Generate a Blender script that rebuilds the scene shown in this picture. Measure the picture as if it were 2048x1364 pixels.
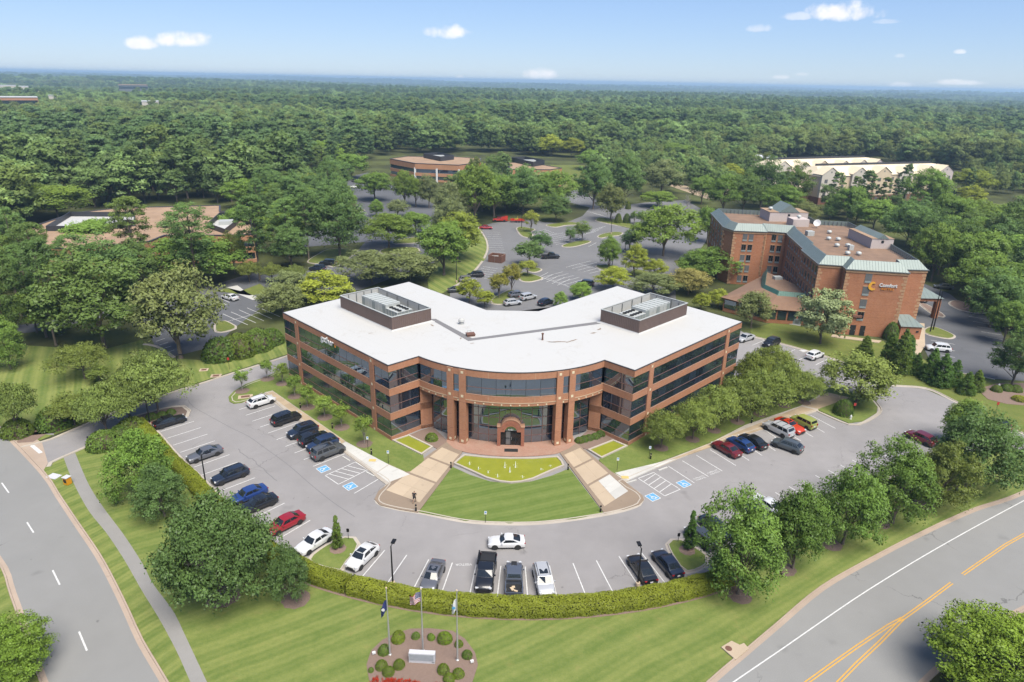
import bpy, bmesh, math, random
import numpy as np
from mathutils import Vector, Matrix

for _o in list(bpy.data.objects):
    bpy.data.objects.remove(_o)
SC = bpy.context.scene
COL = SC.collection
random.seed(7)
RAD = math.radians
PI = math.pi

# ------------------------------------------------------------------ camera
CAM_H = 51.0
PITCH, ROLL, FOC = RAD(20.9), RAD(1.17), 1365.0
_f = Vector((0, math.cos(PITCH), -math.sin(PITCH)))
_r0 = Vector((1, 0, 0)); _u0 = _r0.cross(_f)
AX_R = _r0 * math.cos(ROLL) + _u0 * math.sin(ROLL)
AX_U = -_r0 * math.sin(ROLL) + _u0 * math.cos(ROLL)
AX_F = _f
cd = bpy.data.cameras.new('camera')
cam = bpy.data.objects.new('camera', cd); COL.objects.link(cam)
cd.sensor_width = 36.0; cd.sensor_fit = 'HORIZONTAL'; cd.lens = FOC / 2048 * 36.0
cd.clip_start = 0.5; cd.clip_end = 60000
cam.matrix_world = Matrix(((AX_R.x, AX_U.x, -AX_F.x, 0), (AX_R.y, AX_U.y, -AX_F.y, 0), (AX_R.z, AX_U.z, -AX_F.z, CAM_H), (0, 0, 0, 1)))
SC.camera = cam
SC.render.resolution_x, SC.render.resolution_y = 1024, 682

# ------------------------------------------------------------------ light, sky, exposure
SUN_EL, SUN_AZ = RAD(60), RAD(150)          # azimuth clockwise from +Y (view direction)
SUN_STR, SKY_STR, HAZE = 5.0, 0.078, 0.00017
ALB = 0.66        # all surface tones below are scaled to true reflectance for this exposure
sd = bpy.data.lights.new('sun', 'SUN'); sun = bpy.data.objects.new('sun', sd); COL.objects.link(sun)
sd.energy = SUN_STR; sd.angle = RAD(45.0); sd.color = (1.0, 0.94, 0.83)
_sdir = Vector((math.sin(SUN_AZ) * math.cos(SUN_EL), math.cos(SUN_AZ) * math.cos(SUN_EL), math.sin(SUN_EL)))
sun.rotation_euler = (-_sdir).to_track_quat('-Z', 'Y').to_euler()
sun.location = (0, 0, 300)
SC.view_settings.view_transform = 'Standard'
SC.view_settings.look = 'None'
SC.view_settings.gamma = 1.0
SC.view_settings.use_curve_mapping = False
SC.view_settings.exposure = 0.82
cy = SC.cycles
cy.max_bounces = 8; cy.diffuse_bounces = 4; cy.glossy_bounces = 3; cy.transmission_bounces = 3
cy.transparent_max_bounces = 8; cy.volume_bounces = 0
cy.sample_clamp_indirect = 4.0
cy.caustics_reflective = False; cy.caustics_refractive = False
cy.use_denoising = True
cy.use_adaptive_sampling = True; cy.adaptive_threshold = 0.02

# ------------------------------------------------------------------ node helpers
class NT:
    def __init__(self, tree):
        self.t = tree; tree.nodes.clear()
    def n(self, typ, _out=0, **kw):
        nd = self.t.nodes.new(typ)
        for k, v in kw.items():
            if k.startswith('i_'):
                key = k[2:]; key = int(key) if key.isdigit() else key
                s = nd.inputs[key]
                if isinstance(v, bpy.types.NodeSocket): self.t.links.new(v, s)
                else: s.default_value = v
            else: setattr(nd, k, v)
        return nd.outputs[_out] if _out is not None else nd
    def link(self, a, b): self.t.links.new(a, b)
    def math(self, op, a, b=0.0, c=0.0, clamp=False):
        return self.n('ShaderNodeMath', operation=op, use_clamp=clamp, i_0=a, i_1=b, i_2=c)
    def vmath(self, op, a, b=(0, 0, 0), out=0):
        return self.n('ShaderNodeVectorMath', _out=out, operation=op, i_0=a, i_1=b)
    def mix(self, fac, a, b, blend='MIX'):
        nd = self.t.nodes.new('ShaderNodeMix'); nd.data_type = 'RGBA'; nd.blend_type = blend
        for s, v in ((nd.inputs[0], fac), (nd.inputs[6], a), (nd.inputs[7], b)):
            if isinstance(v, bpy.types.NodeSocket): self.t.links.new(v, s)
            else: s.default_value = (*v, 1) if isinstance(v, tuple) and len(v) == 3 else v
        return nd.outputs[2]
    def noise(self, vec, scale, detail=3.0, rough=0.55, out=0):
        return self.n('ShaderNodeTexNoise', _out=out, i_Vector=vec, i_Scale=scale, i_Detail=detail, i_Roughness=rough)
    def ramp(self, fac, lo, hi, smooth=True):
        return self.n('ShaderNodeMapRange', clamp=True, interpolation_type='SMOOTHSTEP' if smooth else 'LINEAR', i_0=fac, i_1=lo, i_2=hi, i_3=0.0, i_4=1.0)
    def pos(self): return self.n('ShaderNodeNewGeometry')
    def bsdf(self, **kw):
        return self.n('ShaderNodeBsdfPrincipled', **kw)
    def out(self, shader, vol=False):
        o = self.t.nodes.new('ShaderNodeOutputMaterial'); self.t.links.new(shader, o.inputs['Volume' if vol else 'Surface'])

MATS = {}
def mat(name):
    def deco(fn):
        m = bpy.data.materials.new(name); m.use_nodes = True
        fn(NT(m.node_tree)); MATS[name] = m
        return m
    return deco
def simple(name, col, rough=0.6, metal=0.0, var=0.12, scale=3.0, coat=0.0, spec=0.5, bump=0.0):
    """plain painted / cast surface with a little tone variation and grain"""
    col = tuple(x * ALB for x in col)
    m = bpy.data.materials.new(name); m.use_nodes = True; t = NT(m.node_tree)
    p = t.pos(); f = t.noise(p, scale, 4.0)
    k = t.math('MULTIPLY_ADD', f, 2 * var, 1 - var)
    c = t.mix(1.0, col, t.n('ShaderNodeCombineColor', i_0=k, i_1=k, i_2=k), 'MULTIPLY')
    kw = dict(i_Roughness=rough, i_Metallic=metal)
    kw['i_Base Color'] = c; kw['i_Coat Weight'] = coat; kw['i_Specular IOR Level'] = spec
    kw['i_Coat Roughness'] = 0.08
    if bump:
        kw['i_Normal'] = t.n('ShaderNodeBump', i_Strength=bump, i_Height=t.noise(p, scale * 6, 3.0))
    t.out(t.bsdf(**kw)); MATS[name] = m
    return m

# ------------------------------------------------------------------ world: Nishita sky with a few small fair-weather clouds
w = bpy.data.worlds.new('World'); SC.world = w; w.use_nodes = True
t = NT(w.node_tree)
sky = t.n('ShaderNodeTexSky', _out=None, sky_type='NISHITA', sun_disc=False, sun_elevation=SUN_EL, sun_rotation=SUN_AZ,
          altitude=60, air_density=1.0, dust_density=0.0, ozone_density=2.0)
dirn = t.n('ShaderNodeTexCoord', _out=0)
sep = t.n('ShaderNodeSeparateXYZ', _out=None, i_0=dirn)
dx, dy, dz = sep.outputs
az = t.math('ARCTAN2', dx, dy); el = t.math('ARCSINE', dz)
wob = t.noise(dirn, 26.0, 5.0, 0.6); wob2 = t.noise(dirn, 60.0, 3.0, 0.6)
def px_ang(u, v):
    d = AX_R * ((u - 1024) / FOC) - AX_U * ((v - 682) / FOC) + AX_F; d.normalize()
    return math.atan2(d.x, d.y), math.asin(d.z)
cloud = None
#        u     v    half-width half-height strength   (small clouds seen above the woods)
for (u, v, hw, hh, k) in ((366, 82, 46, 17, 1.0), (280, 88, 26, 14, 0.85), (890, 66, 48, 17, 0.9), (1080, 150, 36, 15, 0.85), (1694, 26, 58, 22, 1.0),
                          (1596, 34, 26, 8, 0.45), (1516, 58, 22, 9, 0.4), (1920, 104, 9, 5, 0.55), (1918, 166, 42, 6, 0.6), (1800, 171, 20, 6, 0.45),
                          (1558, 155, 18, 5, 0.4), (1604, 149, 12, 4, 0.3), (1775, 44, 26, 5, 0.25), (920, 156, 9, 5, 0.5), (1800, 112, 9, 5, 0.3)):
    a0, e0 = px_ang(u, v)
    da = t.math('DIVIDE', t.math('SUBTRACT', az, a0), hw / FOC)
    de = t.math('DIVIDE', t.math('SUBTRACT', el, e0), hh / FOC)
    de = t.math('MULTIPLY', de, t.math('MULTIPLY_ADD', t.math('LESS_THAN', de, 0.0), 0.6, 1.0))      # flatter bases
    rr = t.math('ADD', t.math('MULTIPLY', da, da), t.math('MULTIPLY', de, de))
    rr = t.math('ADD', rr, t.math('MULTIPLY_ADD', wob, 2.6, -1.3)); rr = t.math('ADD', rr, t.math('MULTIPLY_ADD', wob2, 1.2, -0.6))
    m_ = t.math('MULTIPLY', t.n('ShaderNodeMapRange', clamp=True, interpolation_type='SMOOTHSTEP', i_0=rr, i_1=1.1, i_2=0.0, i_3=0.0, i_4=1.0), k)
    cloud = m_ if cloud is None else t.math('MAXIMUM', cloud, m_)
# the same scattered fair-weather puffs over the rest of the sky, outside the frame
pl = t.vmath('DIVIDE', dirn, t.n('ShaderNodeCombineXYZ', i_0=t.math('ADD', dz, 0.12), i_1=t.math('ADD', dz, 0.12), i_2=t.math('ADD', dz, 0.12)))
puff = t.ramp(t.noise(pl, 1.7, 6.0, 0.55), 0.66, 0.76)
puff = t.math('MULTIPLY', puff, t.ramp(el, 0.19, 0.32))
cloud = t.math('MAXIMUM', cloud, t.math('MULTIPLY', puff, 0.8))
shade = t.math('MULTIPLY_ADD', t.noise(dirn, 90.0, 2.0), 0.25, 0.85)
ccol = t.n('ShaderNodeCombineColor', i_0=t.math('MULTIPLY', shade, 8.2), i_1=t.math('MULTIPLY', shade, 8.1), i_2=t.math('MULTIPLY', shade, 8.3))
skyc = t.mix(1.0, t.n('ShaderNodeGamma', i_0=sky.outputs[0], i_1=0.65), (1.14, 1.40, 1.95), 'MULTIPLY')
bg = t.n('ShaderNodeBackground', i_Color=t.mix(cloud, skyc, ccol), i_Strength=SKY_STR)
wo = t.t.nodes.new('ShaderNodeOutputWorld'); t.link(bg, wo.inputs[0])

# ------------------------------------------------------------------ survey helpers: ground plan read off the photograph by the camera's geometry
def G(u, v, z=0.0):
    d = AX_R * ((u - 1024) / FOC) - AX_U * ((v - 682) / FOC) + AX_F
    k = (z - CAM_H) / d.z
    return (d.x * k, d.y * k)
def GP(pts, z=0.0): return [G(u, v, z) for u, v in pts]
def proj(x, y, z):
    d = Vector((x, y, z - CAM_H)); w_ = d.dot(AX_F)
    return (1024 + FOC * d.dot(AX_R) / w_, 682 - FOC * d.dot(AX_U) / w_, w_)
def height_at(x, y, v):
    lo, hi = 0.0, 45.0
    for _ in range(40):
        m_ = (lo + hi) / 2
        if proj(x, y, m_)[1] > v: lo = m_
        else: hi = m_
    return lo
def dist(a, b): return math.hypot(a[0] - b[0], a[1] - b[1])
def lerp(a, b, k): return (a[0] + (b[0] - a[0]) * k, a[1] + (b[1] - a[1]) * k)
def smooth(pts, closed=False, step=1.2):
    """Catmull-Rom through the survey points"""
    n = len(pts); out = []
    rng = n if closed else n - 1
    for i in range(rng):
        p1, p2 = pts[i], pts[(i + 1) % n]
        p0 = pts[(i - 1) % n] if closed or i > 0 else p1
        p3 = pts[(i + 2) % n] if closed or i + 2 < n else p2
        m_ = max(1, int(dist(p1, p2) / step))
        for k in range(m_):
            s = k / m_
            out.append(tuple(0.5 * (2 * p1[a] + (p2[a] - p0[a]) * s + (2 * p0[a] - 5 * p1[a] + 4 * p2[a] - p3[a]) * s * s + (3 * p1[a] - p0[a] - 3 * p2[a] + p3[a]) * s ** 3) for a in (0, 1)))
    if not closed: out.append(pts[-1])
    return out
def offset(pts, d, closed=False):
    """offset a polyline to its left by d with mitred corners"""
    n = len(pts); out = []
    for i in range(n):
        a = pts[i - 1] if (closed or i > 0) else None
        b = pts[(i + 1) % n] if (closed or i < n - 1) else None
        p = pts[i]; ns = []
        for q0, q1 in ((a, p), (p, b)):
            if q0 is None or q1 is None: continue
            l = dist(q0, q1) or 1e-6
            ns.append((-(q1[1] - q0[1]) / l, (q1[0] - q0[0]) / l))
        nx = sum(q[0] for q in ns) / len(ns); ny = sum(q[1] for q in ns) / len(ns)
        l2 = max(0.3, nx * nx + ny * ny)
        out.append((p[0] + nx / l2 * d, p[1] + ny / l2 * d))
    return out
def inside(p, poly):
    x, y = p; c = False; j = len(poly) - 1
    for i in range(len(poly)):
        xi, yi = poly[i]; xj, yj = poly[j]
        if (yi > y) != (yj > y) and x < (xj - xi) * (y - yi) / (yj - yi) + xi: c = not c
        j = i
    return c
def area(poly): return 0.5 * sum(poly[i - 1][0] * poly[i][1] - poly[i][0] * poly[i - 1][1] for i in range(len(poly)))

# ------------------------------------------------------------------ mesh helpers
class MB:
    def __init__(self): self.v = []; self.f = []
    def add(self, vs, fs):
        o = len(self.v); self.v += [tuple(p) for p in vs]; self.f += [tuple(i + o for i in q) for q in fs]; return self
    def box(self, c, s, rz=0.0, taper=1.0):
        hx, hy, hz = s[0] / 2, s[1] / 2, s[2] / 2; co, si = math.cos(rz), math.sin(rz); vs = []
        for dz_, k in ((-hz, 1.0), (hz, taper)):
            for sx, sy in ((-1, -1), (1, -1), (1, 1), (-1, 1)):
                x, y = sx * hx * k, sy * hy * k
                vs.append((c[0] + x * co - y * si, c[1] + x * si + y * co, c[2] + dz_))
        return self.add(vs, [(3, 2, 1, 0), (4, 5, 6, 7), (0, 1, 5, 4), (1, 2, 6, 5), (2, 3, 7, 6), (3, 0, 4, 7)])
    def prism(self, poly, z0, z1, bottom=True):
        if area(poly) < 0: poly = poly[::-1]
        n = len(poly)
        vs = [(x, y, z0) for x, y in poly] + [(x, y, z1) for x, y in poly]
        fs = [tuple(range(n, 2 * n))] + [(i, (i + 1) % n, (i + 1) % n + n, i + n) for i in range(n)]
        if bottom: fs.append(tuple(range(n - 1, -1, -1)))
        return self.add(vs, fs)
    def sheet(self, poly, z):
        if area(poly) < 0: poly = poly[::-1]
        return self.add([(x, y, z) for x, y in poly], [tuple(range(len(poly)))])
    def ribbon(self, a, b, z):
        """flat strip between two polylines of equal length"""
        n = len(a)
        return self.add([(x, y, z) for x, y in a] + [(x, y, z) for x, y in b], [(i, i + 1, n + i + 1, n + i) for i in range(n - 1)])
    def sweep(self, path, prof, closed=False):
        """sweep a closed profile (left offset, z) along a plan polyline"""
        rows = [offset(path, d, closed) for d, _ in prof]; n = len(path); m_ = len(prof)
        vs = [(rows[j][i][0], rows[j][i][1], prof[j][1]) for i in range(n) for j in range(m_)]
        fs = []
        for i in range(n if closed else n - 1):
            k = (i + 1) % n
            for j in range(m_):
                l = (j + 1) % m_
                fs.append((i * m_ + j, k * m_ + j, k * m_ + l, i * m_ + l))
        if not closed: fs += [tuple(range(m_)), tuple(range(n * m_ - 1, (n - 1) * m_ - 1, -1))]
        return self.add(vs, fs)
    def tube(self, pts, rad, seg=8, cap=True):
        """round tube through 3-D points with a radius per point"""
        rings = []; n = len(pts)
        if not isinstance(rad, (list, tuple)): rad = [rad] * n
        for i, p in enumerate(pts):
            a = Vector(pts[max(0, i - 1)]); b = Vector(pts[min(n - 1, i + 1)]); d = (b - a).normalized()
            s = d.cross(Vector((0, 0, 1)) if abs(d.z) < 0.95 else Vector((1, 0, 0))).normalized(); q = s.cross(d)
            rings.append([tuple(Vector(p) + (s * math.cos(2 * PI * k / seg) + q * math.sin(2 * PI * k / seg)) * rad[i]) for k in range(seg)])
        vs = [p for r_ in rings for p in r_]
        fs = [(i * seg + k, i * seg + (k + 1) % seg, (i + 1) * seg + (k + 1) % seg, (i + 1) * seg + k) for i in range(n - 1) for k in range(seg)]
        if cap: fs += [tuple(range(seg - 1, -1, -1)), tuple(range((n - 1) * seg, n * seg))]
        return self.add(vs, fs)
    def lathe(self, prof, c=(0, 0, 0), seg=14):
        """revolve (r, z) about the vertical through c"""
        n = len(prof)
        vs = [(c[0] + r_ * math.cos(2 * PI * k / seg), c[1] + r_ * math.sin(2 * PI * k / seg), c[2] + z) for r_, z in prof for k in range(seg)]
        fs = [(i * seg + k, i * seg + (k + 1) % seg, (i + 1) * seg + (k + 1) % seg, (i + 1) * seg + k) for i in range(n - 1) for k in range(seg)]
        fs += [tuple(range(seg - 1, -1, -1)), tuple(range((n - 1) * seg, n * seg))]
        return self.add(vs, fs)
    def mesh(self, name, m=None, sm=None, fix=True):
        me = bpy.data.meshes.new(name); me.from_pydata(self.v, [], self.f)
        if fix:
            b = bmesh.new(); b.from_mesh(me); bmesh.ops.recalc_face_normals(b, faces=b.faces); b.to_mesh(me); b.free()
        if sm is not None:
            me.shade_smooth(); me.set_sharp_from_angle(angle=RAD(sm))
        if m: me.materials.append(MATS[m] if isinstance(m, str) else m)
        me.update()
        return me
    def obj(self, name, m=None, parent=None, sm=None, fix=True, **tags):
        return link(name, self.mesh(name, m, sm, fix), parent, **tags)
def link(name, me, parent=None, loc=None, rot=None, label=None, cat=None, group=None, kind=None, color=None):
    o = bpy.data.objects.new(name, me); COL.objects.link(o)
    if parent: o.parent = parent
    if loc is not None: o.location = loc
    if rot is not None: o.rotation_euler = rot if isinstance(rot, (tuple, list)) else (0, 0, rot)
    if color: o.color = color
    if label: o['label'] = label
    if cat: o['category'] = cat
    if group: o['group'] = group
    if kind: o['kind'] = kind
    return o
def empty(name, loc=(0, 0, 0), rz=0.0, **tags):
    o = link(name, None, None, loc, rz, **tags); o.empty_display_size = 0.5
    return o
def copy_tree(o, parent=None):
    c = o.copy(); COL.objects.link(c); c.parent = parent
    for ch in o.children: copy_tree(ch, c)
    return c
def text_mesh(s, size, depth=0.0, m=None, align='CENTER', shear=0.0, bold=0.0):
    cu = bpy.data.curves.new('lettering', 'FONT'); cu.body = s; cu.size = size; cu.extrude = depth; cu.align_x = align; cu.align_y = 'CENTER'
    cu.shear = shear; cu.offset = bold; cu.resolution_u = 3
    o = bpy.data.objects.new('lettering', cu); COL.objects.link(o)
    dg = bpy.context.evaluated_depsgraph_get()
    me = bpy.data.meshes.new_from_object(o.evaluated_get(dg))
    COL.objects.unlink(o); bpy.data.objects.remove(o); bpy.data.curves.remove(cu)
    me.materials.clear()
    if m: me.materials.append(MATS[m])
    return me
def struct(name, mb, m, parent=None, sm=None):
    return mb.obj(name, m, parent, sm, kind=None if parent else 'structure')

# ------------------------------------------------------------------ surface materials
def asphalt(name, col, crack=0.35, patch=0.16):
    col = tuple(x * ALB for x in col)
    @mat(name)
    def _(t):
        p = t.pos()
        big = t.noise(p, 0.055, 3.0); mid = t.noise(p, 0.45, 4.0); fine = t.noise(p, 14.0, 2.0)
        k = t.math('MULTIPLY_ADD', big, patch * 2, 1 - patch); k = t.math('MULTIPLY', k, t.math('MULTIPLY_ADD', mid, patch, 1 - patch / 2))
        k = t.math('MULTIPLY', k, t.math('MULTIPLY_ADD', fine, 0.24, 0.88))
        c = t.mix(1.0, col, t.n('ShaderNodeCombineColor', i_0=k, i_1=k, i_2=k), 'MULTIPLY')
        stain = t.ramp(t.noise(p, 0.24, 2.0), 0.66, 0.78); c = t.mix(t.math('MULTIPLY', stain, 0.5), c, tuple(x * 0.5 for x in col))
        spots = t.ramp(t.noise(p, 1.1, 1.0), 0.76, 0.82); c = t.mix(t.math('MULTIPLY', spots, 0.55), c, tuple(x * 0.4 for x in col))
        if crack:
            wv = t.vmath('ADD', p, t.vmath('SCALE', t.noise(p, 0.9, 3.0, out=1), (0, 0, 0)))
            wv.node.inputs[1].links[0].from_node.inputs['Scale'].default_value = 1.6
            e = t.n('ShaderNodeTexVoronoi', feature='DISTANCE_TO_EDGE', i_Vector=wv, i_Scale=0.085)
            line = t.ramp(e, 0.006, 0.002); line = t.math('MULTIPLY', line, t.ramp(t.noise(p, 0.07, 2.0), 0.5, 0.6))
            c = t.mix(t.math('MULTIPLY', line, crack), c, tuple(x * 0.35 for x in col))
        bump = t.n('ShaderNodeBump', i_Strength=0.25, i_Distance=0.02, i_Height=fine)
        t.out(t.bsdf(**{'i_Base Color': c, 'i_Roughness': 0.82, 'i_Normal': bump, 'i_Specular IOR Level': 0.3}))
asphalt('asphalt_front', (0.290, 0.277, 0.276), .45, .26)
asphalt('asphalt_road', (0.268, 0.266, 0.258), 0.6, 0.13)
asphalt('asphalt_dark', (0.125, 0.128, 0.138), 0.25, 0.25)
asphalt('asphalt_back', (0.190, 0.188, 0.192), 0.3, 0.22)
asphalt('asphalt_path', (0.29, 0.28, 0.265), 0.7, 0.22)
def paving(name, col, var=0.14, joint=None):
    col = tuple(x * ALB for x in col)
    @mat(name)
    def _(t):
        p = t.pos(); k = t.math('MULTIPLY', t.math('MULTIPLY_ADD', t.noise(p, 0.35, 4.0), var * 2, 1 - var), t.math('MULTIPLY_ADD', t.noise(p, 9.0, 3.0), 0.16, 0.92))
        rnd = t.n('ShaderNodeObjectInfo', _out='Random'); k = t.math('MULTIPLY', k, t.math('MULTIPLY_ADD', rnd, 0.14, 0.93))
        c = t.mix(1.0, col, t.n('ShaderNodeCombineColor', i_0=k, i_1=k, i_2=k), 'MULTIPLY')
        c = t.mix(t.math('MULTIPLY', t.ramp(t.noise(p, 0.8, 5.0, 0.65), 0.58, 0.75), 0.45), c, tuple(x * 0.62 for x in col))
        t.out(t.bsdf(**{'i_Base Color': c, 'i_Roughness': 0.8, 'i_Specular IOR Level': 0.3}))
paving('concrete_white', (0.56, 0.55, 0.52)); paving('concrete_tan', (0.43, 0.335, 0.225), 0.18); paving('concrete_walk', (0.50, 0.40, 0.29))
paving('kerb_concrete', (0.47, 0.42, 0.36), 0.2); paving('kerb_tan', (0.43, 0.34, 0.27), 0.2); paving('band_pavers', (0.30, 0.23, 0.17), 0.15)
@mat('brick_pavers')
def _(t):
    p = t.pos(); b = t.n('ShaderNodeTexBrick', _out=None, i_Vector=p, i_Color1=(0.23, 0.118, 0.08, 1), i_Color2=(0.275, 0.152, 0.11, 1), i_Mortar=(0.21, 0.15, 0.115, 1), i_Scale=1.0)
    b.inputs['Brick Width'].default_value = 0.22; b.inputs['Row Height'].default_value = 0.11; b.inputs['Mortar Size'].default_value = 0.006
    k = t.ramp(t.noise(p, 0.6, 4.0), 0.35, 0.75)
    t.out(t.bsdf(**{'i_Base Color': t.mix(t.math('MULTIPLY', k, 0.35), b.outputs[0], (0.2720, 0.2040, 0.1564)), 'i_Roughness': 0.8}))
def grass(name, ang, period, c0=(0.082, 0.118, 0.026), c1=(0.178, 0.195, 0.058), stripe=0.5, dry=0.38, warp=0.5):
    @mat(name)
    def _(t):
        p = t.pos(); s = t.n('ShaderNodeSeparateXYZ', _out=None, i_0=p)
        q = t.math('ADD', t.math('MULTIPLY', s.outputs[0], math.cos(ang)), t.math('MULTIPLY', s.outputs[1], math.sin(ang)))
        q = t.math('ADD', q, t.math('MULTIPLY', t.noise(p, 0.12, 2.0), period * warp * 2))
        a = t.math('SINE', t.math('MULTIPLY', q, 2 * PI / period)); a = t.ramp(a, -0.5, 0.5)
        b = t.math('SINE', t.math('MULTIPLY', q, 2 * PI / (period * 0.31)))
        n1 = t.noise(p, 0.25, 5.0, 0.65); n2 = t.noise(p, 1.6, 5.0, 0.75); n3 = t.noise(p, 7.0, 4.0, 0.8)
        f = t.math('MULTIPLY', t.math('ADD', a, t.math('MULTIPLY', b, 0.28)), stripe)
        f = t.math('ADD', f, t.math('MULTIPLY_ADD', n1, 0.9, -0.22)); f = t.math('ADD', f, t.math('MULTIPLY_ADD', n2, 0.9, -0.45))
        f = t.math('ADD', f, t.math('MULTIPLY_ADD', n3, 0.9, -0.45), clamp=True)
        c = t.mix(f, c0, c1)
        c = t.mix(t.math('MULTIPLY', t.ramp(t.noise(p, 0.5, 5.0, 0.7), 0.56, 0.74), dry), c, (0.17, 0.14, 0.05))
        bump = t.n('ShaderNodeBump', i_Strength=0.6, i_Distance=0.06, i_Height=t.math('ADD', n3, n2))
        t.out(t.bsdf(**{'i_Base Color': c, 'i_Roughness': 0.85, 'i_Normal': bump, 'i_Specular IOR Level': 0.15}))
grass('lawn_front', RAD(122), 2.5, stripe=0.26, warp=.22)
grass('lawn_left', RAD(30), 2.6, stripe=0.42, dry=0.15, warp=.15)
grass('lawn_verge', RAD(150), 2.2, stripe=0.35)
grass('lawn_right', RAD(124), 2.2, stripe=0.3, warp=.2)
grass('lawn_entry', RAD(112), 2.1, (0.078, 0.118, 0.024), (0.138, 0.170, 0.048), stripe=0.32, dry=0.12, warp=.2)
grass('lawn_bed', RAD(60), 3.0, stripe=0.1, dry=0.3)
grass('lawn_island', RAD(60), 3.0, (0.085, 0.11, 0.024), (0.15, 0.155, 0.045), stripe=0.1, dry=0.6)
@mat('mulch')
def _(t):
    p = t.pos(); n1 = t.noise(p, 9.0, 5.0, 0.75); n2 = t.noise(p, 0.7, 3.0)
    c = t.mix(n1, (0.075, 0.045, 0.035), (0.2244, 0.1598, 0.1292)); c = t.mix(t.math('MULTIPLY', n2, 0.4), c, (0.1632, 0.1156, 0.0884))
    t.out(t.bsdf(**{'i_Base Color': c, 'i_Roughness': 0.95, 'i_Normal': t.n('ShaderNodeBump', i_Strength=0.7, i_Distance=0.05, i_Height=n1)}))
@mat('mulch_dark')
def _(t):
    p = t.pos(); n1 = t.noise(p, 9.0, 5.0, 0.75)
    t.out(t.bsdf(**{'i_Base Color': t.mix(n1, (0.05, 0.034, 0.028), (0.19, 0.135, 0.105)), 'i_Roughness': 0.95, 'i_Normal': t.n('ShaderNodeBump', i_Strength=0.7, i_Distance=0.05, i_Height=n1)}))
@mat('forest_floor')
def _(t):
    p = t.pos(); n = t.noise(p, 0.05, 5.0, 0.6); m2 = t.noise(p, 1.2, 4.0)
    c = t.mix(t.ramp(n, 0.4, 0.62), (0.035, 0.045, 0.018), (0.075, 0.095, 0.03)); c = t.mix(t.math('MULTIPLY', m2, 0.4), c, (0.07, 0.05, 0.03))
    t.out(t.bsdf(**{'i_Base Color': c, 'i_Roughness': 0.95, 'i_Specular IOR Level': 0.1}))
def wall_uv(t):
    """coordinates that run along a wall and up it, whatever way the wall faces"""
    g = t.n('ShaderNodeNewGeometry', _out=None); nrm = g.outputs['True Normal']; p = g.outputs['Position']
    tan = t.vmath('CROSS_PRODUCT', (0, 0, 1), nrm); uu = t.vmath('DOT_PRODUCT', p, tan, out='Value')
    zz = t.n('ShaderNodeSeparateXYZ', _out=2, i_0=p)
    return t.n('ShaderNodeCombineXYZ', i_0=uu, i_1=zz, i_2=0.0), uu, zz, p
def brickwork(name, c1, c2, mortar, course=0.0, hue=0.16):
    c1, c2, mortar = [tuple(x * .78 for x in q) for q in (c1, c2, mortar)]
    @mat(name)
    def _(t):
        uv, uu, zz, p = wall_uv(t)
        b = t.n('ShaderNodeTexBrick', _out=None, i_Vector=uv, i_Color1=(*c1, 1), i_Color2=(*c2, 1), i_Mortar=(*mortar, 1), i_Scale=1.0)
        b.inputs['Brick Width'].default_value = 0.3; b.inputs['Row Height'].default_value = 0.1; b.inputs['Mortar Size'].default_value = 0.008
        k = t.math('MULTIPLY_ADD', t.noise(p, 0.4, 4.0), hue * 2, 1 - hue); k = t.math('MULTIPLY', k, t.math('MULTIPLY_ADD', t.noise(p, 5.0, 3.0), 0.2, 0.9))
        c = t.mix(1.0, b.outputs[0], t.n('ShaderNodeCombineColor', i_0=k, i_1=k, i_2=k), 'MULTIPLY')
        strk = t.noise(t.vmath('MULTIPLY', uv, (1.4, 0.12, 1.0)), 1.0, 4.0); c = t.mix(t.math('MULTIPLY', t.ramp(strk, 0.56, 0.72), 0.22), c, tuple(x * 0.55 for x in c1))
        if course:
            l = t.ramp(t.math('ABSOLUTE', t.math('SUBTRACT', t.math('FRACT', t.math('DIVIDE', zz, course)), 0.5)), 0.47, 0.49)
            c = t.mix(t.math('MULTIPLY', l, 0.4), c, tuple(x * 0.55 for x in c1))
        t.out(t.bsdf(**{'i_Base Color': c, 'i_Roughness': 0.85, 'i_Specular IOR Level': 0.25}))
brickwork('brick_office', (0.375, 0.162, 0.084), (0.43, 0.20, 0.112), (0.36, 0.23, 0.16))
brickwork('brick_portal', (0.31, 0.11, 0.065), (0.36, 0.14, 0.085), (0.30, 0.17, 0.12))
brickwork('brick_hotel', (0.36, 0.135, 0.062), (0.43, 0.185, 0.095), (0.36, 0.22, 0.14), 1.45)
brickwork('brick_far', (0.42, 0.20, 0.10), (0.46, 0.235, 0.125), (0.42, 0.26, 0.17))
brickwork('brick_dark', (0.16, 0.07, 0.05), (0.20, 0.09, 0.06), (0.2, 0.13, 0.1))
simple('limestone', (0.60, 0.47, 0.32), 0.8); simple('quoin_stone', (0.52, 0.30, 0.16), 0.8, var=0.22, scale=1.5)
simple('stone_lamp', (0.80, 0.68, 0.46), 0.6)
simple('fascia_dark', (0.055, 0.05, 0.055), 0.5); simple('mullion', (0.24, 0.13, 0.11), 0.45, 0.2); simple('brick_sill', (0.42, 0.235, 0.15), 0.8); simple('mullion_dark', (0.02, 0.022, 0.025), 0.4)
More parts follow.
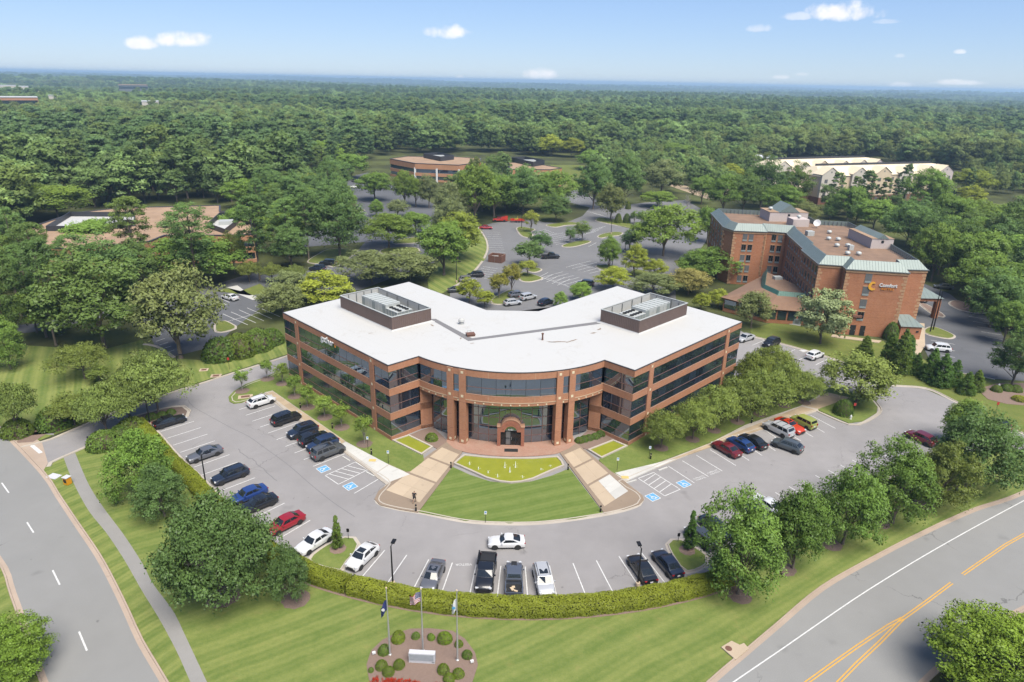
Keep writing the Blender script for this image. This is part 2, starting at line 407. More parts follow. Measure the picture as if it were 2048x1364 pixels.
@mat('glass_dark')
def _(t):
    rnd = t.n('ShaderNodeObjectInfo', _out='Random'); k = t.math('MULTIPLY_ADD', rnd, 0.014, 0.010)
    c = t.n('ShaderNodeCombineColor', i_0=k, i_1=t.math('MULTIPLY', k, 1.4), i_2=t.math('MULTIPLY', k, 2.2))
    p = t.pos(); bump = t.n('ShaderNodeBump', i_Strength=0.04, i_Distance=0.02, i_Height=t.noise(p, 0.8, 1.0))
    t.out(t.bsdf(**{'i_Base Color': c, 'i_Roughness': 0.015, 'i_IOR': 3.2, 'i_Specular IOR Level': 0.5, 'i_Specular Tint': (.72, .88, 1.0, 1), 'i_Normal': bump}))
@mat('glass_window')
def _(t):
    rnd = t.n('ShaderNodeObjectInfo', _out='Random'); k = t.math('MULTIPLY_ADD', t.math('GREATER_THAN', rnd, 0.45), 0.10, 0.012)
    c = t.n('ShaderNodeCombineColor', i_0=k, i_1=k, i_2=k)
    t.out(t.bsdf(**{'i_Base Color': c, 'i_Roughness': 0.08, 'i_IOR': 1.5}))
@mat('roof_white')
def _(t):
    p = t.pos(); s = t.n('ShaderNodeSeparateXYZ', _out=None, i_0=p)
    q = t.math('ABSOLUTE', t.math('SUBTRACT', t.math('FRACT', t.math('DIVIDE', t.math('SUBTRACT', s.outputs[0], s.outputs[1]), 4.3)), 0.5))
    seam = t.ramp(q, 0.485, 0.497)
    c = t.mix(t.math('MULTIPLY', seam, 0.25), (0.375, 0.372, 0.362), (0.3400, 0.3332, 0.3196))
    q2 = t.math('ABSOLUTE', t.math('SUBTRACT', t.math('FRACT', t.math('DIVIDE', t.math('ADD', s.outputs[0], s.outputs[1]), 13.0)), 0.5)); c = t.mix(t.math('MULTIPLY', t.ramp(q2, 0.492, 0.498), 0.3), c, (0.3, 0.3, 0.29))
    ring = t.ramp(t.math('ABSOLUTE', t.math('SUBTRACT', t.noise(p, 0.16, 3.0), 0.6)), 0.012, 0.0); c = t.mix(t.math('MULTIPLY', ring, 0.22), c, (0.27, 0.24, 0.2))
    d = t.ramp(t.noise(p, 0.22, 5.0, 0.6), 0.52, 0.78); c = t.mix(t.math('MULTIPLY', d, 0.35), c, (0.3536, 0.3400, 0.3060))
    t.out(t.bsdf(**{'i_Base Color': c, 'i_Roughness': 0.6}))
simple('roof_walkpad', (0.19, 0.185, 0.19), 0.9, var=0.2); simple('roof_dirt', (0.26, 0.20, 0.15), 0.95, var=0.4, scale=2.0)
@mat('roof_gravel')
def _(t):
    p = t.pos(); n = t.noise(p, 0.25, 5.0, 0.6); f = t.noise(p, 6.0, 3.0)
    c = t.mix(t.math('MULTIPLY', n, t.math('MULTIPLY_ADD', f, 0.6, 0.7)), (0.1428, 0.0850, 0.0510), (0.3536, 0.2448, 0.1564))
    t.out(t.bsdf(**{'i_Base Color': c, 'i_Roughness': 0.95}))
@mat('roof_gravel_hotel')
def _(t):
    p = t.pos(); n = t.noise(p, 0.35, 6.0, 0.65); f = t.noise(p, 5.0, 3.0)
    c = t.mix(t.math('MULTIPLY', n, t.math('MULTIPLY_ADD', f, 0.8, 0.6)), (0.0680, 0.0442, 0.0306), (0.2584, 0.1598, 0.1020))
    t.out(t.bsdf(**{'i_Base Color': c, 'i_Roughness': 0.95}))
@mat('roof_shingle')
def _(t):
    p = t.pos(); n = t.noise(p, 1.2, 5.0, 0.6); f = t.noise(p, 9.0, 2.0)
    t.out(t.bsdf(**{'i_Base Color': t.mix(t.math('MULTIPLY_ADD', f, 0.5, t.math('MULTIPLY', n, 0.5)), (0.0952, 0.0510, 0.0306), (0.2312, 0.1428, 0.0952)), 'i_Roughness': 0.95}))
def seam_metal(name, c, period=0.42):
    c = tuple(x * ALB for x in c)
    @mat(name)
    def _(t):
        uv, uu, zz, p = wall_uv(t)
        q = t.math('ABSOLUTE', t.math('SUBTRACT', t.math('FRACT', t.math('DIVIDE', uu, period)), 0.5)); l = t.ramp(q, 0.42, 0.48)
        k = t.math('MULTIPLY_ADD', t.noise(p, 0.5, 4.0), 0.3, 0.85); cc = t.mix(1.0, c, t.n('ShaderNodeCombineColor', i_0=k, i_1=k, i_2=k), 'MULTIPLY')
        cc = t.mix(t.math('MULTIPLY', l, 0.45), cc, tuple(x * 0.45 for x in c))
        t.out(t.bsdf(**{'i_Base Color': cc, 'i_Roughness': 0.5, 'i_Metallic': 0.15, 'i_Normal': t.n('ShaderNodeBump', i_Strength=0.6, i_Distance=0.05, i_Height=l)}))
seam_metal('metal_green', (0.21, 0.26, 0.245)); seam_metal('metal_green_dark', (0.055, 0.15, 0.115)); seam_metal('screen_brown', (0.185, 0.128, 0.110), 0.35)
seam_metal('screen_grey', (0.055, 0.058, 0.068), 0.3)
simple('hvac_grey', (0.52, 0.54, 0.52), 0.5, 0.1); simple('hvac_fin', (0.33, 0.37, 0.36), 0.6, 0.2); simple('hvac_inside', (0.50, 0.50, 0.48), 0.7); simple('fan_black', (0.02, 0.02, 0.02), 0.6)
simple('steel_grey', (0.20, 0.215, 0.22), 0.5, 0.3)
simple('stucco', (0.58, 0.50, 0.47), 0.85); simple('stucco_cream', (0.70, 0.57, 0.40), 0.85); simple('roof_cream', (0.82, 0.70, 0.50), 0.7); simple('stucco_grey', (0.62, 0.57, 0.49), 0.85)
simple('paint_white_line', (0.66, 0.66, 0.65), 0.75, var=0.4, scale=3.0); simple('paint_yellow_line', (0.66, 0.36, 0.06), 0.75, var=0.22, scale=2.5); simple('paint_blue', (0.12, 0.36, 0.62), 0.7, var=0.12)
simple('white_paint', (0.78, 0.78, 0.78), 0.4); simple('black_metal', (0.018, 0.018, 0.02), 0.45, 0.4); simple('pole_silver', (0.62, 0.62, 0.62), 0.35, 0.5); simple('wood_brown', (0.16, 0.075, 0.05), 0.8)
simple('granite', (0.60, 0.60, 0.63), 0.6); simple('granite_panel', (0.36, 0.385, 0.41), 0.6, var=0.2); simple('tactile_yellow', (0.62, 0.46, 0.16), 0.8)
simple('red_steel', (0.55, 0.035, 0.015), 0.4, coat=0.4); simple('machine_yellow', (0.62, 0.42, 0.03), 0.5); simple('box_yellow', (0.75, 0.33, 0.01), 0.5)
simple('sign_red', (0.5, 0.05, 0.04), 0.5); simple('sign_orange', (0.75, 0.26, 0.02), 0.5); simple('sign_sun', (0.85, 0.42, 0.04), 0.5); simple('flag_navy', (0.025, 0.04, 0.16), 0.8); simple('flag_red', (0.45, 0.03, 0.05), 0.8)
@mat('pool_green')
def _(t):
    p = t.pos(); n = t.noise(p, 0.7, 4.0)
    t.out(t.bsdf(**{'i_Base Color': t.mix(n, (0.135, 0.155, 0.016), (0.220, 0.225, 0.028)), 'i_Roughness': 0.25, 'i_Specular IOR Level': 0.3,
                    'i_Normal': t.n('ShaderNodeBump', i_Strength=0.15, i_Distance=0.03, i_Height=t.noise(p, 5.0, 2.0))}))
@mat('water_jet')
def _(t):
    t.out(t.bsdf(**{'i_Base Color': (0.85, 0.88, 0.86, 1), 'i_Roughness': 0.3, 'i_Alpha': 0.45}))
def foliage(name, c, trans=0.32, var=0.35, yellow=(0.16, 0.17, 0.02), rnd=.36):
    @mat(name)
    def _(t):
        tint = t.n('ShaderNodeAttribute', _out='Fac', attribute_name='tint'); oi = t.n('ShaderNodeObjectInfo', _out=None)
        k = t.math('MULTIPLY_ADD', tint, 2 * var, 1 - var)
        k = t.math('MULTIPLY', k, t.math('MULTIPLY_ADD', oi.outputs['Random'], rnd, 1 - rnd / 2))
        cc = t.mix(1.0, c, oi.outputs['Color'], 'MULTIPLY')
        cc = t.mix(1.0, cc, t.n('ShaderNodeCombineColor', i_0=k, i_1=k, i_2=k), 'MULTIPLY')
        h = t.math('FRACT', t.math('MULTIPLY', oi.outputs['Random'], 7.31)); cc = t.mix(t.math('MULTIPLY', t.ramp(h, 0.45, 1.0), 0.30), cc, yellow)
        nv = t.n('ShaderNodeAttribute', _out='Vector', attribute_name='spray')
        nw = t.n('ShaderNodeVectorTransform', vector_type='NORMAL', convert_from='OBJECT', convert_to='WORLD', i_0=nv)
        gn = t.n('ShaderNodeNewGeometry', _out='Normal'); nw = t.vmath('NORMALIZE', t.vmath('ADD', t.vmath('MULTIPLY', nw, (.8, .8, .8)), t.vmath('MULTIPLY', gn, (.3, .3, .3))))
        d = t.n('ShaderNodeBsdfDiffuse', i_Color=cc, i_Roughness=0.5, i_Normal=nw)
        tr = t.n('ShaderNodeBsdfTranslucent', i_Color=t.mix(1.0, cc, (1.15, 1.2, 0.7), 'MULTIPLY'), i_Normal=nw)
        gl = t.n('ShaderNodeBsdfGlossy', i_Color=(1, 1, 1, 1), i_Roughness=0.42)
        s = t.n('ShaderNodeMixShader', i_0=trans, i_1=d, i_2=tr); s = t.n('ShaderNodeMixShader', i_0=0.012, i_1=s, i_2=gl)
        t.out(s)
foliage('leaf_maple', (0.161, 0.257, 0.051)); foliage('leaf_oak', (0.119, 0.198, 0.058)); foliage('leaf_cherry', (0.184, 0.231, 0.060)); foliage('leaf_grey', (0.193, 0.231, 0.093))
foliage('leaf_pine', (0.100, 0.168, 0.047), 0.12); foliage('leaf_conifer', (0.067, 0.132, 0.024), 0.15); foliage('leaf_lime', (0.271, 0.314, 0.042)); foliage('leaf_hedge', (0.19, 0.225, 0.024), 0.2, 0.3)
foliage('leaf_shrub', (0.096, 0.157, 0.030)); foliage('leaf_far', (0.138, 0.211, 0.066), 0.25, rnd=.8); foliage('leaf_far_pine', (0.085, 0.142, 0.051), 0.1); foliage('leaf_far_sunpatch', (0.150, 0.195, 0.062), 0.25, rnd=.6); foliage('leaf_blossom', (0.50, 0.48, 0.36), 0.2)
foliage('leaf_red', (0.26, 0.028, 0.012), 0.2, 0.4, (0.4, 0.12, 0.05))
@mat('bark')
def _(t):
    p = t.pos(); n = t.noise(t.vmath('MULTIPLY', p, (1, 1, 0.25)), 7.0, 4.0)
    t.out(t.bsdf(**{'i_Base Color': t.mix(n, (0.05, 0.038, 0.03), (0.19, 0.15, 0.115)), 'i_Roughness': 0.95}))
simple('bark_grey', (0.30, 0.27, 0.24), 0.9, var=0.3, scale=5)
simple('skin', (0.42, 0.25, 0.17), 0.6); simple('cloth_black', (0.02, 0.02, 0.023), 0.9); simple('hair_dark', (0.03, 0.02, 0.015), 0.7)
# ================================================================== GROUND
def hills(x, y):
    """gentle rolling country far behind, flat around the site"""
    r_ = math.hypot(x, y); k = min(1.0, max(0.0, (r_ - 700) / 2500.0)); k = k * k * (3 - 2 * k)
    h = 13 * math.sin(x / 610.0 + 1.3) * math.sin(y / 870.0 + 0.4) + 9 * math.sin(x / 1400.0 + y / 1100.0) + 7 * math.sin(y / 330.0 + x / 2300.0)
    far = min(1.0, max(0.0, (r_ - 4500) / 6000.0))
    lft = min(1.0, max(0.0, (-x / max(r_, 1) - 0.1) / 0.5))
    return k * (h - 6) + far * (12 + 16 * lft) - (6 * k)
xs, ys = [], []
g = MB(); rings = [0, 60, 150, 300, 500, 700] + [700 + 260 * i for i in range(1, 30)] + [8300 + 600 * i for i in range(1, 16)]
NS = 96
vs = [(0, 0, -0.03)]; fs = []
for i, rr_ in enumerate(rings[1:]):
    for k in range(NS):
        a = 2 * PI * k / NS; x, y = rr_ * math.sin(a), rr_ * math.cos(a)
        vs.append((x, y, -0.03 + (hills(x, y) if y > -rr_ * 0.5 else 0)))
for k in range(NS): fs.append((0, 1 + (k + 1) % NS, 1 + k))
for i in range(len(rings) - 2):
    for k in range(NS):
        a, b = 1 + i * NS + k, 1 + i * NS + (k + 1) % NS
        fs.append((a, b, b + NS, a + NS))
vs_ground = list(vs); g.add(vs, fs); struct('ground', g, 'forest_floor', sm=60)

KERB = [(0.0, -0.02), (0.0, 0.012), (0.42, 0.016), (0.45, 0.125), (0.60, 0.13), (0.62, -0.02)]      # gutter pan, then the raised stone
def kerb(path, side=1, name='kerb', m='kerb_concrete', closed=False, sm=True, step=1.2):
    """side=+1: the raised stone lies to the left of the path"""
    pts = smooth(path, closed, step) if sm else path
    return struct(name, MB().sweep(pts, [(d * side, z) for d, z in KERB], closed), m)
def patch(name, poly, z, m, th=None, sm=False):
    p = smooth(poly, True, 1.0) if sm else poly
    b = MB().prism(p, -0.02, z, bottom=False) if th else MB().sheet(p, z)
    return struct(name, b, m)
def line(mb, a, b, wd, z):
    l = dist(a, b) or 1; nx, ny = -(b[1] - a[1]) / l * wd / 2, (b[0] - a[0]) / l * wd / 2
    mb.add([(a[0] + nx, a[1] + ny, z), (a[0] - nx, a[1] - ny, z), (b[0] - nx, b[1] - ny, z), (b[0] + nx, b[1] + ny, z)], [(0, 1, 2, 3)])
def mark(name, segs, wd=0.11, z=0.012, m='paint_white_line'):
    mb = MB()
    for a, b in segs: line(mb, a, b, wd, z)
    o = struct(name, mb, m)
    return o

# ---- lawns laid on the ground sheet
lawn_front = GP([(88, 936), (150, 902), (235, 868), (300, 862), (350, 905), (440, 995), (540, 1085), (620, 1140), (730, 1180), (860, 1205), (1024, 1212), (1200, 1200), (1340, 1165),
                 (1420, 1120), (1600, 1000), (1760, 930), (1905, 905), (2010, 890), (2120, 960), (2048, 985), (1950, 1020), (1800, 1085), (1640, 1180), (1500, 1310), (1430, 1364), (1330, 1480),
                 (1000, 1600), (600, 1560), (400, 1480), (319, 1364), (274, 1287), (221, 1172), (146, 1048), (111, 995), (80, 948)])
patch('lawn', lawn_front, 0.0, 'lawn_front')
patch('lawn_strip', GP([(1420, 1130), (1600, 1010), (1760, 945), (1905, 915), (2010, 900), (2100, 960), (2048, 982), (1950, 1018), (1800, 1083), (1640, 1178), (1500, 1308), (1490, 1220)]), 0.006, 'lawn_right')
patch('verge', GP([(85, 938), (128, 910), (165, 985), (245, 1100), (320, 1215), (410, 1364), (450, 1440), (350, 1440), (319, 1364), (274, 1287), (221, 1172), (146, 1048), (111, 995), (82, 950)]), 0.006, 'lawn_verge')
patch('lawn_west', GP([(-150, 640), (40, 690), (200, 700), (284, 680), (345, 716), (420, 722), (570, 678), (575, 708), (477, 739), (400, 764), (310, 793), (149, 854), (70, 884), (20, 870), (-20, 840), (-250, 700)]), 0.0, 'lawn_left')
patch('roadside_lawn_west', GP([(0, 1112), (13, 1143), (33, 1187), (50, 1235), (110, 1400), (-60, 1500), (-220, 1364), (-140, 1150)]), 0.0, 'lawn_verge')
patch('lawn_hotel', GP([(1500, 660), (1560, 640), (1660, 668), (1700, 672), (1760, 680), (1790, 690), (1850, 720), (1990, 760), (2100, 770), (2140, 880), (2048, 868), (1960, 828), (1900, 798), (1850, 776), (1770, 768), (1662, 716), (1560, 686), (1505, 672)]), 0.0, 'lawn_island')
patch('lawn_back', GP([(860, 600), (855, 560), (880, 520), (930, 470), (957, 456), (974, 477), (978, 498), (971, 517), (962, 529), (950, 543), (926, 564), (900, 578)]), 0.0, 'lawn_left')
patch('lawn_middle', GP([(1100, 330), (1170, 330), (1175, 375), (1165, 392), (1130, 385), (1120, 350)]), 0.0, 'lawn_island')
patch('lawn_east', GP([(1895, 430), (1975, 405), (2060, 420), (2060, 445), (1960, 440)]), 0.0, 'lawn_bed')

# ---- roads
rl_r = smooth(GP([(-60, 812), (0, 864), (80, 948), (111, 995), (146, 1048), (190, 1114), (221, 1172), (248, 1229), (274, 1287), (319, 1364), (372, 1460), (420, 1560)]), step=2.0)
rl_l = smooth(GP([(-300, 870), (-120, 980), (0, 1110), (33, 1185), (70, 1290), (110, 1400), (150, 1520), (180, 1640)]), step=2.0)
patch('west_road', rl_r + rl_l[::-1], 0.008, 'asphalt_road')
kerb(rl_r[3:], 1, 'kerb', 'kerb_tan', sm=False); kerb(rl_l[3:], -1, 'kerb', 'kerb_tan', sm=False)
zl = lambda *p: GP([(a / 2.259, 760 + b / 2.259) for a, b in p])
dash = [tuple(zl((8, 465), (40, 510))), tuple(zl((122, 643), (152, 690))), tuple(zl((238, 860), (270, 925))), tuple(zl((357, 1137), (393, 1223)))]
mark('lane_dash', dash, 0.16, 0.016)
rr_l = smooth(GP([(2500, 830), (2200, 915), (2048, 990), (1950, 1024), (1850, 1070), (1750, 1122), (1650, 1180), (1560, 1256), (1490, 1316), (1425, 1372), (1330, 1470), (1240, 1580)]), step=2.0)
rr_r = smooth(GP([(2700, 960), (2400, 1040), (2048, 1210), (1960, 1260), (1860, 1340), (1780, 1430), (1700, 1560), (1640, 1700)]), step=2.0)
patch('east_road', rr_l + rr_r[::-1], 0.008, 'asphalt_road')
kerb(rr_l, -1, 'kerb', 'kerb_tan', sm=False); kerb(rr_r, 1, 'kerb', 'kerb_tan', sm=False)
z8 = lambda *p: GP([(1360 + a / 2.706, 860 + b / 2.706) for a, b in p])
lane = smooth(z8((2300, 150), (1862, 382), (1560, 545), (1280, 705), (1020, 865), (840, 985), (560, 1180), (290, 1364), (100, 1500)), step=3.0)
mb = MB(); mb.ribbon(offset(lane, 0.06), offset(lane, -0.06), 0.016); struct('lane_line', mb, 'paint_white_line')
mb = MB()
for pl_ in (((2300, 360), (1862, 566), (1700, 665), (1530, 782)), ((1470, 828), (1340, 925), (1205, 1022), (1080, 1150), (960, 1262), (860, 1364), (740, 1500)), ((1205, 1018), (1130, 1058), (950, 1178), (690, 1364), (520, 1490))):
    q = smooth(z8(*pl_), step=3.0)
    for d in (0.13, -0.13): mb.ribbon(offset(q, d + 0.06), offset(q, d - 0.06), 0.0165 + 0.004 * (pl_[0][0] == 1205))
struct('centre_line', mb, 'paint_yellow_line')
# storm-drain slab by the east road, with its iron lid
dr = MB().prism(z8((222, 1180), (278, 1146), (322, 1168), (345, 1158), (372, 1188), (300, 1248)), -0.02, 0.14); dr = dr.obj('drain_slab', 'concrete_walk', label='concrete storm drain slab set in the lawn beside the right-hand road', cat='drain')
c_ = z8((262, 1188))[0]; MB().lathe([(0.33, 0), (0.33, 0.012)], (c_[0], c_[1], 0.141)).obj('iron_lid', 'wood_brown', dr)

# ---- main car park, drives and back lots
A0, A1 = G(1605, 962), G(1802, 879); _o = G(1639, 981.6); ol = dist(A0, _o)
OUT_R = ((_o[0] - A0[0]) / ol, (_o[1] - A0[1]) / ol)
def arc_pts(cx, cy, r_, a0, a1, n): return [(cx + r_ * math.sin(a0 + (a1 - a0) * k / n), cy - r_ * math.cos(a0 + (a1 - a0) * k / n)) for k in range(n + 1)]
ARC_C = (0.6, 110.6)
arc_k = arc_pts(*ARC_C, 53.3, RAD(-26), RAD(25), 24)
row_r = [(A0[0] + OUT_R[0] * 5.4, A0[1] + OUT_R[1] * 5.4), (A1[0] + OUT_R[0] * 5.4, A1[1] + OUT_R[1] * 5.4)]
row_r0 = (row_r[0][0] - (row_r[1][0] - row_r[0][0]) * 0.36, row_r[0][1] - (row_r[1][1] - row_r[0][1]) * 0.36)
hedge_kerb = GP([(292, 838), (316, 860), (360, 910), (404, 951), (451, 998), (500, 1043), (548, 1083), (592, 1112)])
lot = GP([(660, 668), (575, 710), (477, 741), (400, 766), (350, 781), (310, 795), (235, 820), (149, 856), (100, 877), (69, 886), (33, 889), (16, 874), (84, 946), (96, 926), (150, 901), (178, 889), (231, 864), (262, 848)]) + hedge_kerb[1:] + arc_k + [row_r0] + row_r + \
    GP([(1945, 902), (2003, 884), (2048, 904), (2250, 985), (2330, 960), (2200, 920), (2048, 870), (1960, 830), (1900, 800), (1850, 778), (1770, 770), (1720, 745), (1662, 718), (1560, 688), (1505, 674), (1440, 640), (1300, 590)])
patch('car_park', lot, 0.004, 'asphalt_front')
patch('drive_apron', GP([(20, 877), (60, 870), (84, 885), (96, 926), (84, 946)]), 0.011, 'kerb_tan')
kerb(hedge_kerb, -1); kerb(arc_k, -1, sm=False); kerb([row_r0] + row_r, -1, sm=False)
kerb(GP([(640, 674), (575, 710), (477, 741), (400, 766), (350, 781), (310, 795), (235, 820), (149, 856), (100, 877), (69, 886), (40, 893)]), 1)
kerb(GP([(92, 934), (97, 925), (150, 901), (178, 889), (231, 864)]), -1)
kerb(GP([(1490, 668), (1505, 674), (1560, 688), (1662, 718), (1720, 745), (1770, 770), (1850, 778), (1900, 800), (1960, 830), (2048, 870), (2200, 920)]), 1)
kerb(GP([(1945, 900), (2003, 884), (2048, 904), (2250, 985)]), -1)
# planted tip between drive and car park
tip = GP([(231, 862), (256, 840), (300, 826), (345, 816), (364, 815), (374, 823), (370, 833), (350, 842), (310, 850), (285, 866)])
patch('planting_bed', tip, 0.115, 'mulch_dark', th=1, sm=True); kerb(tip[1:8], 1)
# back lots
lot_b = GP([(900, 578), (926, 564), (950, 543), (962, 529), (971, 517), (978, 498), (974, 477), (957, 454), (985, 446), (1030, 441), (1070, 438), (1085, 444), (1130, 446), (1165, 432), (1180, 415), (1120, 400), (1125, 385), (1160, 378), (1200, 405),
            (1216, 415), (1290, 405), (1370, 400), (1425, 430), (1412, 482), (1400, 500), (1350, 560), (1352, 605), (1250, 690), (900, 690)])
patch('back_car_park', lot_b, 0.004, 'asphalt_back')
kerb(GP([(897, 580), (926, 564), (950, 543), (962, 529), (967, 522)]), 1); kerb(GP([(970, 517), (977, 498), (973, 477), (957, 454)]), 1)
lot_c = GP([(690, 365), (712, 350), (735, 345), (830, 385), (870, 410), (868, 440), (845, 470), (850, 500), (870, 525), (800, 550), (720, 580), (640, 585), (598, 548), (640, 532), (712, 505), (730, 484), (610, 494), (600, 468), (715, 452), (712, 410)])
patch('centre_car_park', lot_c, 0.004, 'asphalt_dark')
lot_l = GP([(284, 585), (330, 575), (420, 572), (500, 547), (535, 542), (590, 550), (598, 565), (530, 610), (470, 655), (430, 692), (345, 714), (310, 692), (285, 640)])
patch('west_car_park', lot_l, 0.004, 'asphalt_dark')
kerb(GP([(284, 690), (310, 694), (345, 716)]), 1)
patch('west_drive', GP([(-100, 660), (60, 648), (130, 636), (290, 600), (290, 615), (130, 652), (60, 665), (-100, 680)]), 0.004, 'asphalt_dark')
patch('concrete_pad', GP([(453, 575), (475, 571), (495, 586), (520, 597), (505, 600), (480, 590)]), 0.05, 'concrete_white', th=1)
lot_h = GP([(1870, 742), (1845, 690), (1800, 600), (1830, 560), (1900, 588), (1930, 612), (1990, 640), (2020, 700), (2100, 745), (2100, 765), (1990, 758), (1965, 752), (1900, 742)])
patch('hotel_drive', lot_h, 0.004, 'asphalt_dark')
patch('street', GP([(1340, 372), (1420, 400), (1520, 372), (1700, 345), (1690, 338), (1500, 362), (1420, 388), (1350, 364)]), 0.004, 'concrete_tan')
kerb(GP([(1990, 758), (1965, 752), (1900, 742), (1870, 742)]), 1)

# ---- beds round the office
bed_l = [(-17.7, 90.2), (-40.3, 113.4)] + GP([(600, 733), (551, 746), (530, 755), (492, 769), (468, 783), (457, 795), (459, 804), (468, 808), (484, 806), (529, 786), (545, 782), (692, 884), (760, 922), (812, 945), (829, 943), (848, 922), (846, 908), (790, 880)])
patch('office_lawn', bed_l, 0.115, 'lawn_bed', th=1)
kerb(GP([(600, 733), (551, 746), (530, 755), (492, 769), (468, 783), (457, 795), (459, 804), (468, 808), (500, 802), (529, 788)]), 1)
bed_r = [(17.7, 90.2), (40.3, 113.4)] + GP([(1500, 735), (1560, 745), (1610, 765), (1640, 790), (1600, 812), (1490, 850), (1416, 888), (1325, 922), (1249, 958), (1222, 944), (1198, 922), (1205, 905), (1255, 886)])
patch('office_lawn', bed_r, 0.115, 'lawn_bed', th=1)
isl_r = GP([(1636, 821), (1697, 847), (1725, 843), (1753, 826), (1755, 815), (1741, 798), (1700, 785), (1660, 775), (1640, 790)])
patch('island', isl_r, 0.11, 'lawn_bed', th=1); kerb(isl_r[:6], -1)
mulch_l = GP([(842, 861), (866, 855), (899, 886), (874, 898), (817, 872)]); patch('planting_bed', mulch_l, 0.09, 'mulch', th=1)
mulch_r = GP([(1207, 865), (1178, 859), (1146, 889), (1176, 901), (1232, 878)]); patch('planting_bed', mulch_r, 0.09, 'mulch', th=1)

# ---- front walks, slab by slab
def slabs(owner, a0, a1, b0, b1, n, z=0.125, m=None, gap=0.012, na=1):
    """quad strip a0-a1 / b0-b1 laid as n x na separate slabs with open joints"""
    for i in range(n):
        for j in range(na):
            k0, k1 = i / n, (i + 1) / n; q = []
            for k, h in ((k0, j / na), (k1, j / na), (k1, (j + 1) / na), (k0, (j + 1) / na)):
                q.append(lerp(lerp(a0, a1, k), lerp(b0, b1, k), h))
            cx = sum(p[0] for p in q) / 4; cy_ = sum(p[1] for p in q) / 4
            q = [(p[0] + (cx - p[0]) * gap / max(0.3, dist(p, (cx, cy_))), p[1] + (cy_ - p[1]) * gap / max(0.3, dist(p, (cx, cy_)))) for p in q]
            MB().prism(q, 0.0, z + random.uniform(-0.003, 0.003), bottom=False).obj('slab', m, owner)
def walk(name, base_poly, m, base_m='band_pavers', z=0.112):
    return struct(name, MB().prism(base_poly, -0.02, z, bottom=False), base_m)
wl = GP([(893, 885), (757, 983), (749, 999), (760, 1011), (800, 1020), (836, 1026), (906, 933), (925, 905)])
W1 = walk('entry_walk', wl, 'concrete_walk')
a0, a1, b0, b1 = G(884, 896), G(770, 983), G(918, 910), G(838, 1008)
for k0, k1 in ((0.0, 0.235), (0.265, 0.60), (0.63, 0.985)):
    slabs(W1, lerp(a0, a1, k0), lerp(a0, a1, k1), lerp(b0, b1, k0), lerp(b0, b1, k1), 1 if k1 < 0.3 else 2, 0.127, 'concrete_walk', na=2)
wr = GP([(1152, 887), (1252, 966), (1285, 992), (1288, 1000), (1278, 1010), (1250, 1019), (1209, 1028), (1141, 936), (1120, 907)])
W2 = walk('entry_walk', wr, 'concrete_walk')
a0, a1, b0, b1 = G(1160, 897), G(1258, 985), G(1128, 911), G(1210, 1016)
for k0, k1 in ((0.0, 0.26), (0.29, 0.60)): slabs(W2, lerp(a0, a1, k0), lerp(a0, a1, k1), lerp(b0, b1, k0), lerp(b0, b1, k1), 1, 0.127, 'concrete_walk', na=2)
k0, k1 = 0.63, 0.985; m0, m1 = lerp(lerp(a0, a1, k0), lerp(b0, b1, k0), 0.55), lerp(lerp(a0, a1, k1), lerp(b0, b1, k1), 0.55)
slabs(W2, m0, m1, lerp(b0, b1, k0), lerp(b0, b1, k1), 2, 0.127, 'concrete_walk'); slabs(W2, lerp(a0, a1, k0), lerp(a0, a1, k1), m0, m1, 3, 0.128, 'concrete_white')
# side walks beside the stalls
S1 = walk('side_walk', GP([(529, 786), (545, 782), (692, 884), (760, 922), (826, 951), (775, 972), (752, 955), (738, 941), (688, 905), (571, 822)]), None, 'kerb_concrete', 0.105)
slabs(S1, G(532, 787), G(676, 892), G(546, 784), G(690, 884), 15, 0.122, 'concrete_tan'); slabs(S1, G(677, 893), G(752, 947), G(692, 885), G(777, 930), 5, 0.124, 'concrete_white')
slabs(S1, G(753, 948), G(777, 966), G(778, 931), G(820, 950), 1, 0.124, 'concrete_white')
S2 = walk('side_walk', GP([(1636, 822), (1520, 860), (1416, 894), (1268, 955), (1250, 967), (1224, 946), (1325, 924), (1416, 889), (1490, 851), (1600, 813), (1640, 790), (1700, 785), (1715, 798), (1662, 812)]), None, 'kerb_concrete', 0.105)
slabs(S2, G(1632, 821), G(1355, 918), G(1602, 814), G(1330, 923), 20, 0.122, 'concrete_tan'); slabs(S2, G(1352, 919), G(1256, 962), G(1327, 924), G(1230, 947), 5, 0.124, 'concrete_white')
slabs(S2, G(1637, 819), G(1700, 796), G(1606, 812), G(1655, 786), 5, 0.122, 'concrete_tan')
kerb(GP([(529, 788), (571, 822.5), (688, 906), (738, 942), (762, 957), (772, 968), (757, 985), (749, 1000), (760, 1012), (800, 1022), (838, 1028), (930, 1046), (1020, 1051), (1100, 1048), (1200, 1034), (1255, 1022), (1282, 1011), (1289, 999), (1278, 984), (1251, 967), (1268, 956), (1416, 895), (1520, 861), (1634, 823)]), 1, step=0.8)
for a in ((745, 922), (1250, 956)):   # tactile pads
    p = G(*a); patch('tactile_pad', [(p[0] - .5, p[1] - .35), (p[0] + .5, p[1] - .35), (p[0] + .5, p[1] + .35), (p[0] - .5, p[1] + .35)], 0.134, 'tactile_yellow')
# plaza
plaza = arc_pts(0, 109.25, 18.7, RAD(-31), RAD(31), 24)[::-1] + GP([(893, 885), (908, 898), (926, 904)]) + arc_pts(0, 109.25, 22.8, RAD(-16), RAD(17), 12) + GP([(1119, 906), (1138, 898), (1152, 887)])
patch('plaza', plaza, 0.116, 'brick_pavers', th=1)
MB().box((0.2, 88.15, 0.123), (2.0, 0.9, 0.012)).obj('door_mat', 'fan_black', label='black rubber mat on the brick plaza before the entrance doors', cat='mat')
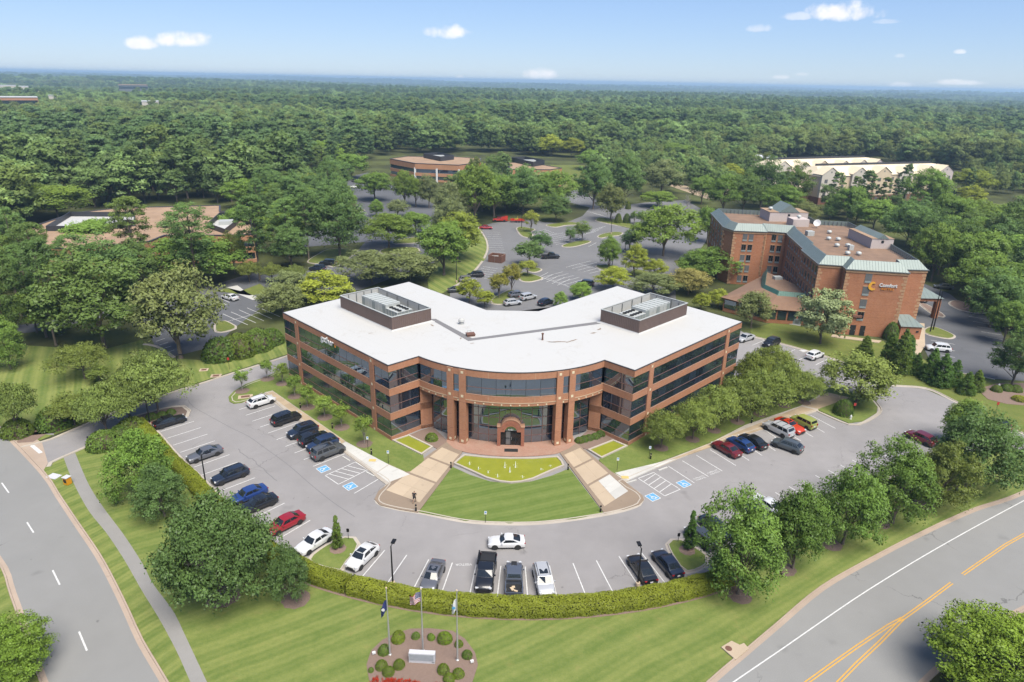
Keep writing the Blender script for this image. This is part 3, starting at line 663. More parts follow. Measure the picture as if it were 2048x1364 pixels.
# entry lawn
ent = GP([(905, 935), (940, 951), (980, 964), (1022, 969), (1064, 964), (1105, 952), (1139, 938), (1207, 1028), (1150, 1038), (1100, 1043), (1020, 1047), (930, 1042), (838, 1025)])
patch('entry_lawn', ent, 0.12, 'lawn_entry', th=1)
# pools with stone rims
def pool(name, poly, label, sm=False):
    p = smooth(poly, True, 0.8) if sm else poly
    if area(p) < 0: p = p[::-1]
    rt = empty(name, (0, 0, 0), label=label, cat='pool')
    MB().prism(p, -0.02, 0.2, bottom=False).obj('water', 'pool_green', rt)
    MB().sweep(p, [(0.02, 0.0), (0.02, 0.30), (-0.26, 0.30), (-0.26, 0.0)], True).obj('rim', 'kerb_concrete', rt)
    return rt
pool('fountain_pool', [(-6.5, 86.2), (-3.3, 85.7), (0.1, 85.55), (3.4, 85.7), (6.8, 86.3), (7.3, 85.2), (7.5, 84.1), (5.2, 82.3), (3.2, 80.6), (1.6, 79.8), (0.2, 79.55), (-1.3, 79.8), (-3, 80.6), (-5.2, 82.3), (-7.6, 84.1), (-7.1, 85.2)], 'large lime-green fountain pool with a curved stone rim before the entrance')
pool('reflecting_pool', GP([(790, 883), (817, 874), (862, 896), (843, 909)]), 'small lime-green pool left of the entrance walk')
pool('reflecting_pool', GP([(1180, 902), (1226, 884), (1250, 894), (1203, 916)]), 'small lime-green pool right of the entrance walk')
ze = lambda a, b: G(860 + a / 6.2, 780 + b / 6.2, 0.2)
for i, (a, b, h) in enumerate(((928, 960, .9), (1060, 955, .9), (990, 1015, 0.85), (490, 920, 0.4), (600, 980, 0.35), (722, 1025, 0.3), (838, 1075, 0.45), (1148, 1085, 0.35), (1375, 985, 0.25), (1490, 945, 0.15))):
    c_ = ze(a, b); mb = MB()
    mb.lathe([(0.07 + .08 * h, 0.0), (0.07, 0.03), (0.07, 0.12 * h), (0.055, 0.5 * h), (0.025, h), (0.001, h + 0.04)], (c_[0], c_[1], 0.2), 9)
    for k in range(9):
        a_ = random.uniform(0, 2 * PI); rr_ = random.uniform(0.08, 0.35); mb.box((c_[0] + rr_ * math.cos(a_), c_[1] + rr_ * math.sin(a_), 0.24 + random.uniform(0, h * 0.6)), (0.03, 0.03, 0.04), a_)
    side = ('left of the pair', 'right of the pair', 'tall middle')
    lb = ['tall white fountain jet, the left one at the back', 'tall white fountain jet, the right one at the back', 'tall white fountain jet in front of the back pair', 'small fountain jet at the far left of the pool', 'small fountain jet, second from the left end',
          'small fountain jet, third from the left end', 'small fountain jet left of the pool rim\'s lowest point', 'small fountain jet right of the pool rim\'s lowest point', 'very low fountain jet, second from the right end', 'barely rising fountain bubble at the right end of the pool'][i]
    mb.obj('fountain_jet', 'water_jet', sm=40, label=lb, cat='fountain jet', group='jets of the fountain pool')

# ---- stall markings
def off2(a, d, k): return (a[0] + d[0] * k, a[1] + d[1] * k)
segs = []
d45 = (-0.7071, -0.7071)
z3 = lambda a, b: G(240 + a / 3.41, 740 + b / 3.41)
L2i, L11i = z3(550, 393), z3(1297, 1025)
lst = [(505, 350), (550, 393), (597, 437), (647, 483), (697, 530), (747, 577), (802, 628), (860, 681), (920, 735), (985, 792), (1050, 848), (1122, 908), (1205, 965), (1297, 1025)]
STALL_L = [z3(*p) for p in lst]
for i, p in enumerate(STALL_L):
    k = max(0.0, (i - 9) / 5.0); ang = RAD(225 + 12 * k); segs.append((p, off2(p, (math.cos(ang), math.sin(ang)), 5.0)))
for p, q in (((769.5, 1100.6), (723, 1155)), ((813.5, 1110), (773, 1169)), ((857.5, 1119), (828, 1175.6)), ((904.7, 1125.4), (885, 1181)), ((952.2, 1129.4), (940, 1186)), ((1001.6, 1132), (995, 1190)), ((1050.4, 1133.4), (1055, 1190)),
             ((1098.8, 1131.2), (1112.8, 1190)), ((1146, 1126.5), (1169.4, 1185.6)), ((1192.7, 1121), (1222.9, 1178.7)), ((1237.8, 1112.5), (1275.7, 1170)), ((1283.5, 1106.3), (1326.4, 1161.3))):
    a, b = G(*p), G(*q); l = dist(a, b); segs.append((a, lerp(a, b, 5.2 / l)))
mark('stall_line', segs)
segs = []
W_IN = [z3(*p) for p in ((1012, 208), (1058, 245), (1105, 283), (1160, 321), (1215, 360), (1275, 402), (1338, 445), (1400, 488), (1465, 530), (1530, 573))]
for p in W_IN: segs.append((p, off2(p, d45, 5.0)))
segs.append((z3(1773, 738), z3(1597, 842)))
hq = [z3(1400, 720), z3(1605, 628), z3(1690, 680), z3(1490, 780)]
segs += [(hq[i], hq[(i + 1) % 4]) for i in range(4)] + [(lerp(hq[0], hq[1], k), lerp(hq[3], hq[2], min(1, k + 0.22))) for k in (0.12, 0.32, 0.52, 0.72)]
z6 = lambda a, b: G(1240 + a / 3.41, 640 + b / 3.41)
hq = [z6(125, 1080), z6(230, 1040), z6(410, 1155), z6(305, 1200)]
segs += [(hq[i], hq[(i + 1) % 4]) for i in range(4)] + [(lerp(hq[0], hq[3], k + 0.12), lerp(hq[1], hq[2], k)) for k in (0.08, 0.28, 0.48, 0.68)]
R_IN = [z6(*p) for p in ((330, 997), (425, 960), (520, 922), (615, 885), (708, 848), (800, 812), (890, 778), (980, 745), (1060, 716), (1140, 690), (1220, 668), (1300, 650))]
R_OUT = [z6(*p) for p in ((508, 1112), (603, 1068), (697, 1030), (790, 993), (880, 958), (970, 925), (1060, 892), (1148, 858), (1234, 825), (1315, 797), (1395, 767), (1470, 740))]
segs += list(zip(R_IN, R_OUT))
n_ = 9
for i in range(-3, n_ + 1):
    p = lerp(A0, A1, i / (n_ - 0.6)); segs.append((p, off2(p, OUT_R, 5.0)))
mark('stall_line', segs)
HO = [G(*p) for p in ((1530, 680), (1560, 690), (1590, 699), (1622, 708), (1655, 718))]
mark('stall_line', [(p, off2(p, (-0.75, -0.66), 5.0)) for p in HO])
zb = lambda a, b: G(900 + a / 3.793, 380 + b / 3.793)
segs = []
for (s0, s1, n, e) in (((265, 318), (300, 470), 9, (115, 2)), ((250, 580), (175, 655), 5, (115, 18)), ((745, 625), (910, 675), 4, (-95, 48)), ((880, 585), (1060, 632), 4, (190, -48)), ((690, 665), (860, 720), 4, (165, -45)), ((640, 318), (720, 350), 4, (90, -20)),
                       ((735, 350), (800, 415), 5, (125, -25)), ((1010, 340), (1080, 300), 4, (100, -25)), ((940, 385), (1050, 430), 3, (60, -30)), ((1040, 160), (1130, 185), 3, (80, 25)), ((470, 165), (600, 180), 5, (70, -25)), ((910, 60), (935, 110), 4, (70, 8))):
    for k in range(n + 1):
        a = (s0[0] + (s1[0] - s0[0]) * k / n, s0[1] + (s1[1] - s0[1]) * k / n); segs.append((zb(*a), zb(a[0] + e[0], a[1] + e[1])))
segs += [(zb(975, 560), zb(1215, 625)), (zb(690, 660), zb(965, 755))]
zc_ = lambda a, b: G(480 + a / 3.788, 260 + b / 3.788)
for (s0, s1, n, e) in (((865, 650), (905, 690), 4, (100, -20)), ((1085, 945), (1160, 945), 1, (0, 50)), ((1090, 955), (1090, 990), 3, (80, 0)), ((1395, 660), (1400, 715), 5, (60, 5)), ((640, 1045), (560, 1080), 3, (60, 10)), ((735, 1130), (790, 1110), 2, (70, 30))):
    for k in range(n + 1):
        a = (s0[0] + (s1[0] - s0[0]) * k / n, s0[1] + (s1[1] - s0[1]) * k / n); segs.append((zc_(*a), zc_(a[0] + e[0], a[1] + e[1])))
zll = lambda a, b: G(a / 3.41, 380 + b / 3.41)
for (s0, s1, n, e) in (((1520, 845), (1740, 790), 4, (170, 75)), ((1080, 960), (1190, 1090), 5, (-60, 20)), ((1495, 735), (1460, 770), 2, (70, 32)), ((985, 690), (1010, 720), 3, (70, 25))):
    for k in range(n + 1):
        a = (s0[0] + (s1[0] - s0[0]) * k / n, s0[1] + (s1[1] - s0[1]) * k / n); segs.append((zll(*a), zll(a[0] + e[0], a[1] + e[1])))
segs += [(zll(1540, 900), zll(1773, 835)), (zll(1540, 740), zll(1640, 745))]
zr = lambda a, b: G(1680 + a / 3.247, 540 + b / 3.247)
for (s0, s1, n, e) in (((835, 300), (1000, 500), 6, (130, 22)), ((590, 455), (590, 540), 2, (155, 28))):
    for k in range(n + 1):
        a = (s0[0] + (s1[0] - s0[0]) * k / n, s0[1] + (s1[1] - s0[1]) * k / n); segs.append((zr(*a), zr(a[0] + e[0], a[1] + e[1])))
mark('stall_line', segs, 0.13)
mark('stop_bar', [zl((140, 292), (185, 330))], 0.5, 0.016)
# tyre scuff and drain of old sealing on the car park
sk = smooth([z3(*p) for p in ((465, 205), (500, 250), (640, 330), (760, 395), (880, 455), (1000, 540), (1150, 650), (1300, 780), (1450, 900), (1600, 1000))], step=1.0)
MB().ribbon(offset(sk, .05), offset(sk, -.05), 0.0095).obj('tar_seam', 'roof_walkpad', kind='structure')
sk = [z3(*p) for p in ((808, 540), (835, 570), (860, 590), (880, 605), (905, 606), (945, 650), (985, 670), (1000, 700), (1040, 725), (1068, 755))]
sk = [(x + random.uniform(-.12, .12), y + random.uniform(-.12, .12)) for x, y in smooth(sk, step=0.5)]
MB().ribbon(offset(sk, .06), offset(sk, -.06), 0.010).obj('tar_seam', 'roof_walkpad', kind='structure')

# ---- wheelchair symbols: blue panel, white border and figure (painted)
def access_mark(c, ang, label):
    rt = empty('accessible_marking', (c[0], c[1], 0.0), ang, label=label, cat='pavement marking', group='painted wheelchair symbols')
    MB().box((0, 0, 0.013), (1.54, 1.54, 0.004)).obj('border', 'paint_white_line', rt)
    MB().box((0, 0, 0.018), (1.36, 1.36, 0.004)).obj('panel', 'paint_blue', rt)
    mb = MB(); zz = 0.0225
    ring = [(0.30 * math.cos(a), -0.18 + 0.30 * math.sin(a)) for a in np.linspace(RAD(130), RAD(385), 16)]
    mb.ribbon(offset(ring, .05), offset(ring, -.05), zz)
    pl_ = [(-0.1, 0.28), (-0.06, -0.02), (0.22, -0.04), (0.36, -0.40), (0.47, -0.37)]; mb.ribbon(offset(pl_, .055), offset(pl_, -.055), zz + .001)
    line(mb, (-0.08, 0.14), (0.2, 0.12), 0.09, zz + .002)
    mb.sheet([(-0.1 + 0.1 * math.cos(a), 0.42 + 0.1 * math.sin(a)) for a in np.linspace(0, 2 * PI, 12)[:-1]], zz)
    mb.obj('wheelchair_figure', 'paint_white_line', rt, fix=False)
access_mark(z3(1388, 675), RAD(-45), 'blue wheelchair symbol nearest the parked grey SUV, left car park'); access_mark(z3(1570, 793), RAD(-45), 'blue wheelchair symbol nearest the entrance walk, left car park')
access_mark(z6(435, 1117), RAD(33), 'blue wheelchair symbol beside the visitor stalls, right car park'); access_mark(z6(223, 1208), RAD(33), 'blue wheelchair symbol nearest the entrance walk, right car park')
# wheel stops
for (a, b, lb) in (((1530, 585), (1585, 618), 'concrete wheel stop beside the parked grey SUV'), ((1690, 690), (1752, 722), 'concrete wheel stop nearest the left entrance walk')):
    p, q = z3(*a), z3(*b); c = lerp(p, q, .5); c = off2(c, d45, .35); MB().box((c[0], c[1], .06), (1.7, .2, .12), math.atan2(q[1] - p[1], q[0] - p[0])).obj('wheel_stop', 'concrete_white', label=lb, cat='wheel stop', group='concrete wheel stops')
for (a, b, lb) in (((40, 1115), (115, 1092), 'concrete wheel stop nearest the right entrance walk'), ((258, 1030), (325, 1005), 'concrete wheel stop at the second accessible stall, right car park')):
    p, q = z6(*a), z6(*b); c = lerp(p, q, .5); MB().box((c[0], c[1], .06), (1.7, .2, .12), math.atan2(q[1] - p[1], q[0] - p[0])).obj('wheel_stop', 'concrete_white', label=lb, cat='wheel stop', group='concrete wheel stops')
# stencilled words
def stencil(txt, c, ang, size, label):
    me = text_mesh(txt, size, 0.0, 'paint_white_line', bold=0.0); link('stencilled_words', me, None, (c[0], c[1], 0.014), ang, label=label, cat='pavement marking', group='stencilled words on the car park')
stencil('VISITOR', G(927.5, 1129), RAD(183), 0.52, 'white stencilled word in the bottom row stall beside the black pickup')
stencil('15 MINUTE\n  PARKING', z6(541, 1080), RAD(30), 0.42, 'white stencilled words in the stall beside the wheelchair symbol'); stencil('15 MINUTE\n  PARKING', z6(637, 1040), RAD(30), 0.42, 'white stencilled words in the second stall from the wheelchair symbol')

# ---- kerbed islands
def island(poly, m='lawn_island', sm=True):
    p = smooth(poly, True, 0.8) if sm else poly
    if area(p) < 0: p = p[::-1]
    struct('island', MB().prism(p, -0.02, 0.12, bottom=False), m)
    struct('kerb', MB().sweep(p, [(0.0, 0.125), (0.0, -0.02), (-0.45, -0.02), (-0.45, 0.012), (-0.16, 0.02), (-0.13, 0.135), (0.0, 0.135)], True), 'kerb_concrete')
island(GP([(622, 1120), (655, 1092), (690, 1077), (706, 1078), (714, 1090), (708, 1105), (692, 1122), (680, 1140), (655, 1135)]), 'lawn_bed')
island(GP([(1338, 1090), (1346, 1082), (1362, 1082), (1385, 1095), (1410, 1112), (1410, 1128), (1375, 1142), (1352, 1118)]), 'lawn_bed')
for pts in (((510, 295), (540, 280), (600, 290), (640, 300), (610, 320), (625, 345), (600, 362), (545, 345)), ((735, 268), (800, 255), (900, 245), (960, 250), (990, 262), (880, 268), (800, 282)), ((855, 425), (900, 405), (1000, 385), (1055, 388), (1050, 400), (950, 428), (880, 433)),
            ((1125, 352), (1170, 332), (1250, 320), (1305, 325), (1280, 345), (1200, 352), (1150, 364)), ((535, 640), (560, 625), (620, 640), (690, 665), (680, 680), (600, 697), (540, 685)), ((590, 610), (650, 590), (690, 605), (640, 625)),
            ((1110, 580), (1160, 570), (1230, 575), (1290, 600), (1340, 640), (1260, 630), (1200, 625)), ((320, 840), (370, 800), (460, 760), (520, 780), (470, 810), (420, 860), (340, 865))):
    island([zb(*p) for p in pts], 'lawn_island')
patch('planting_strip', [zb(*p) for p in ((1100, 225), (1130, 210), (1250, 225), (1330, 230), (1420, 290), (1400, 300), (1250, 265), (1130, 240))], 0.12, 'lawn_island', th=1); kerb([zb(*p) for p in ((1420, 298), (1250, 268), (1130, 243), (1098, 230), (1105, 218))], -1)
patch('planting_strip', [zb(*p) for p in ((1350, 640), (1400, 600), (1500, 620), (1700, 660), (1750, 600), (1700, 540), (1900, 480), (1930, 640), (1700, 760), (1500, 700))], 0.12, 'lawn_island', th=1)
for pts in (((840, 605), (890, 598), (940, 608), (900, 622), (850, 630)), ((1070, 915), (1130, 895), (1300, 890), (1350, 905), (1330, 930), (1170, 940), (1080, 935)), ((1180, 840), (1250, 825), (1350, 815), (1365, 835), (1330, 855), (1170, 860)), ((520, 1000), (600, 940), (680, 905), (800, 905), (885, 915), (800, 985), (720, 1035), (650, 1020))):
    island([zc_(*p) for p in pts], 'lawn_island')
island([zll(*p) for p in ((1480, 900), (1530, 895), (1600, 930), (1600, 945), (1540, 965), (1480, 965))])
patch('lawn_strip', [zll(*p) for p in ((1450, 690), (1560, 670), (1640, 690), (1773, 640), (1850, 700), (1700, 720), (1560, 700))], 0.05, 'lawn_island', th=1)
island([zr(*p) for p in ((560, 385), (610, 372), (700, 405), (738, 430), (700, 445), (590, 425), (555, 410))], 'lawn_island')
island([zr(*p) for p in ((715, 215), (760, 200), (850, 230), (900, 250), (980, 270), (900, 280), (800, 265), (740, 240))], 'mulch')
island([zr(*p) for p in ((520, 215), (560, 225), (660, 285), (665, 305), (620, 295), (540, 240))], 'mulch')
patch('planting_bed', [zr(*p) for p in ((905, 790), (940, 760), (1030, 735), (1195, 735), (1260, 800), (1195, 880), (1080, 870), (960, 840))], 0.05, 'mulch', th=1)
patch('hotel_walk', [zr(*p) for p in ((500, 345), (548, 350), (552, 490), (520, 545), (460, 560), (490, 500))], 0.12, 'concrete_walk', th=1)
patch('hotel_walk', [zr(*p) for p in ((-50, 420), (0, 428), (270, 462), (250, 475), (0, 445), (-60, 436))], 0.12, 'concrete_walk', th=1)
# footpath along the west road, laid in long asphalt strips
fl = smooth(zl((285, 345), (330, 460), (400, 590), (480, 690), (560, 810), (640, 950), (720, 1080), (800, 1230), (860, 1364), (930, 1500)), step=1.0)
fr = smooth(zl((340, 330), (400, 470), (470, 580), (560, 700), (650, 840), (690, 920), (780, 1040), (830, 1140), (935, 1364), (1000, 1500)), step=1.0)
def resample(p, n):
    L = [0.0]
    for a, b in zip(p, p[1:]): L.append(L[-1] + dist(a, b))
    return [tuple(np.interp(L[-1] * k / (n - 1), L, [q[i] for q in p]) for i in (0, 1)) for k in range(n)]
fl, fr = resample(fl, 40), resample(fr, 40)
struct('footpath', MB().ribbon(fl, fr, 0.018), 'asphalt_path')
fp2 = zl((180, 165), (200, 245), (245, 250), (225, 190), (200, 150)); patch('footpath', fp2, 0.018, 'asphalt_path')
patch('planting_bed', zl((85, 255), (160, 225), (250, 240), (330, 200), (310, 190), (240, 215), (200, 250), (150, 280), (75, 285)), 0.03, 'mulch')
# mulch rings under the trees
def mulch_ring(c, r_, m='mulch_dark', z=0.02):
    n = 18; a0 = random.uniform(0, 6)
    ring = [(c[0] + r_ * (1 + 0.06 * math.sin(3 * k + a0)) * math.cos(2 * PI * k / n), c[1] + r_ * (1 + 0.06 * math.sin(3 * k + a0)) * math.sin(2 * PI * k / n)) for k in range(n)]
    struct('mulch_ring', MB().prism(ring, -0.02, z, bottom=False).add([(c[0], c[1], z + .1)] + [(p[0], p[1], z) for p in ring], [(0, 1 + k, 1 + (k + 1) % n) for k in range(n)]), m)
# ================================================================== OFFICE BUILDING
ZB = [(0.63, 3.35), (4.5, 7.35), (8.45, 11.2)]
ROOF_Z = 12.2
OB = empty('office_building', (0, 100, 0), label='three-storey brick and dark glass office with a white roof and curved front', cat='building')
OB.location = (0, 0, 0)
CC, RO, RI = (0, 109.25), 20.5, 18.85
aN = math.asin(13.87 / RO)
arc_o = arc_pts(*CC, RO, -aN, aN, 40)
foot = [(-40.2, 113.0), (-17.8, 90.45)] + arc_o + [(17.8, 90.45), (40.2, 113.0), (21.2, 133.9), (4.65, 116.6), (-4.65, 116.6), (-21.2, 133.9)]
if area(foot) < 0: foot = foot[::-1]
low = [(-40.2, 113.0), (-17.8, 90.45), (-13.87, 94.35), (-12.15, 95.1)]
low_r = [(12.15, 95.1), (13.87, 94.35), (17.8, 90.45), (40.2, 113.0), (21.2, 133.9), (4.65, 116.6), (-4.65, 116.6), (-21.2, 133.9)]
loop_low = low + arc_pts(*CC, RI + 0.15, -RAD(39.5), RAD(39.5), 30) + low_r        # ground-level outline with the recess
def band(name, poly, z0, z1, m, out=0.0, th=0.35, parent=OB, sm=None):
    if area(poly) < 0: poly = poly[::-1]
    return MB().sweep(poly, [(-out, z0), (-out, z1), (th, z1), (th, z0)], True).obj(name, m, parent, sm)
band('brick_band', foot, 11.2, ROOF_Z, 'brick_office', sm=25); band('brick_band', foot, 7.35, 8.45, 'brick_office', sm=25)
wing_l = [(-12.15, 95.1), (-13.87, 94.35), (-17.8, 90.45), (-40.2, 113.0), (-21.2, 133.9), (-4.65, 116.6), (4.65, 116.6), (21.2, 133.9), (40.2, 113.0), (17.8, 90.45), (13.87, 94.35), (12.15, 95.1)][::-1]
def openband(name, z0, z1, m, out=0.0, th=0.35):
    return MB().sweep(wing_l, [(-out, z0), (-out, z1), (th, z1), (th, z0)]).obj(name, m, OB)
openband('brick_band', 0.0, 0.63, 'brick_office'); openband('brick_band', 3.35, 4.5, 'brick_office')
for z0 in (0.63, 4.5): openband('sill_course', z0 - 0.04, z0 + 0.02, 'brick_sill', 0.015)
band('sill_course', foot, 8.41, 8.47, 'brick_sill', 0.015)
# lower edge of the curved front: deeper brick beam, ledge line, soffit
cl = arc_pts(*CC, RO, -aN, aN, 40)
MB().sweep(cl, [(0.0, 6.95), (0.0, 7.346), (0.35, 7.346), (0.35, 6.95)]).obj('brick_beam', 'brick_office', OB, sm=25)
MB().sweep(cl, [(-0.05, 7.42), (-0.05, 7.50), (0.0, 7.50), (0.0, 7.42)]).obj('ledge', 'limestone', OB)
so, si_ = arc_pts(*CC, RO - 0.3, -aN, aN, 30), arc_pts(*CC, RI, -RAD(39.5), RAD(39.5), 30)
MB().ribbon(so, si_, 7.15).obj('soffit', 'limestone', OB, fix=False)
for sx in (-1, 1):   # brick return walls of the recess
    MB().prism([(sx * 13.87, 94.35), (sx * 12.15, 95.1), (sx * 12.4, 95.6), (sx * 13.9, 95.2)], 0.0, 7.34, bottom=False).obj('return_wall', 'brick_office', OB)
# roof membrane and dark edge flashing
MB().prism(offset(foot, -0.03, True), ROOF_Z + 0.006, ROOF_Z + 0.11).obj('roof_edge', 'fascia_dark', OB)
MB().prism(offset(foot, 0.10, True), ROOF_Z + 0.05, ROOF_Z + 0.14).obj('roof', 'roof_white', OB)
RZ = ROOF_Z + 0.14
MB().prism([(-14.2, 111.0), (-13.2, 111.2), (-6.4, 102.1), (14.6, 111.4), (15.2, 110.9), (15.2, 110.4), (-6.9, 100.8)], RZ - .05, RZ + 0.012).obj('walkway_pad', 'roof_walkpad', OB)
def blotch(c, rx, ry, ang, seed):
    rnd = random.Random(seed); n = 16; co, s_ = math.cos(ang), math.sin(ang); q = []
    for k in range(n):
        a = 2 * PI * k / n; r_ = 0.55 + rnd.random() * 0.6; x, y = rx * r_ * math.cos(a), ry * r_ * math.sin(a); q.append((c[0] + x * co - y * s_, c[1] + x * s_ + y * co))
    MB().sheet(q, RZ + 0.008).obj('roof_stain', 'roof_dirt', OB)
for c, rx, ry, a in (((10.0 - 2.6, 101.3), 1.6, .22, .1), ((9.6, 101.9), 1.3, .2, .7), ((6.2, 101.2), 1.0, .16, -.2), ((13.4, 105.7), .7, .2, 0.5), ((14.6, 107.6), .8, .2, 1.0), ((-8.2, 102.0), .5, .15, 1.5), ((-6.2, 99.9), .4, .14, .4), ((-23, 103.5), .4, .12, .4), ((-13.5, 107.9), .6, .2, 2.2)):
    blotch(c, rx, ry, a, int(rx * 1000 + c[0] * 10))
# panes
def pane(a, b, z0, z1, nx, ny, m='glass_dark', inset=0.0):
    """one glass pane between plan points a, b; very slightly out of plane like real glazing"""
    cx, cy_ = (a[0] + b[0]) / 2 - nx * inset, (a[1] + b[1]) / 2 - ny * inset
    L = dist(a, b) - 0.05; me = MB().box((0, 0, 0), (L, 0.03, z1 - z0 - 0.05)).mesh('pane', m)
    o = link('pane', me, OB, (cx, cy_, (z0 + z1) / 2), (random.gauss(0, 0.0022), 0, math.atan2(b[1] - a[1], b[0] - a[0]) + random.gauss(0, 0.0022)))
    return o
def glazing(a, b, n, floors, split=0.42, back=0.10):
    """ribbon window from a to b (exterior on the right of a->b), n panes wide, with rails and mullions"""
    L = dist(a, b); tx, ty = (b[0] - a[0]) / L, (b[1] - a[1]) / L; nx, ny = ty, -tx; rz = math.atan2(ty, tx)
    ml = MB()
    for z0, z1 in floors:
        zm = z0 + (z1 - z0) * split
        for i in range(n):
            p, q = lerp(a, b, i / n), lerp(a, b, (i + 1) / n)
            pane(p, q, z0, zm, nx, ny, inset=back); pane(p, q, zm, z1, nx, ny, inset=back)
        c = lerp(a, b, .5); ml.box((c[0] - nx * (back - .03), c[1] - ny * (back - .03), zm), (L, 0.07, 0.07), rz)
        for i in range(n + 1):
            p = lerp(a, b, i / n); verts.box((p[0] - nx * (back - .012), p[1] - ny * (back - .012), (z0 + z1) / 2), (0.035, 0.03, z1 - z0), rz)
    return ml
def pil(s, a, b, w_=1.1):
    L = dist(a, b); c = lerp(a, b, s / L); tx, ty = (b[0] - a[0]) / L, (b[1] - a[1]) / L; return c, (ty, -tx), math.atan2(ty, tx)
rails = MB(); verts = MB()
for sx in (-1, 1):
    c1, c0 = (sx * 17.8, 90.45), (sx * 40.2, 113.0)
    L = dist(c0, c1)
    for s_ in (4.4, 27.2):
        c = lerp(c1, c0, s_ / L); a, b = (c1, c0) if sx > 0 else (c0, c1)
        tx, ty = (b[0] - a[0]) / L, (b[1] - a[1]) / L; nx, ny = ty, -tx; rz = math.atan2(ty, tx)
        MB().box((c[0] - nx * .1, c[1] - ny * .1, 6.08), (1.1, 0.33, 12.16), rz).obj('pilaster', 'brick_office', OB)
        for z in (0.35, 3.93, 7.9, 11.72):
            MB().box((c[0] + nx * .075, c[1] + ny * .075, z), (0.36, 0.03, 0.36), rz).obj('stone_square', 'stone_lamp', OB)
    for s0, s1, n in ((0.06, 3.85, 2), (4.95, 26.65, 10), (27.75, L - .05, 2)):
        p, q = lerp(c1, c0, s0 / L), lerp(c1, c0, s1 / L)
        a, b = (p, q) if sx > 0 else (q, p)
        m_ = glazing(a, b, n, ZB); rails.add(m_.v, m_.f)
    # notch faces
    p, q = (sx * 13.87, 94.35), (sx * 17.8, 90.45); p2, q2 = lerp(p, q, 0.03), lerp(p, q, 0.985)
    a, b = (p2, q2) if sx > 0 else (q2, p2)
    m_ = glazing(a, b, 2, ZB); rails.add(m_.v, m_.f)
    # back of the building: broad single lights
    for p, q in (((sx * 40.2, 113.0), (sx * 21.2, 133.9)), ((sx * 21.2, 133.9), (sx * 4.65, 116.6))):
        a, b = (p, q) if sx > 0 else (q, p)
        for z0, z1 in ZB:
            L2 = dist(a, b); tx, ty = (b[0] - a[0]) / L2, (b[1] - a[1]) / L2; pane(lerp(a, b, .01), lerp(a, b, .99), z0, z1, ty, -tx, inset=0.1)
for z0, z1 in ZB: pane((-4.6, 116.6), (4.6, 116.6), z0, z1, 0, 1, inset=.1)
# curved ribbon of the top floor
z0, z1 = ZB[2]; zm = z0 + (z1 - z0) * .42
rb = arc_pts(*CC, RO - 0.1, -aN * .985, aN * .985, 14)
for p, q in zip(rb, rb[1:]):
    nx, ny = (p[0] + q[0]) / 2 - CC[0], (p[1] + q[1]) / 2 - CC[1]; l = math.hypot(nx, ny); nx, ny = nx / l, ny / l
    pane(p, q, z0, zm, nx, ny); pane(p, q, zm, z1, nx, ny)
    c = lerp(p, q, .5); rz = math.atan2(q[1] - p[1], q[0] - p[0])
    rails.box((c[0] + nx * .03, c[1] + ny * .03, zm), (dist(p, q), 0.07, 0.07), rz); verts.box((p[0] + nx * .02, p[1] + ny * .02, (z0 + z1) / 2), (0.035, 0.03, z1 - z0), rz)
# curtain wall of the recess
rb = arc_pts(*CC, RI, -RAD(39.2), RAD(39.2), 16); zs = [0.12, 1.35, 2.8, 4.25, 5.7, 7.14]; cw = MB()
for i, (p, q) in enumerate(zip(rb, rb[1:])):
    nx, ny = (p[0] + q[0]) / 2 - CC[0], (p[1] + q[1]) / 2 - CC[1]; l = math.hypot(nx, ny); nx, ny = nx / l, ny / l; c = lerp(p, q, .5); rz = math.atan2(q[1] - p[1], q[0] - p[0])
    for za, zb_ in zip(zs, zs[1:]): pane(p, q, za, zb_, nx, ny); cw.box((c[0] + nx * .03, c[1] + ny * .03, zb_), (dist(p, q), .07, .07), rz)
    cw.box((p[0] + nx * .03, p[1] + ny * .03, 3.6), (.08, .08, 7.0), rz)
cw.obj('curtain_wall_frame', 'mullion', OB); rails.obj('window_rails', 'mullion', OB); verts.obj('window_mullions', 'mullion_dark', OB)
# paired columns on the curve
for x in (-8.9, -7.05, 7.05, 8.9):
    th = math.asin(x / RO); nx, ny = math.sin(th), -math.cos(th); rz = th
    c = (CC[0] + nx * (RO - 0.40), CC[1] + ny * (RO - 0.40))
    col = MB().box((c[0], c[1], 6.08), (1.0, 1.1, 12.16), rz).obj('column', 'brick_office', OB)
    for z in (0.55, 7.95, 11.72): MB().box((c[0] + nx * .565, c[1] + ny * .565, z), (0.38, .03, .38), rz).obj('stone_square', 'stone_lamp', col)
    for s_ in (-1, 1): MB().box((c[0] + s_ * math.cos(rz) * .515, c[1] + s_ * math.sin(rz) * .515, .55), (.03, .38, .38), rz).obj('stone_square', 'stone_lamp', col)
    for z in (2.4, 4.7, 7.0): MB().box((c[0], c[1], z), (1.014, 1.114, .03), rz).obj('joint', 'brick_dark', col)
for k in range(-11, 12):   # small square downlights along the beam
    th = aN * k / 11.6
    if any(abs(math.sin(th) * RO - x) < .62 for x in (-8.9, -7.05, 7.05, 8.9)): continue
    nx, ny = math.sin(th), -math.cos(th); MB().box((CC[0] + nx * (RO + .02), CC[1] + ny * (RO + .02), 7.16), (.2, .05, .2), th).obj('beam_light', 'stone_lamp', OB)
for z in (7.9, 11.7):
    for th in (-.16, .17): MB().box((CC[0] + math.sin(th) * (RO + .004), CC[1] - math.cos(th) * (RO + .004), z), (.03, .02, 1.0), th).obj('joint', 'limestone', OB)
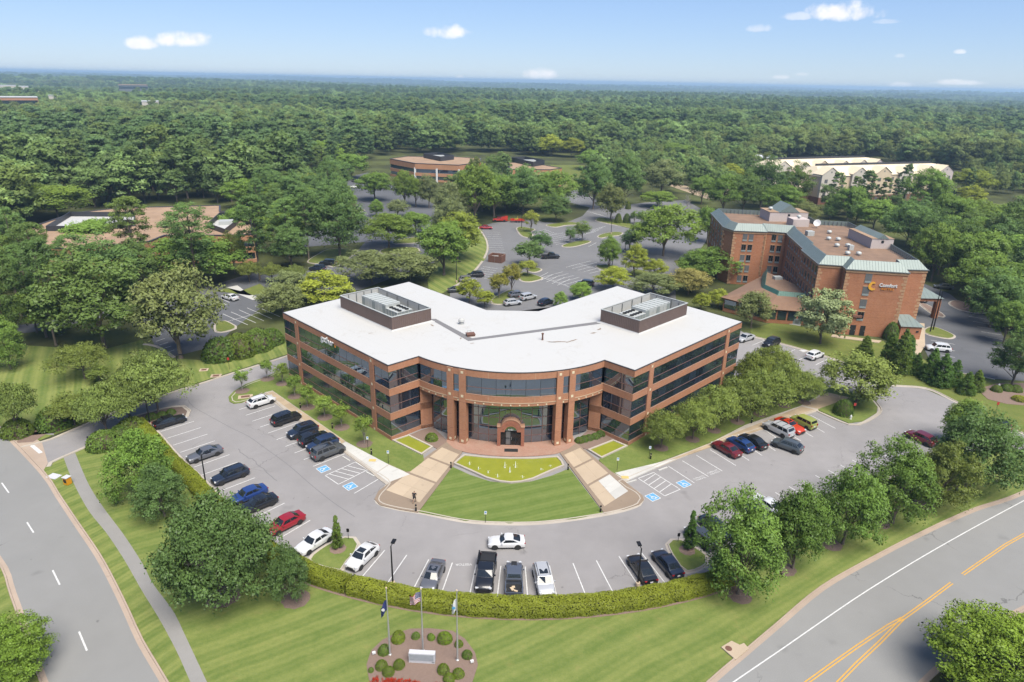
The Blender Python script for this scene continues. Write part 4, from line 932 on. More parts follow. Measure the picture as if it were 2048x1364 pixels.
# arched brick portal
pf = [(-2.0, 0), (-2.0, 3.15), (-1.45, 3.15)] + [(1.45 * math.cos(a), 2.95 + 1.38 * math.sin(a)) for a in np.linspace(RAD(172), RAD(8), 15)] + [(1.45, 3.15), (2.0, 3.15), (2.0, 0), (1.52, 0), (1.52, 2.35), (0.9, 2.35)] + \
     [(0.9 * math.cos(a), 2.4 + 0.9 * math.sin(a)) for a in np.linspace(RAD(4), RAD(176), 13)] + [(-0.9, 2.35), (-1.52, 2.35), (-1.52, 0)]
def front_prism(mb, pf, y0, y1, x0=0.1, z0=0.115):
    n = len(pf); mb.add([(x0 + x, y0, z0 + z) for x, z in pf] + [(x0 + x, y1, z0 + z) for x, z in pf], [tuple(range(n - 1, -1, -1)), tuple(range(n, 2 * n))] + [(i, (i + 1) % n, n + (i + 1) % n, n + i) for i in range(n)]); return mb
PT = front_prism(MB(), pf, 89.35, 90.5).obj('entrance_portal', 'brick_portal', OB)
cop = [(-2.06, 3.15), (-1.45, 3.15)] + [(1.45 * math.cos(a), 2.95 + 1.38 * math.sin(a)) for a in np.linspace(RAD(172), RAD(8), 15)] + [(1.45, 3.15), (2.06, 3.15)]
mb = MB(); n = len(cop)
for i in range(n - 1):
    (x0, z0), (x1, z1) = cop[i], cop[i + 1]; l = math.hypot(x1 - x0, z1 - z0); ox, oz = -(z1 - z0) / l * .07, (x1 - x0) / l * .07
    vs = [(.1 + x, y, .115 + z) for y in (89.29, 90.56) for x, z in ((x0, z0), (x1, z1), (x1 + ox, z1 + oz), (x0 + ox, z0 + oz))]
    mb.add(vs, [(0, 1, 2, 3), (7, 6, 5, 4), (0, 4, 5, 1), (1, 5, 6, 2), (2, 6, 7, 3), (3, 7, 4, 0)])
mb.obj('coping', 'brick_sill', PT)
for i in range(15):   # voussoirs of the arch, brick on end
    a = RAD(8 + 164 * (i + .5) / 15); c = (0.1 + 1.18 * math.cos(a), 89.335, .115 + 2.62 + 1.2 * math.sin(a))
    link('voussoir', MB().box((0, 0, 0), (.16, .05, .42)).mesh('voussoir', 'brick_portal'), PT, c, (0, -(a - PI / 2), 0))
for x in (-1.14, -.38, .38, 1.14):
    d_ = MB()
    for xx, zz, w_, h_ in ((x - .355, 1.17, .05, 2.34), (x + .355, 1.17, .05, 2.34), (x, 2.31, .76, .06), (x, 1.15, .76, .06), (x, .06, .76, .1)): d_.box((.1 + xx, 89.75, .12 + zz), (w_, .09, h_))
    f_ = d_.obj('door' if abs(x) < 1 else 'side_light', 'mullion_dark', PT)
    MB().box((.1 + x, 89.77, .12 + 1.17), (.66, .02, 2.26)).obj('pane', 'glass_window', f_)
    if abs(x) < 1: MB().box((.1 + x * .3, 89.68, .12 + 1.1), (.04, .05, .5)).obj('handle', 'pole_silver', f_)
fan = [(-.88, 2.38)] + [(0.88 * math.cos(a), 2.42 + 0.86 * math.sin(a)) for a in np.linspace(RAD(178), RAD(2), 12)] + [(.88, 2.38)]
tr = front_prism(MB(), fan, 89.78, 89.82).obj('fanlight', 'glass_dark', PT)
link('street_number', text_mesh('4101', 0.42, .01, 'white_paint', bold=.01), PT, (.1, 89.70, .115 + 2.56), (PI / 2, 0, 0))
MB().box((.1, 91.1, 3.1), (3.9, 1.1, .12)).obj('portal_roof', 'fascia_dark', PT)
# gather sign on the left wing
a, b = (-40.2, 113.0), (-17.8, 90.45); L = dist(a, b); tx, ty = (b[0] - a[0]) / L, (b[1] - a[1]) / L; nx, ny = ty, -tx
ps = G(646, 678, 11.1)
c = lerp(a, b, 10.35 / L); c = (-40.2 + tx * 15.0, 113 + ty * 15.0)
sg = link('wall_sign', text_mesh('gather', 1.5, .06, 'white_paint', bold=0.015), None, (c[0] + nx * .16, c[1] + ny * .16, 11.35), (PI / 2, 0, math.atan2(ty, tx)), label='white lettering of the gather sign near the roof edge of the left wing', cat='sign')
link('full_stop', MB().box((0, 0, 0), (.26, .26, .1)).mesh('full_stop', 'sign_orange'), sg, (2.42, -.3, 0))
# rooftop plant: brown ribbed screens round air handlers
def plant(corners, label, unit_a, unit_b, flip):
    rt = empty('rooftop_plant_screen', (0, 0, 0), label=label, cat='equipment screen', group='rooftop plant screens')
    p = corners if area(corners) > 0 else corners[::-1]
    n = len(p); z0, z1 = RZ - .04, RZ + 2.35
    for i in range(4):
        a_, b_ = p[i], p[(i + 1) % 4]; L_ = dist(a_, b_); tx_, ty_ = (b_[0] - a_[0]) / L_, (b_[1] - a_[1]) / L_; nx_, ny_ = ty_, -tx_; rz_ = math.atan2(ty_, tx_); c_ = lerp(a_, b_, .5)
        pn = MB().box((c_[0] - nx_ * .06, c_[1] - ny_ * .06, (z0 + z1) / 2), (L_ - .001 * i, .06, z1 - z0), rz_).obj('screen_panel', 'screen_brown', rt)
        rbm = MB()
        for k in range(int(L_ / .36)):
            q = lerp(a_, b_, (k + .5) * .36 / L_); rbm.box((q[0] - nx_ * .015, q[1] - ny_ * .015, (z0 + z1) / 2), (.14, .05, z1 - z0 - .1), rz_)
        rbm.obj('ribs', 'screen_brown', pn); pn.children[0]['kind'] = 'stuff'
        MB().box((c_[0] - nx_ * .12, c_[1] - ny_ * .12, (z0 + z1) / 2 - .03), (L_ - .26, .05, z1 - z0 - .12), rz_).obj('inner_lining', 'hvac_inside', pn)
        for k in range(1, 5):
            q = lerp(a_, b_, k / 5); MB().box((q[0] - nx_ * .22, q[1] - ny_ * .22, (z0 + z1) / 2 - .05), (.12, .12, z1 - z0 - .15), rz_).obj('post', 'steel_grey', pn)
    MB().sweep(p, [(0.16, z1), (-.05, z1), (-.05, z1 + .1), (0.16, z1 + .1)], True).obj('top_rail', 'hvac_grey', rt)
    MB().sweep(p, [(0.1, RZ - .03), (-.45, RZ - .03), (-.45, RZ + .02), (-.12, RZ + .06), (-.02, RZ + .22)], True).obj('flashing', 'roof_white', rt)
    return rt
HL = [(-19.6, 104.6), (-30.7, 115.8), (-25.0, 121.4), (-13.8, 109.8)]; HR = [(20.8, 105.5), (31.0, 115.6), (25.4, 121.4), (15.1, 111.1)]
plant(HL, 'brown ribbed screen round the rooftop plant of the left wing', 0, 0, 0); plant(HR, 'brown ribbed screen round the rooftop plant of the right wing', 0, 0, 0)
def air_handler(c, rz, label):
    rt = empty('air_handler', (c[0], c[1], RZ), rz, label=label, cat='air handler', group='rooftop air handlers')
    MB().box((-1.9, 0, 1.25), (7.4, 3.0, 2.3)).obj('casing', 'hvac_grey', rt)
    for k in range(7):   # roof ribs and door panels
        MB().box((-5.0 + k * 1.05, 0, 2.43), (.06, 3.06, .07)).obj('seam', 'hvac_fin', rt)
        for s_ in (-1, 1): MB().box((-5.05 + k * 1.05, s_ * 1.515, 1.2), (.9, .04, 2.0)).obj('access_panel', 'hvac_grey' if k % 3 else 'hvac_fin', rt)
    cd_ = MB().box((3.55, 0, .95), (3.3, 3.1, 1.7)).obj('condenser', 'hvac_fin', rt)
    MB().box((3.55, 0, 1.86), (3.4, 3.2, .1)).obj('fan_deck', 'hvac_grey', cd_)
    for i in range(4):
        for s_ in (-1, 1): MB().lathe([(.36, 0), (.36, .16), (.29, .16), (.27, .02)], (2.35 + .8 * i, s_ * .75, 1.91), 12).obj('fan', 'fan_black', cd_)
    for k in range(5):
        for s_ in (-1, 1): MB().box((1.95 + .8 * k, s_ * 1.57, .95), (.08, .05, 1.7)).obj('post', 'hvac_grey', cd_)
    for k in range(5): MB().box((5.22, -1.5 + .75 * k, .95), (.05, .08, 1.7)).obj('post', 'hvac_grey', cd_)
    return rt
dl = math.atan2(104.6 - 115.8, -19.6 + 30.7); dr_ = math.atan2(105.5 - 115.6, 20.8 - 31.0)
cl_ = lerp(lerp(HL[0], HL[2], .5), HL[1], .0); air_handler((-21.9, 113.2), dl, 'pale grey air handler with fans inside the left rooftop screen'); air_handler((23.0, 113.3), dr_, 'pale grey air handler with fans inside the right rooftop screen')
# small roof things
c = G(923, 648, RZ); MB().lathe([(.42, 0), (.42, .25), (.3, .3), (.36, .45), (.55, .5), (.5, .62), (.55, .66), (.48, .8), (.5, .84), (.3, 1.0), (.05, 1.08)], (c[0], c[1], RZ)).obj('roof_vent', 'hvac_inside', sm=40, label='pale mushroom roof vent left of the dark roof walkway', cat='vent')
c = G(941, 671, RZ); rv = empty('roof_hatch', (c[0], c[1], RZ), 0.3, label='red-brown roof hatch where the dark roof walkway bends', cat='roof hatch'); MB().box((0, 0, .16), (1.3, 1.1, .3)).obj('kerb_frame', 'wood_brown', rv); MB().box((0, 0, .34), (1.42, 1.22, .06)).obj('lid', 'wood_brown', rv); MB().box((-.66, 0, .4), (.06, .4, .05)).obj('handle', 'steel_grey', rv)
MB().tube([(-.3, .9, 0), (-.3, .9, .5), (.3, .9, .5), (.3, .9, 0)], .03, 6).obj('grab_rail', 'metal_green_dark', rv); MB().tube([(-.3, .9, .5), (-.3, .9, 1.5)], .025, 6).obj('mast', 'white_paint', rv)
c = G(1085, 680, RZ); MB().lathe([(.16, 0), (.16, .1), (.13, .12), (.13, 1.0), (.2, 1.02), (.2, 1.16), (.02, 1.2)], (c[0], c[1], RZ)).obj('flue', 'wood_brown', sm=40, label='red-brown flue pipe standing on the white roof right of centre', cat='flue')
# ================================================================== HOTEL
HT = empty('hotel', (0, 0, 0), label='five-storey red-brick hotel with quoined corners and green metal roof edge', cat='building')
HF = [(83.3, 140.1), (84.0, 143.0), (88.8, 142.9), (91.2, 160), (93, 182), (93.5, 189), (85, 190.5), (85.5, 199), (73, 204), (59.5, 207), (57.3, 185.5), (58.7, 181), (67, 180.2), (67.5, 181), (72.3, 179.5), (71.6, 176.5), (69.3, 160.5), (68.5, 159.6), (67, 146.2), (71.8, 145.2), (71.3, 142.3)]
HE = 14.6
MB().prism(HF, 0, HE, bottom=False).obj('wall', 'brick_hotel', HT)
MB().sweep(HF, [(-.14, HE - .55), (-.14, HE), (.2, HE), (.2, HE - .55)], True).obj('cornice', 'quoin_stone', HT)
MB().sweep(HF, [(-.34, HE + .002), (-.34, HE + .14), (.1, HE + .14), (.1, HE + .002)], True).obj('gutter', 'steel_grey', HT)
MB().sweep(HF, [(-.1, HE + .14), (1.55, HE + 1.85), (1.7, HE + 1.85), (1.7, HE + .5), (.5, HE + .14)], True).obj('mansard', 'metal_green', HT)
inn = offset(HF, 1.6, True)
MB().sheet(inn, HE + .62).obj('roof', 'roof_gravel_hotel', HT)
fr_ = MB()
for i in range(2, 10):   # braces behind the far parapets
    a, b = inn[i], inn[(i + 1) % len(inn)]; L = dist(a, b); tx, ty = (b[0] - a[0]) / L, (b[1] - a[1]) / L; nx, ny = -ty, tx
    for k in range(int(L / 1.1)):
        q = lerp(a, b, (k + .5) * 1.1 / L); fr_.tube([(q[0] + nx * .15, q[1] + ny * .15, HE + .6), (q[0] + nx * .15, q[1] + ny * .15, HE + 1.8)], .07, 4); fr_.tube([(q[0] + nx * 1.2, q[1] + ny * 1.2, HE + .6), (q[0] + nx * .15, q[1] + ny * .15, HE + 1.7)], .06, 4)
fr_.obj('parapet_braces', 'steel_grey', HT, kind='stuff')
FL = [2.85 * k for k in range(5)]
def face_dir(i):
    a, b = HF[i], HF[(i + 1) % len(HF)]; L = dist(a, b); tx, ty = (b[0] - a[0]) / L, (b[1] - a[1]) / L
    return a, b, L, (tx, ty), (ty, -tx), math.atan2(ty, tx)
def hwin(i, s_, floors=(0, 1, 2, 3, 4), w_=1.05, h_=1.45, ac=True):
    a, b, L, tv, nv, rz = face_dir(i); c = (a[0] + tv[0] * s_, a[1] + tv[1] * s_)
    for f in floors:
        z = FL[f] + 1.75
        wn = MB().box((c[0] - nv[0] * .03, c[1] - nv[1] * .03, z), (w_ + .16, .14, h_ + .16), rz).obj('window', 'steel_grey', HT)
        MB().box((c[0] + nv[0] * .015, c[1] + nv[1] * .015, z + .02), (w_, .08, h_), rz).obj('pane', 'glass_window', wn)
        MB().box((c[0] + nv[0] * .06, c[1] + nv[1] * .06, z), (.05, .04, h_), rz).obj('mullion', 'steel_grey', wn)
        if ac: MB().box((c[0] + nv[0] * .05, c[1] + nv[1] * .05, z - h_ / 2 - .22), (w_ + .1, .12, .4), rz).obj('grille', 'hvac_fin', wn)
        MB().box((c[0] + nv[0] * .03, c[1] + nv[1] * .03, z + h_ / 2 + .18), (w_ + .3, .1, .22), rz).obj('lintel', 'quoin_stone', wn)
for s_ in (1.9, 3.5): hwin(13, s_, w_=1.0)
for s_ in (3.0, 4.6): hwin(11, s_, w_=1.05)
for s_ in (1.6, 3.6, 5.6, 8.2, 10.2, 12.6, 14.8): hwin(15, s_, w_=.85)
for s_ in (1.2, 3.2, 5.4, 7.6, 9.8, 12.0): hwin(17, s_, w_=.85)
for s_ in (3, 7, 11, 15, 19): hwin(9, s_); 
for s_ in (3, 6, 9, 12, 15): hwin(2, s_)
hwin(20, 4.6, (1, 2, 3, 4), 1.2, 1.5)
def quoins(p, d1, d2, n=20, skip=0):
    for k in range(skip, n):
        big = k % 2 == 0; w1, w2 = (.95, .6) if big else (.6, .95)
        c = (p[0] + d1[0] * w1 / 2 + d2[0] * w2 / 2, p[1] + d1[1] * w1 / 2 + d2[1] * w2 / 2)
        c = (c[0] - d1[0] * .05 - d2[0] * .05, c[1] - d1[1] * .05 - d2[1] * .05)
        MB().box((c[0], c[1], .35 + k * .69), (w1, w2, .52), math.atan2(d1[1], d1[0])).obj('quoin', 'quoin_stone', HT)
for i, sk in ((20, 0), (0, 0), (2, 0), (18, 0), (11, 0), (12, 4), (10, 4)):
    p = HF[i]; a, b = HF[i - 1], HF[(i + 1) % len(HF)]; l1, l2 = dist(p, b), dist(p, a)
    quoins(p, ((b[0] - p[0]) / l1, (b[1] - p[1]) / l1), ((a[0] - p[0]) / l2, (a[1] - p[1]) / l2), 20, sk)
a, b, L, tv, nv, rz = face_dir(20)
for s_, w_ in ((3.6, 1.1), (5.6, 1.0)):   # service doors at the foot
    dd = MB().box((a[0] + tv[0] * s_ + nv[0] * .04, a[1] + tv[1] * s_ + nv[1] * .04, 1.15), (w_, .1, 2.3), rz).obj('door', 'mullion_dark', HT)
    MB().box((a[0] + tv[0] * (s_ + .35) + nv[0] * .12, a[1] + tv[1] * (s_ + .35) + nv[1] * .12, 1.1), (.06, .06, .2), rz).obj('handle', 'pole_silver', dd)
MB().box((a[0] + tv[0] * 3.9 + nv[0] * .2, a[1] + tv[1] * 3.9 + nv[1] * .2, 4.4), (1.9, .36, .5), rz).obj('door_hood', 'brick_dark', HT)
# hotel sign
sc_ = (a[0] + tv[0] * 8.0 + nv[0] * .14, a[1] + tv[1] * 8.0 + nv[1] * .14)
HS = empty('hotel_sign', (sc_[0], sc_[1], 11.35), rz, label='hotel wall sign with white and orange letters and a crescent', cat='sign')
link('word', text_mesh('Comfort', 1.0, .05, 'white_paint', bold=.03), HS, (.75, 0, .32), (PI / 2, 0, 0)); link('word', text_mesh('S U I T E S', .55, .05, 'sign_orange', bold=.025), HS, (.75, 0, -.5), (PI / 2, 0, 0))
cr = [(.85 * math.cos(t_), .95 * math.sin(t_)) for t_ in np.linspace(RAD(60), RAD(315), 18)] + [(.25 + .55 * math.cos(t_), .04 + .55 * math.sin(t_)) for t_ in np.linspace(RAD(300), RAD(72), 14)]
front_prism(MB(), cr, -.06, .04, 0, 0).obj('crescent', 'sign_sun', HS).location = (-2.3, 0, 0)
# roof houses
def roof_house(c, sx, sy, h, rz, label_parent=HT):
    o = MB().box((c[0], c[1], HE + .6 + h / 2), (sx, sy, h), rz).obj('roof_house', 'stucco', label_parent)
    co, s_ = math.cos(rz), math.sin(rz); g_ = MB(); z = HE + .6 + h
    pts = [(-sx * .27, -sy / 2 - .15, z), (sx * .27, -sy / 2 - .15, z), (0, -sy / 2 - .15, z + sx * .2), (-sx * .27, sy / 2, z), (sx * .27, sy / 2, z), (0, sy / 2, z + sx * .2)]
    g_.add([(c[0] + x * co - y * s_, c[1] + x * s_ + y * co, zz) for x, y, zz in pts], [(0, 1, 2), (3, 5, 4), (0, 2, 5, 3), (1, 4, 5, 2), (0, 3, 4, 1)]); g_.obj('gable_roof', 'metal_green', o)
    g2 = MB(); pts = [(x, y + .02 - .16, zz) for x, y, zz in ((-sx * .25, -sy / 2, z), (sx * .25, -sy / 2, z), (0, -sy / 2, z + sx * .185))]; g2.add([(c[0] + x * co - y * s_, c[1] + x * s_ + y * co, zz) for x, y, zz in pts], [(0, 1, 2)]); g2.obj('gable', 'stucco', o)
    MB().box((c[0] - (-sy / 2 - .03) * -s_ * -1, c[1] + (-sy / 2 - .03) * co, z - h * .3), (.6, .08, .6), rz).obj('vent', 'mullion_dark', o)
    MB().box((c[0], c[1], z + .03), (sx + .2, sy + .2, .06), rz).obj('flat_roof', 'roof_gravel', o)
zr_ = HE + .6
ph = lambda a_, b_, z: G(1360 + a_ / 3.789, 380 + b_ / 3.789, z)
c = ph(800, 240, zr_); roof_house((c[0] + .5, c[1] + 3.5), 11, 7, 2.6, .05); c = ph(1430, 430, zr_); roof_house((c[0] + 2.0, c[1] + 4.0), 5.2, 12, 2.4, .0)
c = ph(910, 280, zr_); MB().box((c[0], c[1] + 2, zr_ + 1.0), (4.5, 4, 2.0), .05).obj('roof_house', 'stucco', HT)
for (a_, b_) in ((1130, 330), (1125, 380), (1197, 385), (1188, 432), (1270, 432), (1268, 492), (1352, 495), (685, 150), (900, 215)):
    c = ph(a_, b_, zr_ + (.0 if b_ > 300 else 2.7)); MB().lathe([(.3, 0), (.3, .3), (.62, .36), (.62, .62), (.5, .8), (.12, .92)], (c[0], c[1], zr_ + (.0 if b_ > 300 else 2.7)), 10).obj('exhaust_fan', 'hvac_grey', HT, sm=40)
for (a_, b_, s_) in ((980, 345, 1.5), (1290, 455, .9), (735, 690, 1.6)):
    z = zr_ if b_ < 600 else 5.4; c = ph(a_, b_, z); MB().box((c[0], c[1], z + .6), (s_ * 1.2, s_, 1.2), .1).obj('condenser', 'hvac_grey', HT)
c = ph(1032, 290, zr_); dsh = MB(); dsh.lathe([(.02, 0), (.45, .05), (.9, .22), (.93, .24), (.9, .26), (.45, .1), (.02, .04)], (0, 0, 0), 16); link('satellite_dish', dsh.mesh('satellite_dish', 'white_paint', 50), HT, (c[0], c[1], zr_ + 1.4), (RAD(65), 0, RAD(-25))); MB().tube([(c[0], c[1], zr_), (c[0], c[1], zr_ + 1.4)], .06, 6).obj('dish_mast', 'steel_grey', HT)
# low dining wing with shingled skirt roof
LP = [(50.6, 156.8), (58.2, 148.8), (67.1, 147.3), (69.0, 160), (66.0, 176.0)]; LI = [(59.6, 157.2), (61.2, 151.6), (67.2, 150.2), (68.8, 160.5), (65.4, 172.5)]
lw = MB().prism(LP, 0, 3.5, bottom=False).obj('dining_wing', 'brick_hotel', HT)
LPo = offset(LP, -.6, True) if area(LP) > 0 else offset(LP[::-1], -.6, True)[::-1]
mb = MB(); n = 5
mb.add([(x, y, 3.45) for x, y in LPo] + [(x, y, 5.9) for x, y in LI], [(i, (i + 1) % n, n + (i + 1) % n, n + i) for i in range(n)] + [tuple(range(n, 2 * n))]); mb.obj('skirt_roof', 'roof_shingle', lw)
MB().sweep(LI[:3][::-1] if False else [LI[4], LI[0], LI[1], LI[2]], [(-.5, 5.35), (.35, 6.7), (.45, 6.7), (.45, 5.3)]).obj('metal_coping', 'metal_green_dark', lw)
MB().sheet(LI, 5.93).obj('flat_roof', 'roof_gravel_hotel', lw)
for i, n in ((1, 4), (0, 3)):
    a, b = LP[i], LP[i + 1]; L = dist(a, b); tx, ty = (b[0] - a[0]) / L, (b[1] - a[1]) / L; nx, ny = ty, -tx
    for k in range(n):
        p, q = lerp(a, b, (k + .08) / n), lerp(a, b, (k + .92) / n); c = lerp(p, q, .5)
        wn = MB().box((c[0] + nx * .02, c[1] + ny * .02, 2.0), (dist(p, q), .1, 2.1), math.atan2(ty, tx)).obj('window', 'mullion_dark', lw); MB().box((c[0] + nx * .06, c[1] + ny * .06, 2.0), (dist(p, q) - .14, .06, 1.95), math.atan2(ty, tx)).obj('pane', 'glass_dark', wn)
# small stair porch at the right corner
pb = MB().prism([(84.1, 139.6), (88.4, 139.2), (88.7, 142.85), (84.05, 142.95)], 0, 3.0, bottom=False).obj('porch', 'brick_hotel', HT)
MB().add([(83.9, 139.3, 2.98), (88.8, 138.9, 2.98), (88.95, 142.9, 2.98), (84.0, 143.0, 2.98), (84.3, 142.9, 4.6), (87.2, 142.9, 4.6)], [(0, 1, 5, 4), (1, 2, 5), (0, 4, 3), (3, 4, 5, 2), (0, 3, 2, 1)]).obj('porch_roof', 'metal_green', pb)
MB().box((87.6, 139.22, 1.9), (.5, .12, .3), -.09).obj('vent', 'mullion_dark', pb)
# porte-cochere
pc = MB(); x0, x1, y0, y1 = 90.4, 101.4, 154.0, 166.0
cn = MB().add([(x0, y0, 5.0), (x1, y0, 5.0), (x1, y1, 5.0), (x0, y1, 5.0), (x0, (y0 + y1) / 2 - 1, 7.4), (x1 - 4.5, (y0 + y1) / 2 - 1, 7.4)], [(0, 1, 5, 4), (1, 2, 5), (2, 3, 4, 5), (0, 3, 2, 1)]).obj('canopy_roof', 'metal_green', HT)
MB().sweep([(x0, y0 + .4), (x1 - .4, y0 + .4), (x1 - .4, y1 - .4), (x0, y1 - .4)], [(0, 4.2), (0, 4.98), (.35, 4.98), (.35, 4.2)]).obj('canopy_beam', 'brick_hotel', cn)
for x, y in ((x1 - .9, y0 + .9), (x1 - .9, y1 - .9), (x0 + 1.2, y0 + .9)): MB().box((x, y, 2.1), (1.1, 1.1, 4.2)).obj('pillar', 'brick_hotel', cn)

# ================================================================== OTHER BUILDINGS
def low_office(poly, h, label, floors, plants, m='brick_far', win=True):
    if area(poly) < 0: poly = poly[::-1]
    rt = empty('low_office', (0, 0, 0), label=label, cat='building')
    MB().prism(offset(poly, .35, True), 0, h - .2, bottom=False).obj('ribbon_glass', 'glass_dark', rt)
    zs = [0.0]
    for z0, z1 in floors: MB().sweep(poly, [(0, zs[-1]), (0, z0), (.6, z0), (.6, zs[-1])], True).obj('brick_band', m, rt); zs.append(z1)
    MB().sweep(poly, [(0, zs[-1]), (0, h), (.5, h), (.5, zs[-1])], True).obj('brick_band', m, rt)
    MB().sweep(poly, [(-.06, h + .002), (-.06, h + .3), (.5, h + .3), (.5, h + .002)], True).obj('parapet_cap', 'fascia_dark' if m == 'brick_far' else m, rt)
    MB().sheet(offset(poly, .4, True), h + .08).obj('roof', 'roof_gravel', rt)
    for q, hh in plants:
        p = q if area(q) > 0 else q[::-1]
        MB().sweep(p, [(0, h + .05), (0, h + hh), (.2, h + hh), (.2, h + .05)], True).obj('plant_screen', 'screen_grey', rt)
        cx, cy_ = sum(a[0] for a in p) / len(p), sum(a[1] for a in p) / len(p)
        MB().sheet(offset(p, .2, True), h + .12).obj('plant_floor', 'roof_white', rt); MB().box((cx, cy_, h + hh * .42), (dist(p[0], p[1]) * .3, dist(p[1], p[2]) * .3, hh * .7), .3).obj('air_handler', 'hvac_grey', rt)
    return rt
R8 = lambda *p, z=8.0: [G(u, v, z) for u, v in p]
low_office(R8((26, 467), (147, 427), (240, 416.6), (441, 411.4), (441, 424), (500, 428), (508, 470), (452, 472), (330, 472), (300, 484), (150, 500), (67, 495)), 8.0, 'low brown-roofed office hidden among the pines on the left', [(1.0, 2.9), (4.6, 6.3)],
           [(R8((92, 456), (140, 427), (270, 428), (270, 446), (190, 456), z=9.0), 1.6), (R8((415, 450), (440, 428), (480, 430), (474, 444), (450, 462), z=9.0), 1.6)])
R9 = lambda *p: [G(u, v, 9.0) for u, v in p]
bc = low_office(R9((779.5, 318), (829.6, 327.3), (918.6, 331), (962, 324.5), (962, 317), (908, 314), (847, 314), (815, 313)), 9.0, 'tan two-storey office with a dark window band, left one in the middle distance', [(1.0, 2.8), (4.4, 6.4)], [(R9((847, 316), (881, 323), (908, 319.5), (875, 313.5)), 2.6)])
for u, v in ((830, 327), (873.5, 329.5), (918, 331)):
    c = G(u, v, 9.0); MB().box((c[0], c[1] - .4, 3.5), (1.0, .6, 7.0)).obj('white_column', 'white_paint', bc)
low_office(R9((1016, 325.5), (1019, 339), (1101, 340), (1124, 336.6), (1090, 331), (1050, 326)), 9.0, 'tan low office with a grey roof plant, right one in the middle distance', [(1.0, 2.8), (4.4, 6.4)], [(R9((1023, 324), (1066, 334), (1089, 330), (1050, 322)), 2.6)])
# cream suites hotel on the far right
def gable_wing(o, ang, L, D, eave, ridge, bays, parent, nflo=4, cols=None):
    co, s_ = math.cos(ang), math.sin(ang)
    T = lambda x, y, z: (o[0] + x * co - y * s_, o[1] + x * s_ + y * co, z)
    def part(name, vs, fs, m, pr): return MB().add([T(*v) for v in vs], fs).obj(name, m, pr)
    def bx(x, y, z, sx, sy, sz): c = T(x, y, z); return MB().box(c, (sx, sy, sz), ang)
    body = bx(L / 2, D / 2, eave / 2, L, D, eave).obj('wall', 'stucco_cream', parent); bx(L / 2, D / 2, 1.6, L + .1, D + .1, 3.2).obj('brick_base', 'brick_dark', body)
    part('roof', [(-.4, -.4, eave), (L + .4, -.4, eave), (L + .4, D + .4, eave), (-.4, D + .4, eave), (3.5, D * .42, ridge), (L - 3.5, D * .42, ridge), (L - 3.5, D * .58, ridge), (3.5, D * .58, ridge)], [(0, 1, 5, 4), (1, 2, 6, 5), (2, 3, 7, 6), (3, 0, 4, 7), (4, 5, 6, 7), (0, 3, 2, 1)], 'roof_cream', parent)
    bx(L / 2, D * .55, ridge + .5, L - 9, .3, 1.0).obj('parapet_screen', 'screen_grey', parent)
    for i, (x, w_, m) in enumerate(bays):
        b = bx(x, -.5, eave / 2 + .4, w_, 1.4, eave + .8).obj('bay', m, parent); zt = eave + .8; k = w_ * .32
        part('gable', [(x - w_ / 2, -1.2, zt), (x + w_ / 2, -1.2, zt), (x, -1.2, zt + k), (x - w_ / 2, -.8, zt), (x + w_ / 2, -.8, zt), (x, -.8, zt + k)], [(0, 1, 2), (5, 4, 3), (0, 2, 5, 3), (1, 4, 5, 2), (0, 3, 4, 1)], m, b)
        part('gable_roof', [(x - w_ / 2 - .3, -1.5, zt), (x, -1.5, zt + k + .15), (x + w_ / 2 + .3, -1.5, zt), (x - w_ / 2 - .3, 5, zt), (x, 5, zt + k + .15), (x + w_ / 2 + .3, 5, zt)], [(0, 1, 4, 3), (1, 2, 5, 4)], 'roof_cream', b)
        bx(x, -1.215, zt + k * .35, .7, .05, .7).obj('vent', 'steel_grey', b); bx(x, -.5, 1.6, w_ + .08, 1.48, 3.2).obj('brick_base', 'brick_dark', b)
        for f in range(nflo):
            for dx_ in (-w_ * .24, w_ * .24):
                wn = bx(x + dx_, -1.24, 1.7 + f * 2.95, 1.7, .08, 1.6).obj('window', 'steel_grey', b); bx(x + dx_, -1.27, 1.7 + f * 2.95, 1.5, .07, 1.4).obj('pane', 'glass_window', wn)
    xs_ = [x for x, w_, m in bays]
    for x0, x1 in zip(xs_, xs_[1:]):
        for f in range(nflo):
            wn = bx((x0 + x1) / 2, -.03, 1.7 + f * 2.95, 1.5, .1, 1.6).obj('window', 'steel_grey', body); bx((x0 + x1) / 2, -.07, 1.7 + f * 2.95, 1.3, .08, 1.4).obj('pane', 'glass_window', wn)
s1 = empty('suites_hotel', (0, 0, 0), label='cream gabled hotel wing, the nearer one on the far right', cat='building', group='cream gabled hotel wings')
gable_wing((139.5, 319.5), RAD(19), 80, 17, 12.6, 16.2, [(5, 10, 'stucco_grey'), (22, 9, 'stucco_grey'), (36, 9, 'stucco_cream'), (50, 8, 'stucco_grey'), (64, 9, 'stucco_cream'), (75, 9, 'stucco')], s1)
s2 = empty('suites_hotel', (0, 0, 0), label='cream gabled hotel wing, the farther one on the far right', cat='building', group='cream gabled hotel wings')
gable_wing((126.5, 343.5), RAD(21), 72, 17, 12.6, 16.2, [(5, 10, 'stucco_grey'), (18, 8, 'stucco_grey'), (30, 9, 'stucco_cream'), (44, 8, 'stucco_grey'), (56, 9, 'stucco_grey'), (67, 9, 'stucco')], s2)
lk = MB().box((133, 331, 3.4), (14, 15, 6.8), RAD(19)).obj('link_wing', 'brick_dark', s1); MB().box((133, 331, 7.1), (15, 16, .6), RAD(19)).obj('link_roof', 'roof_cream', lk)
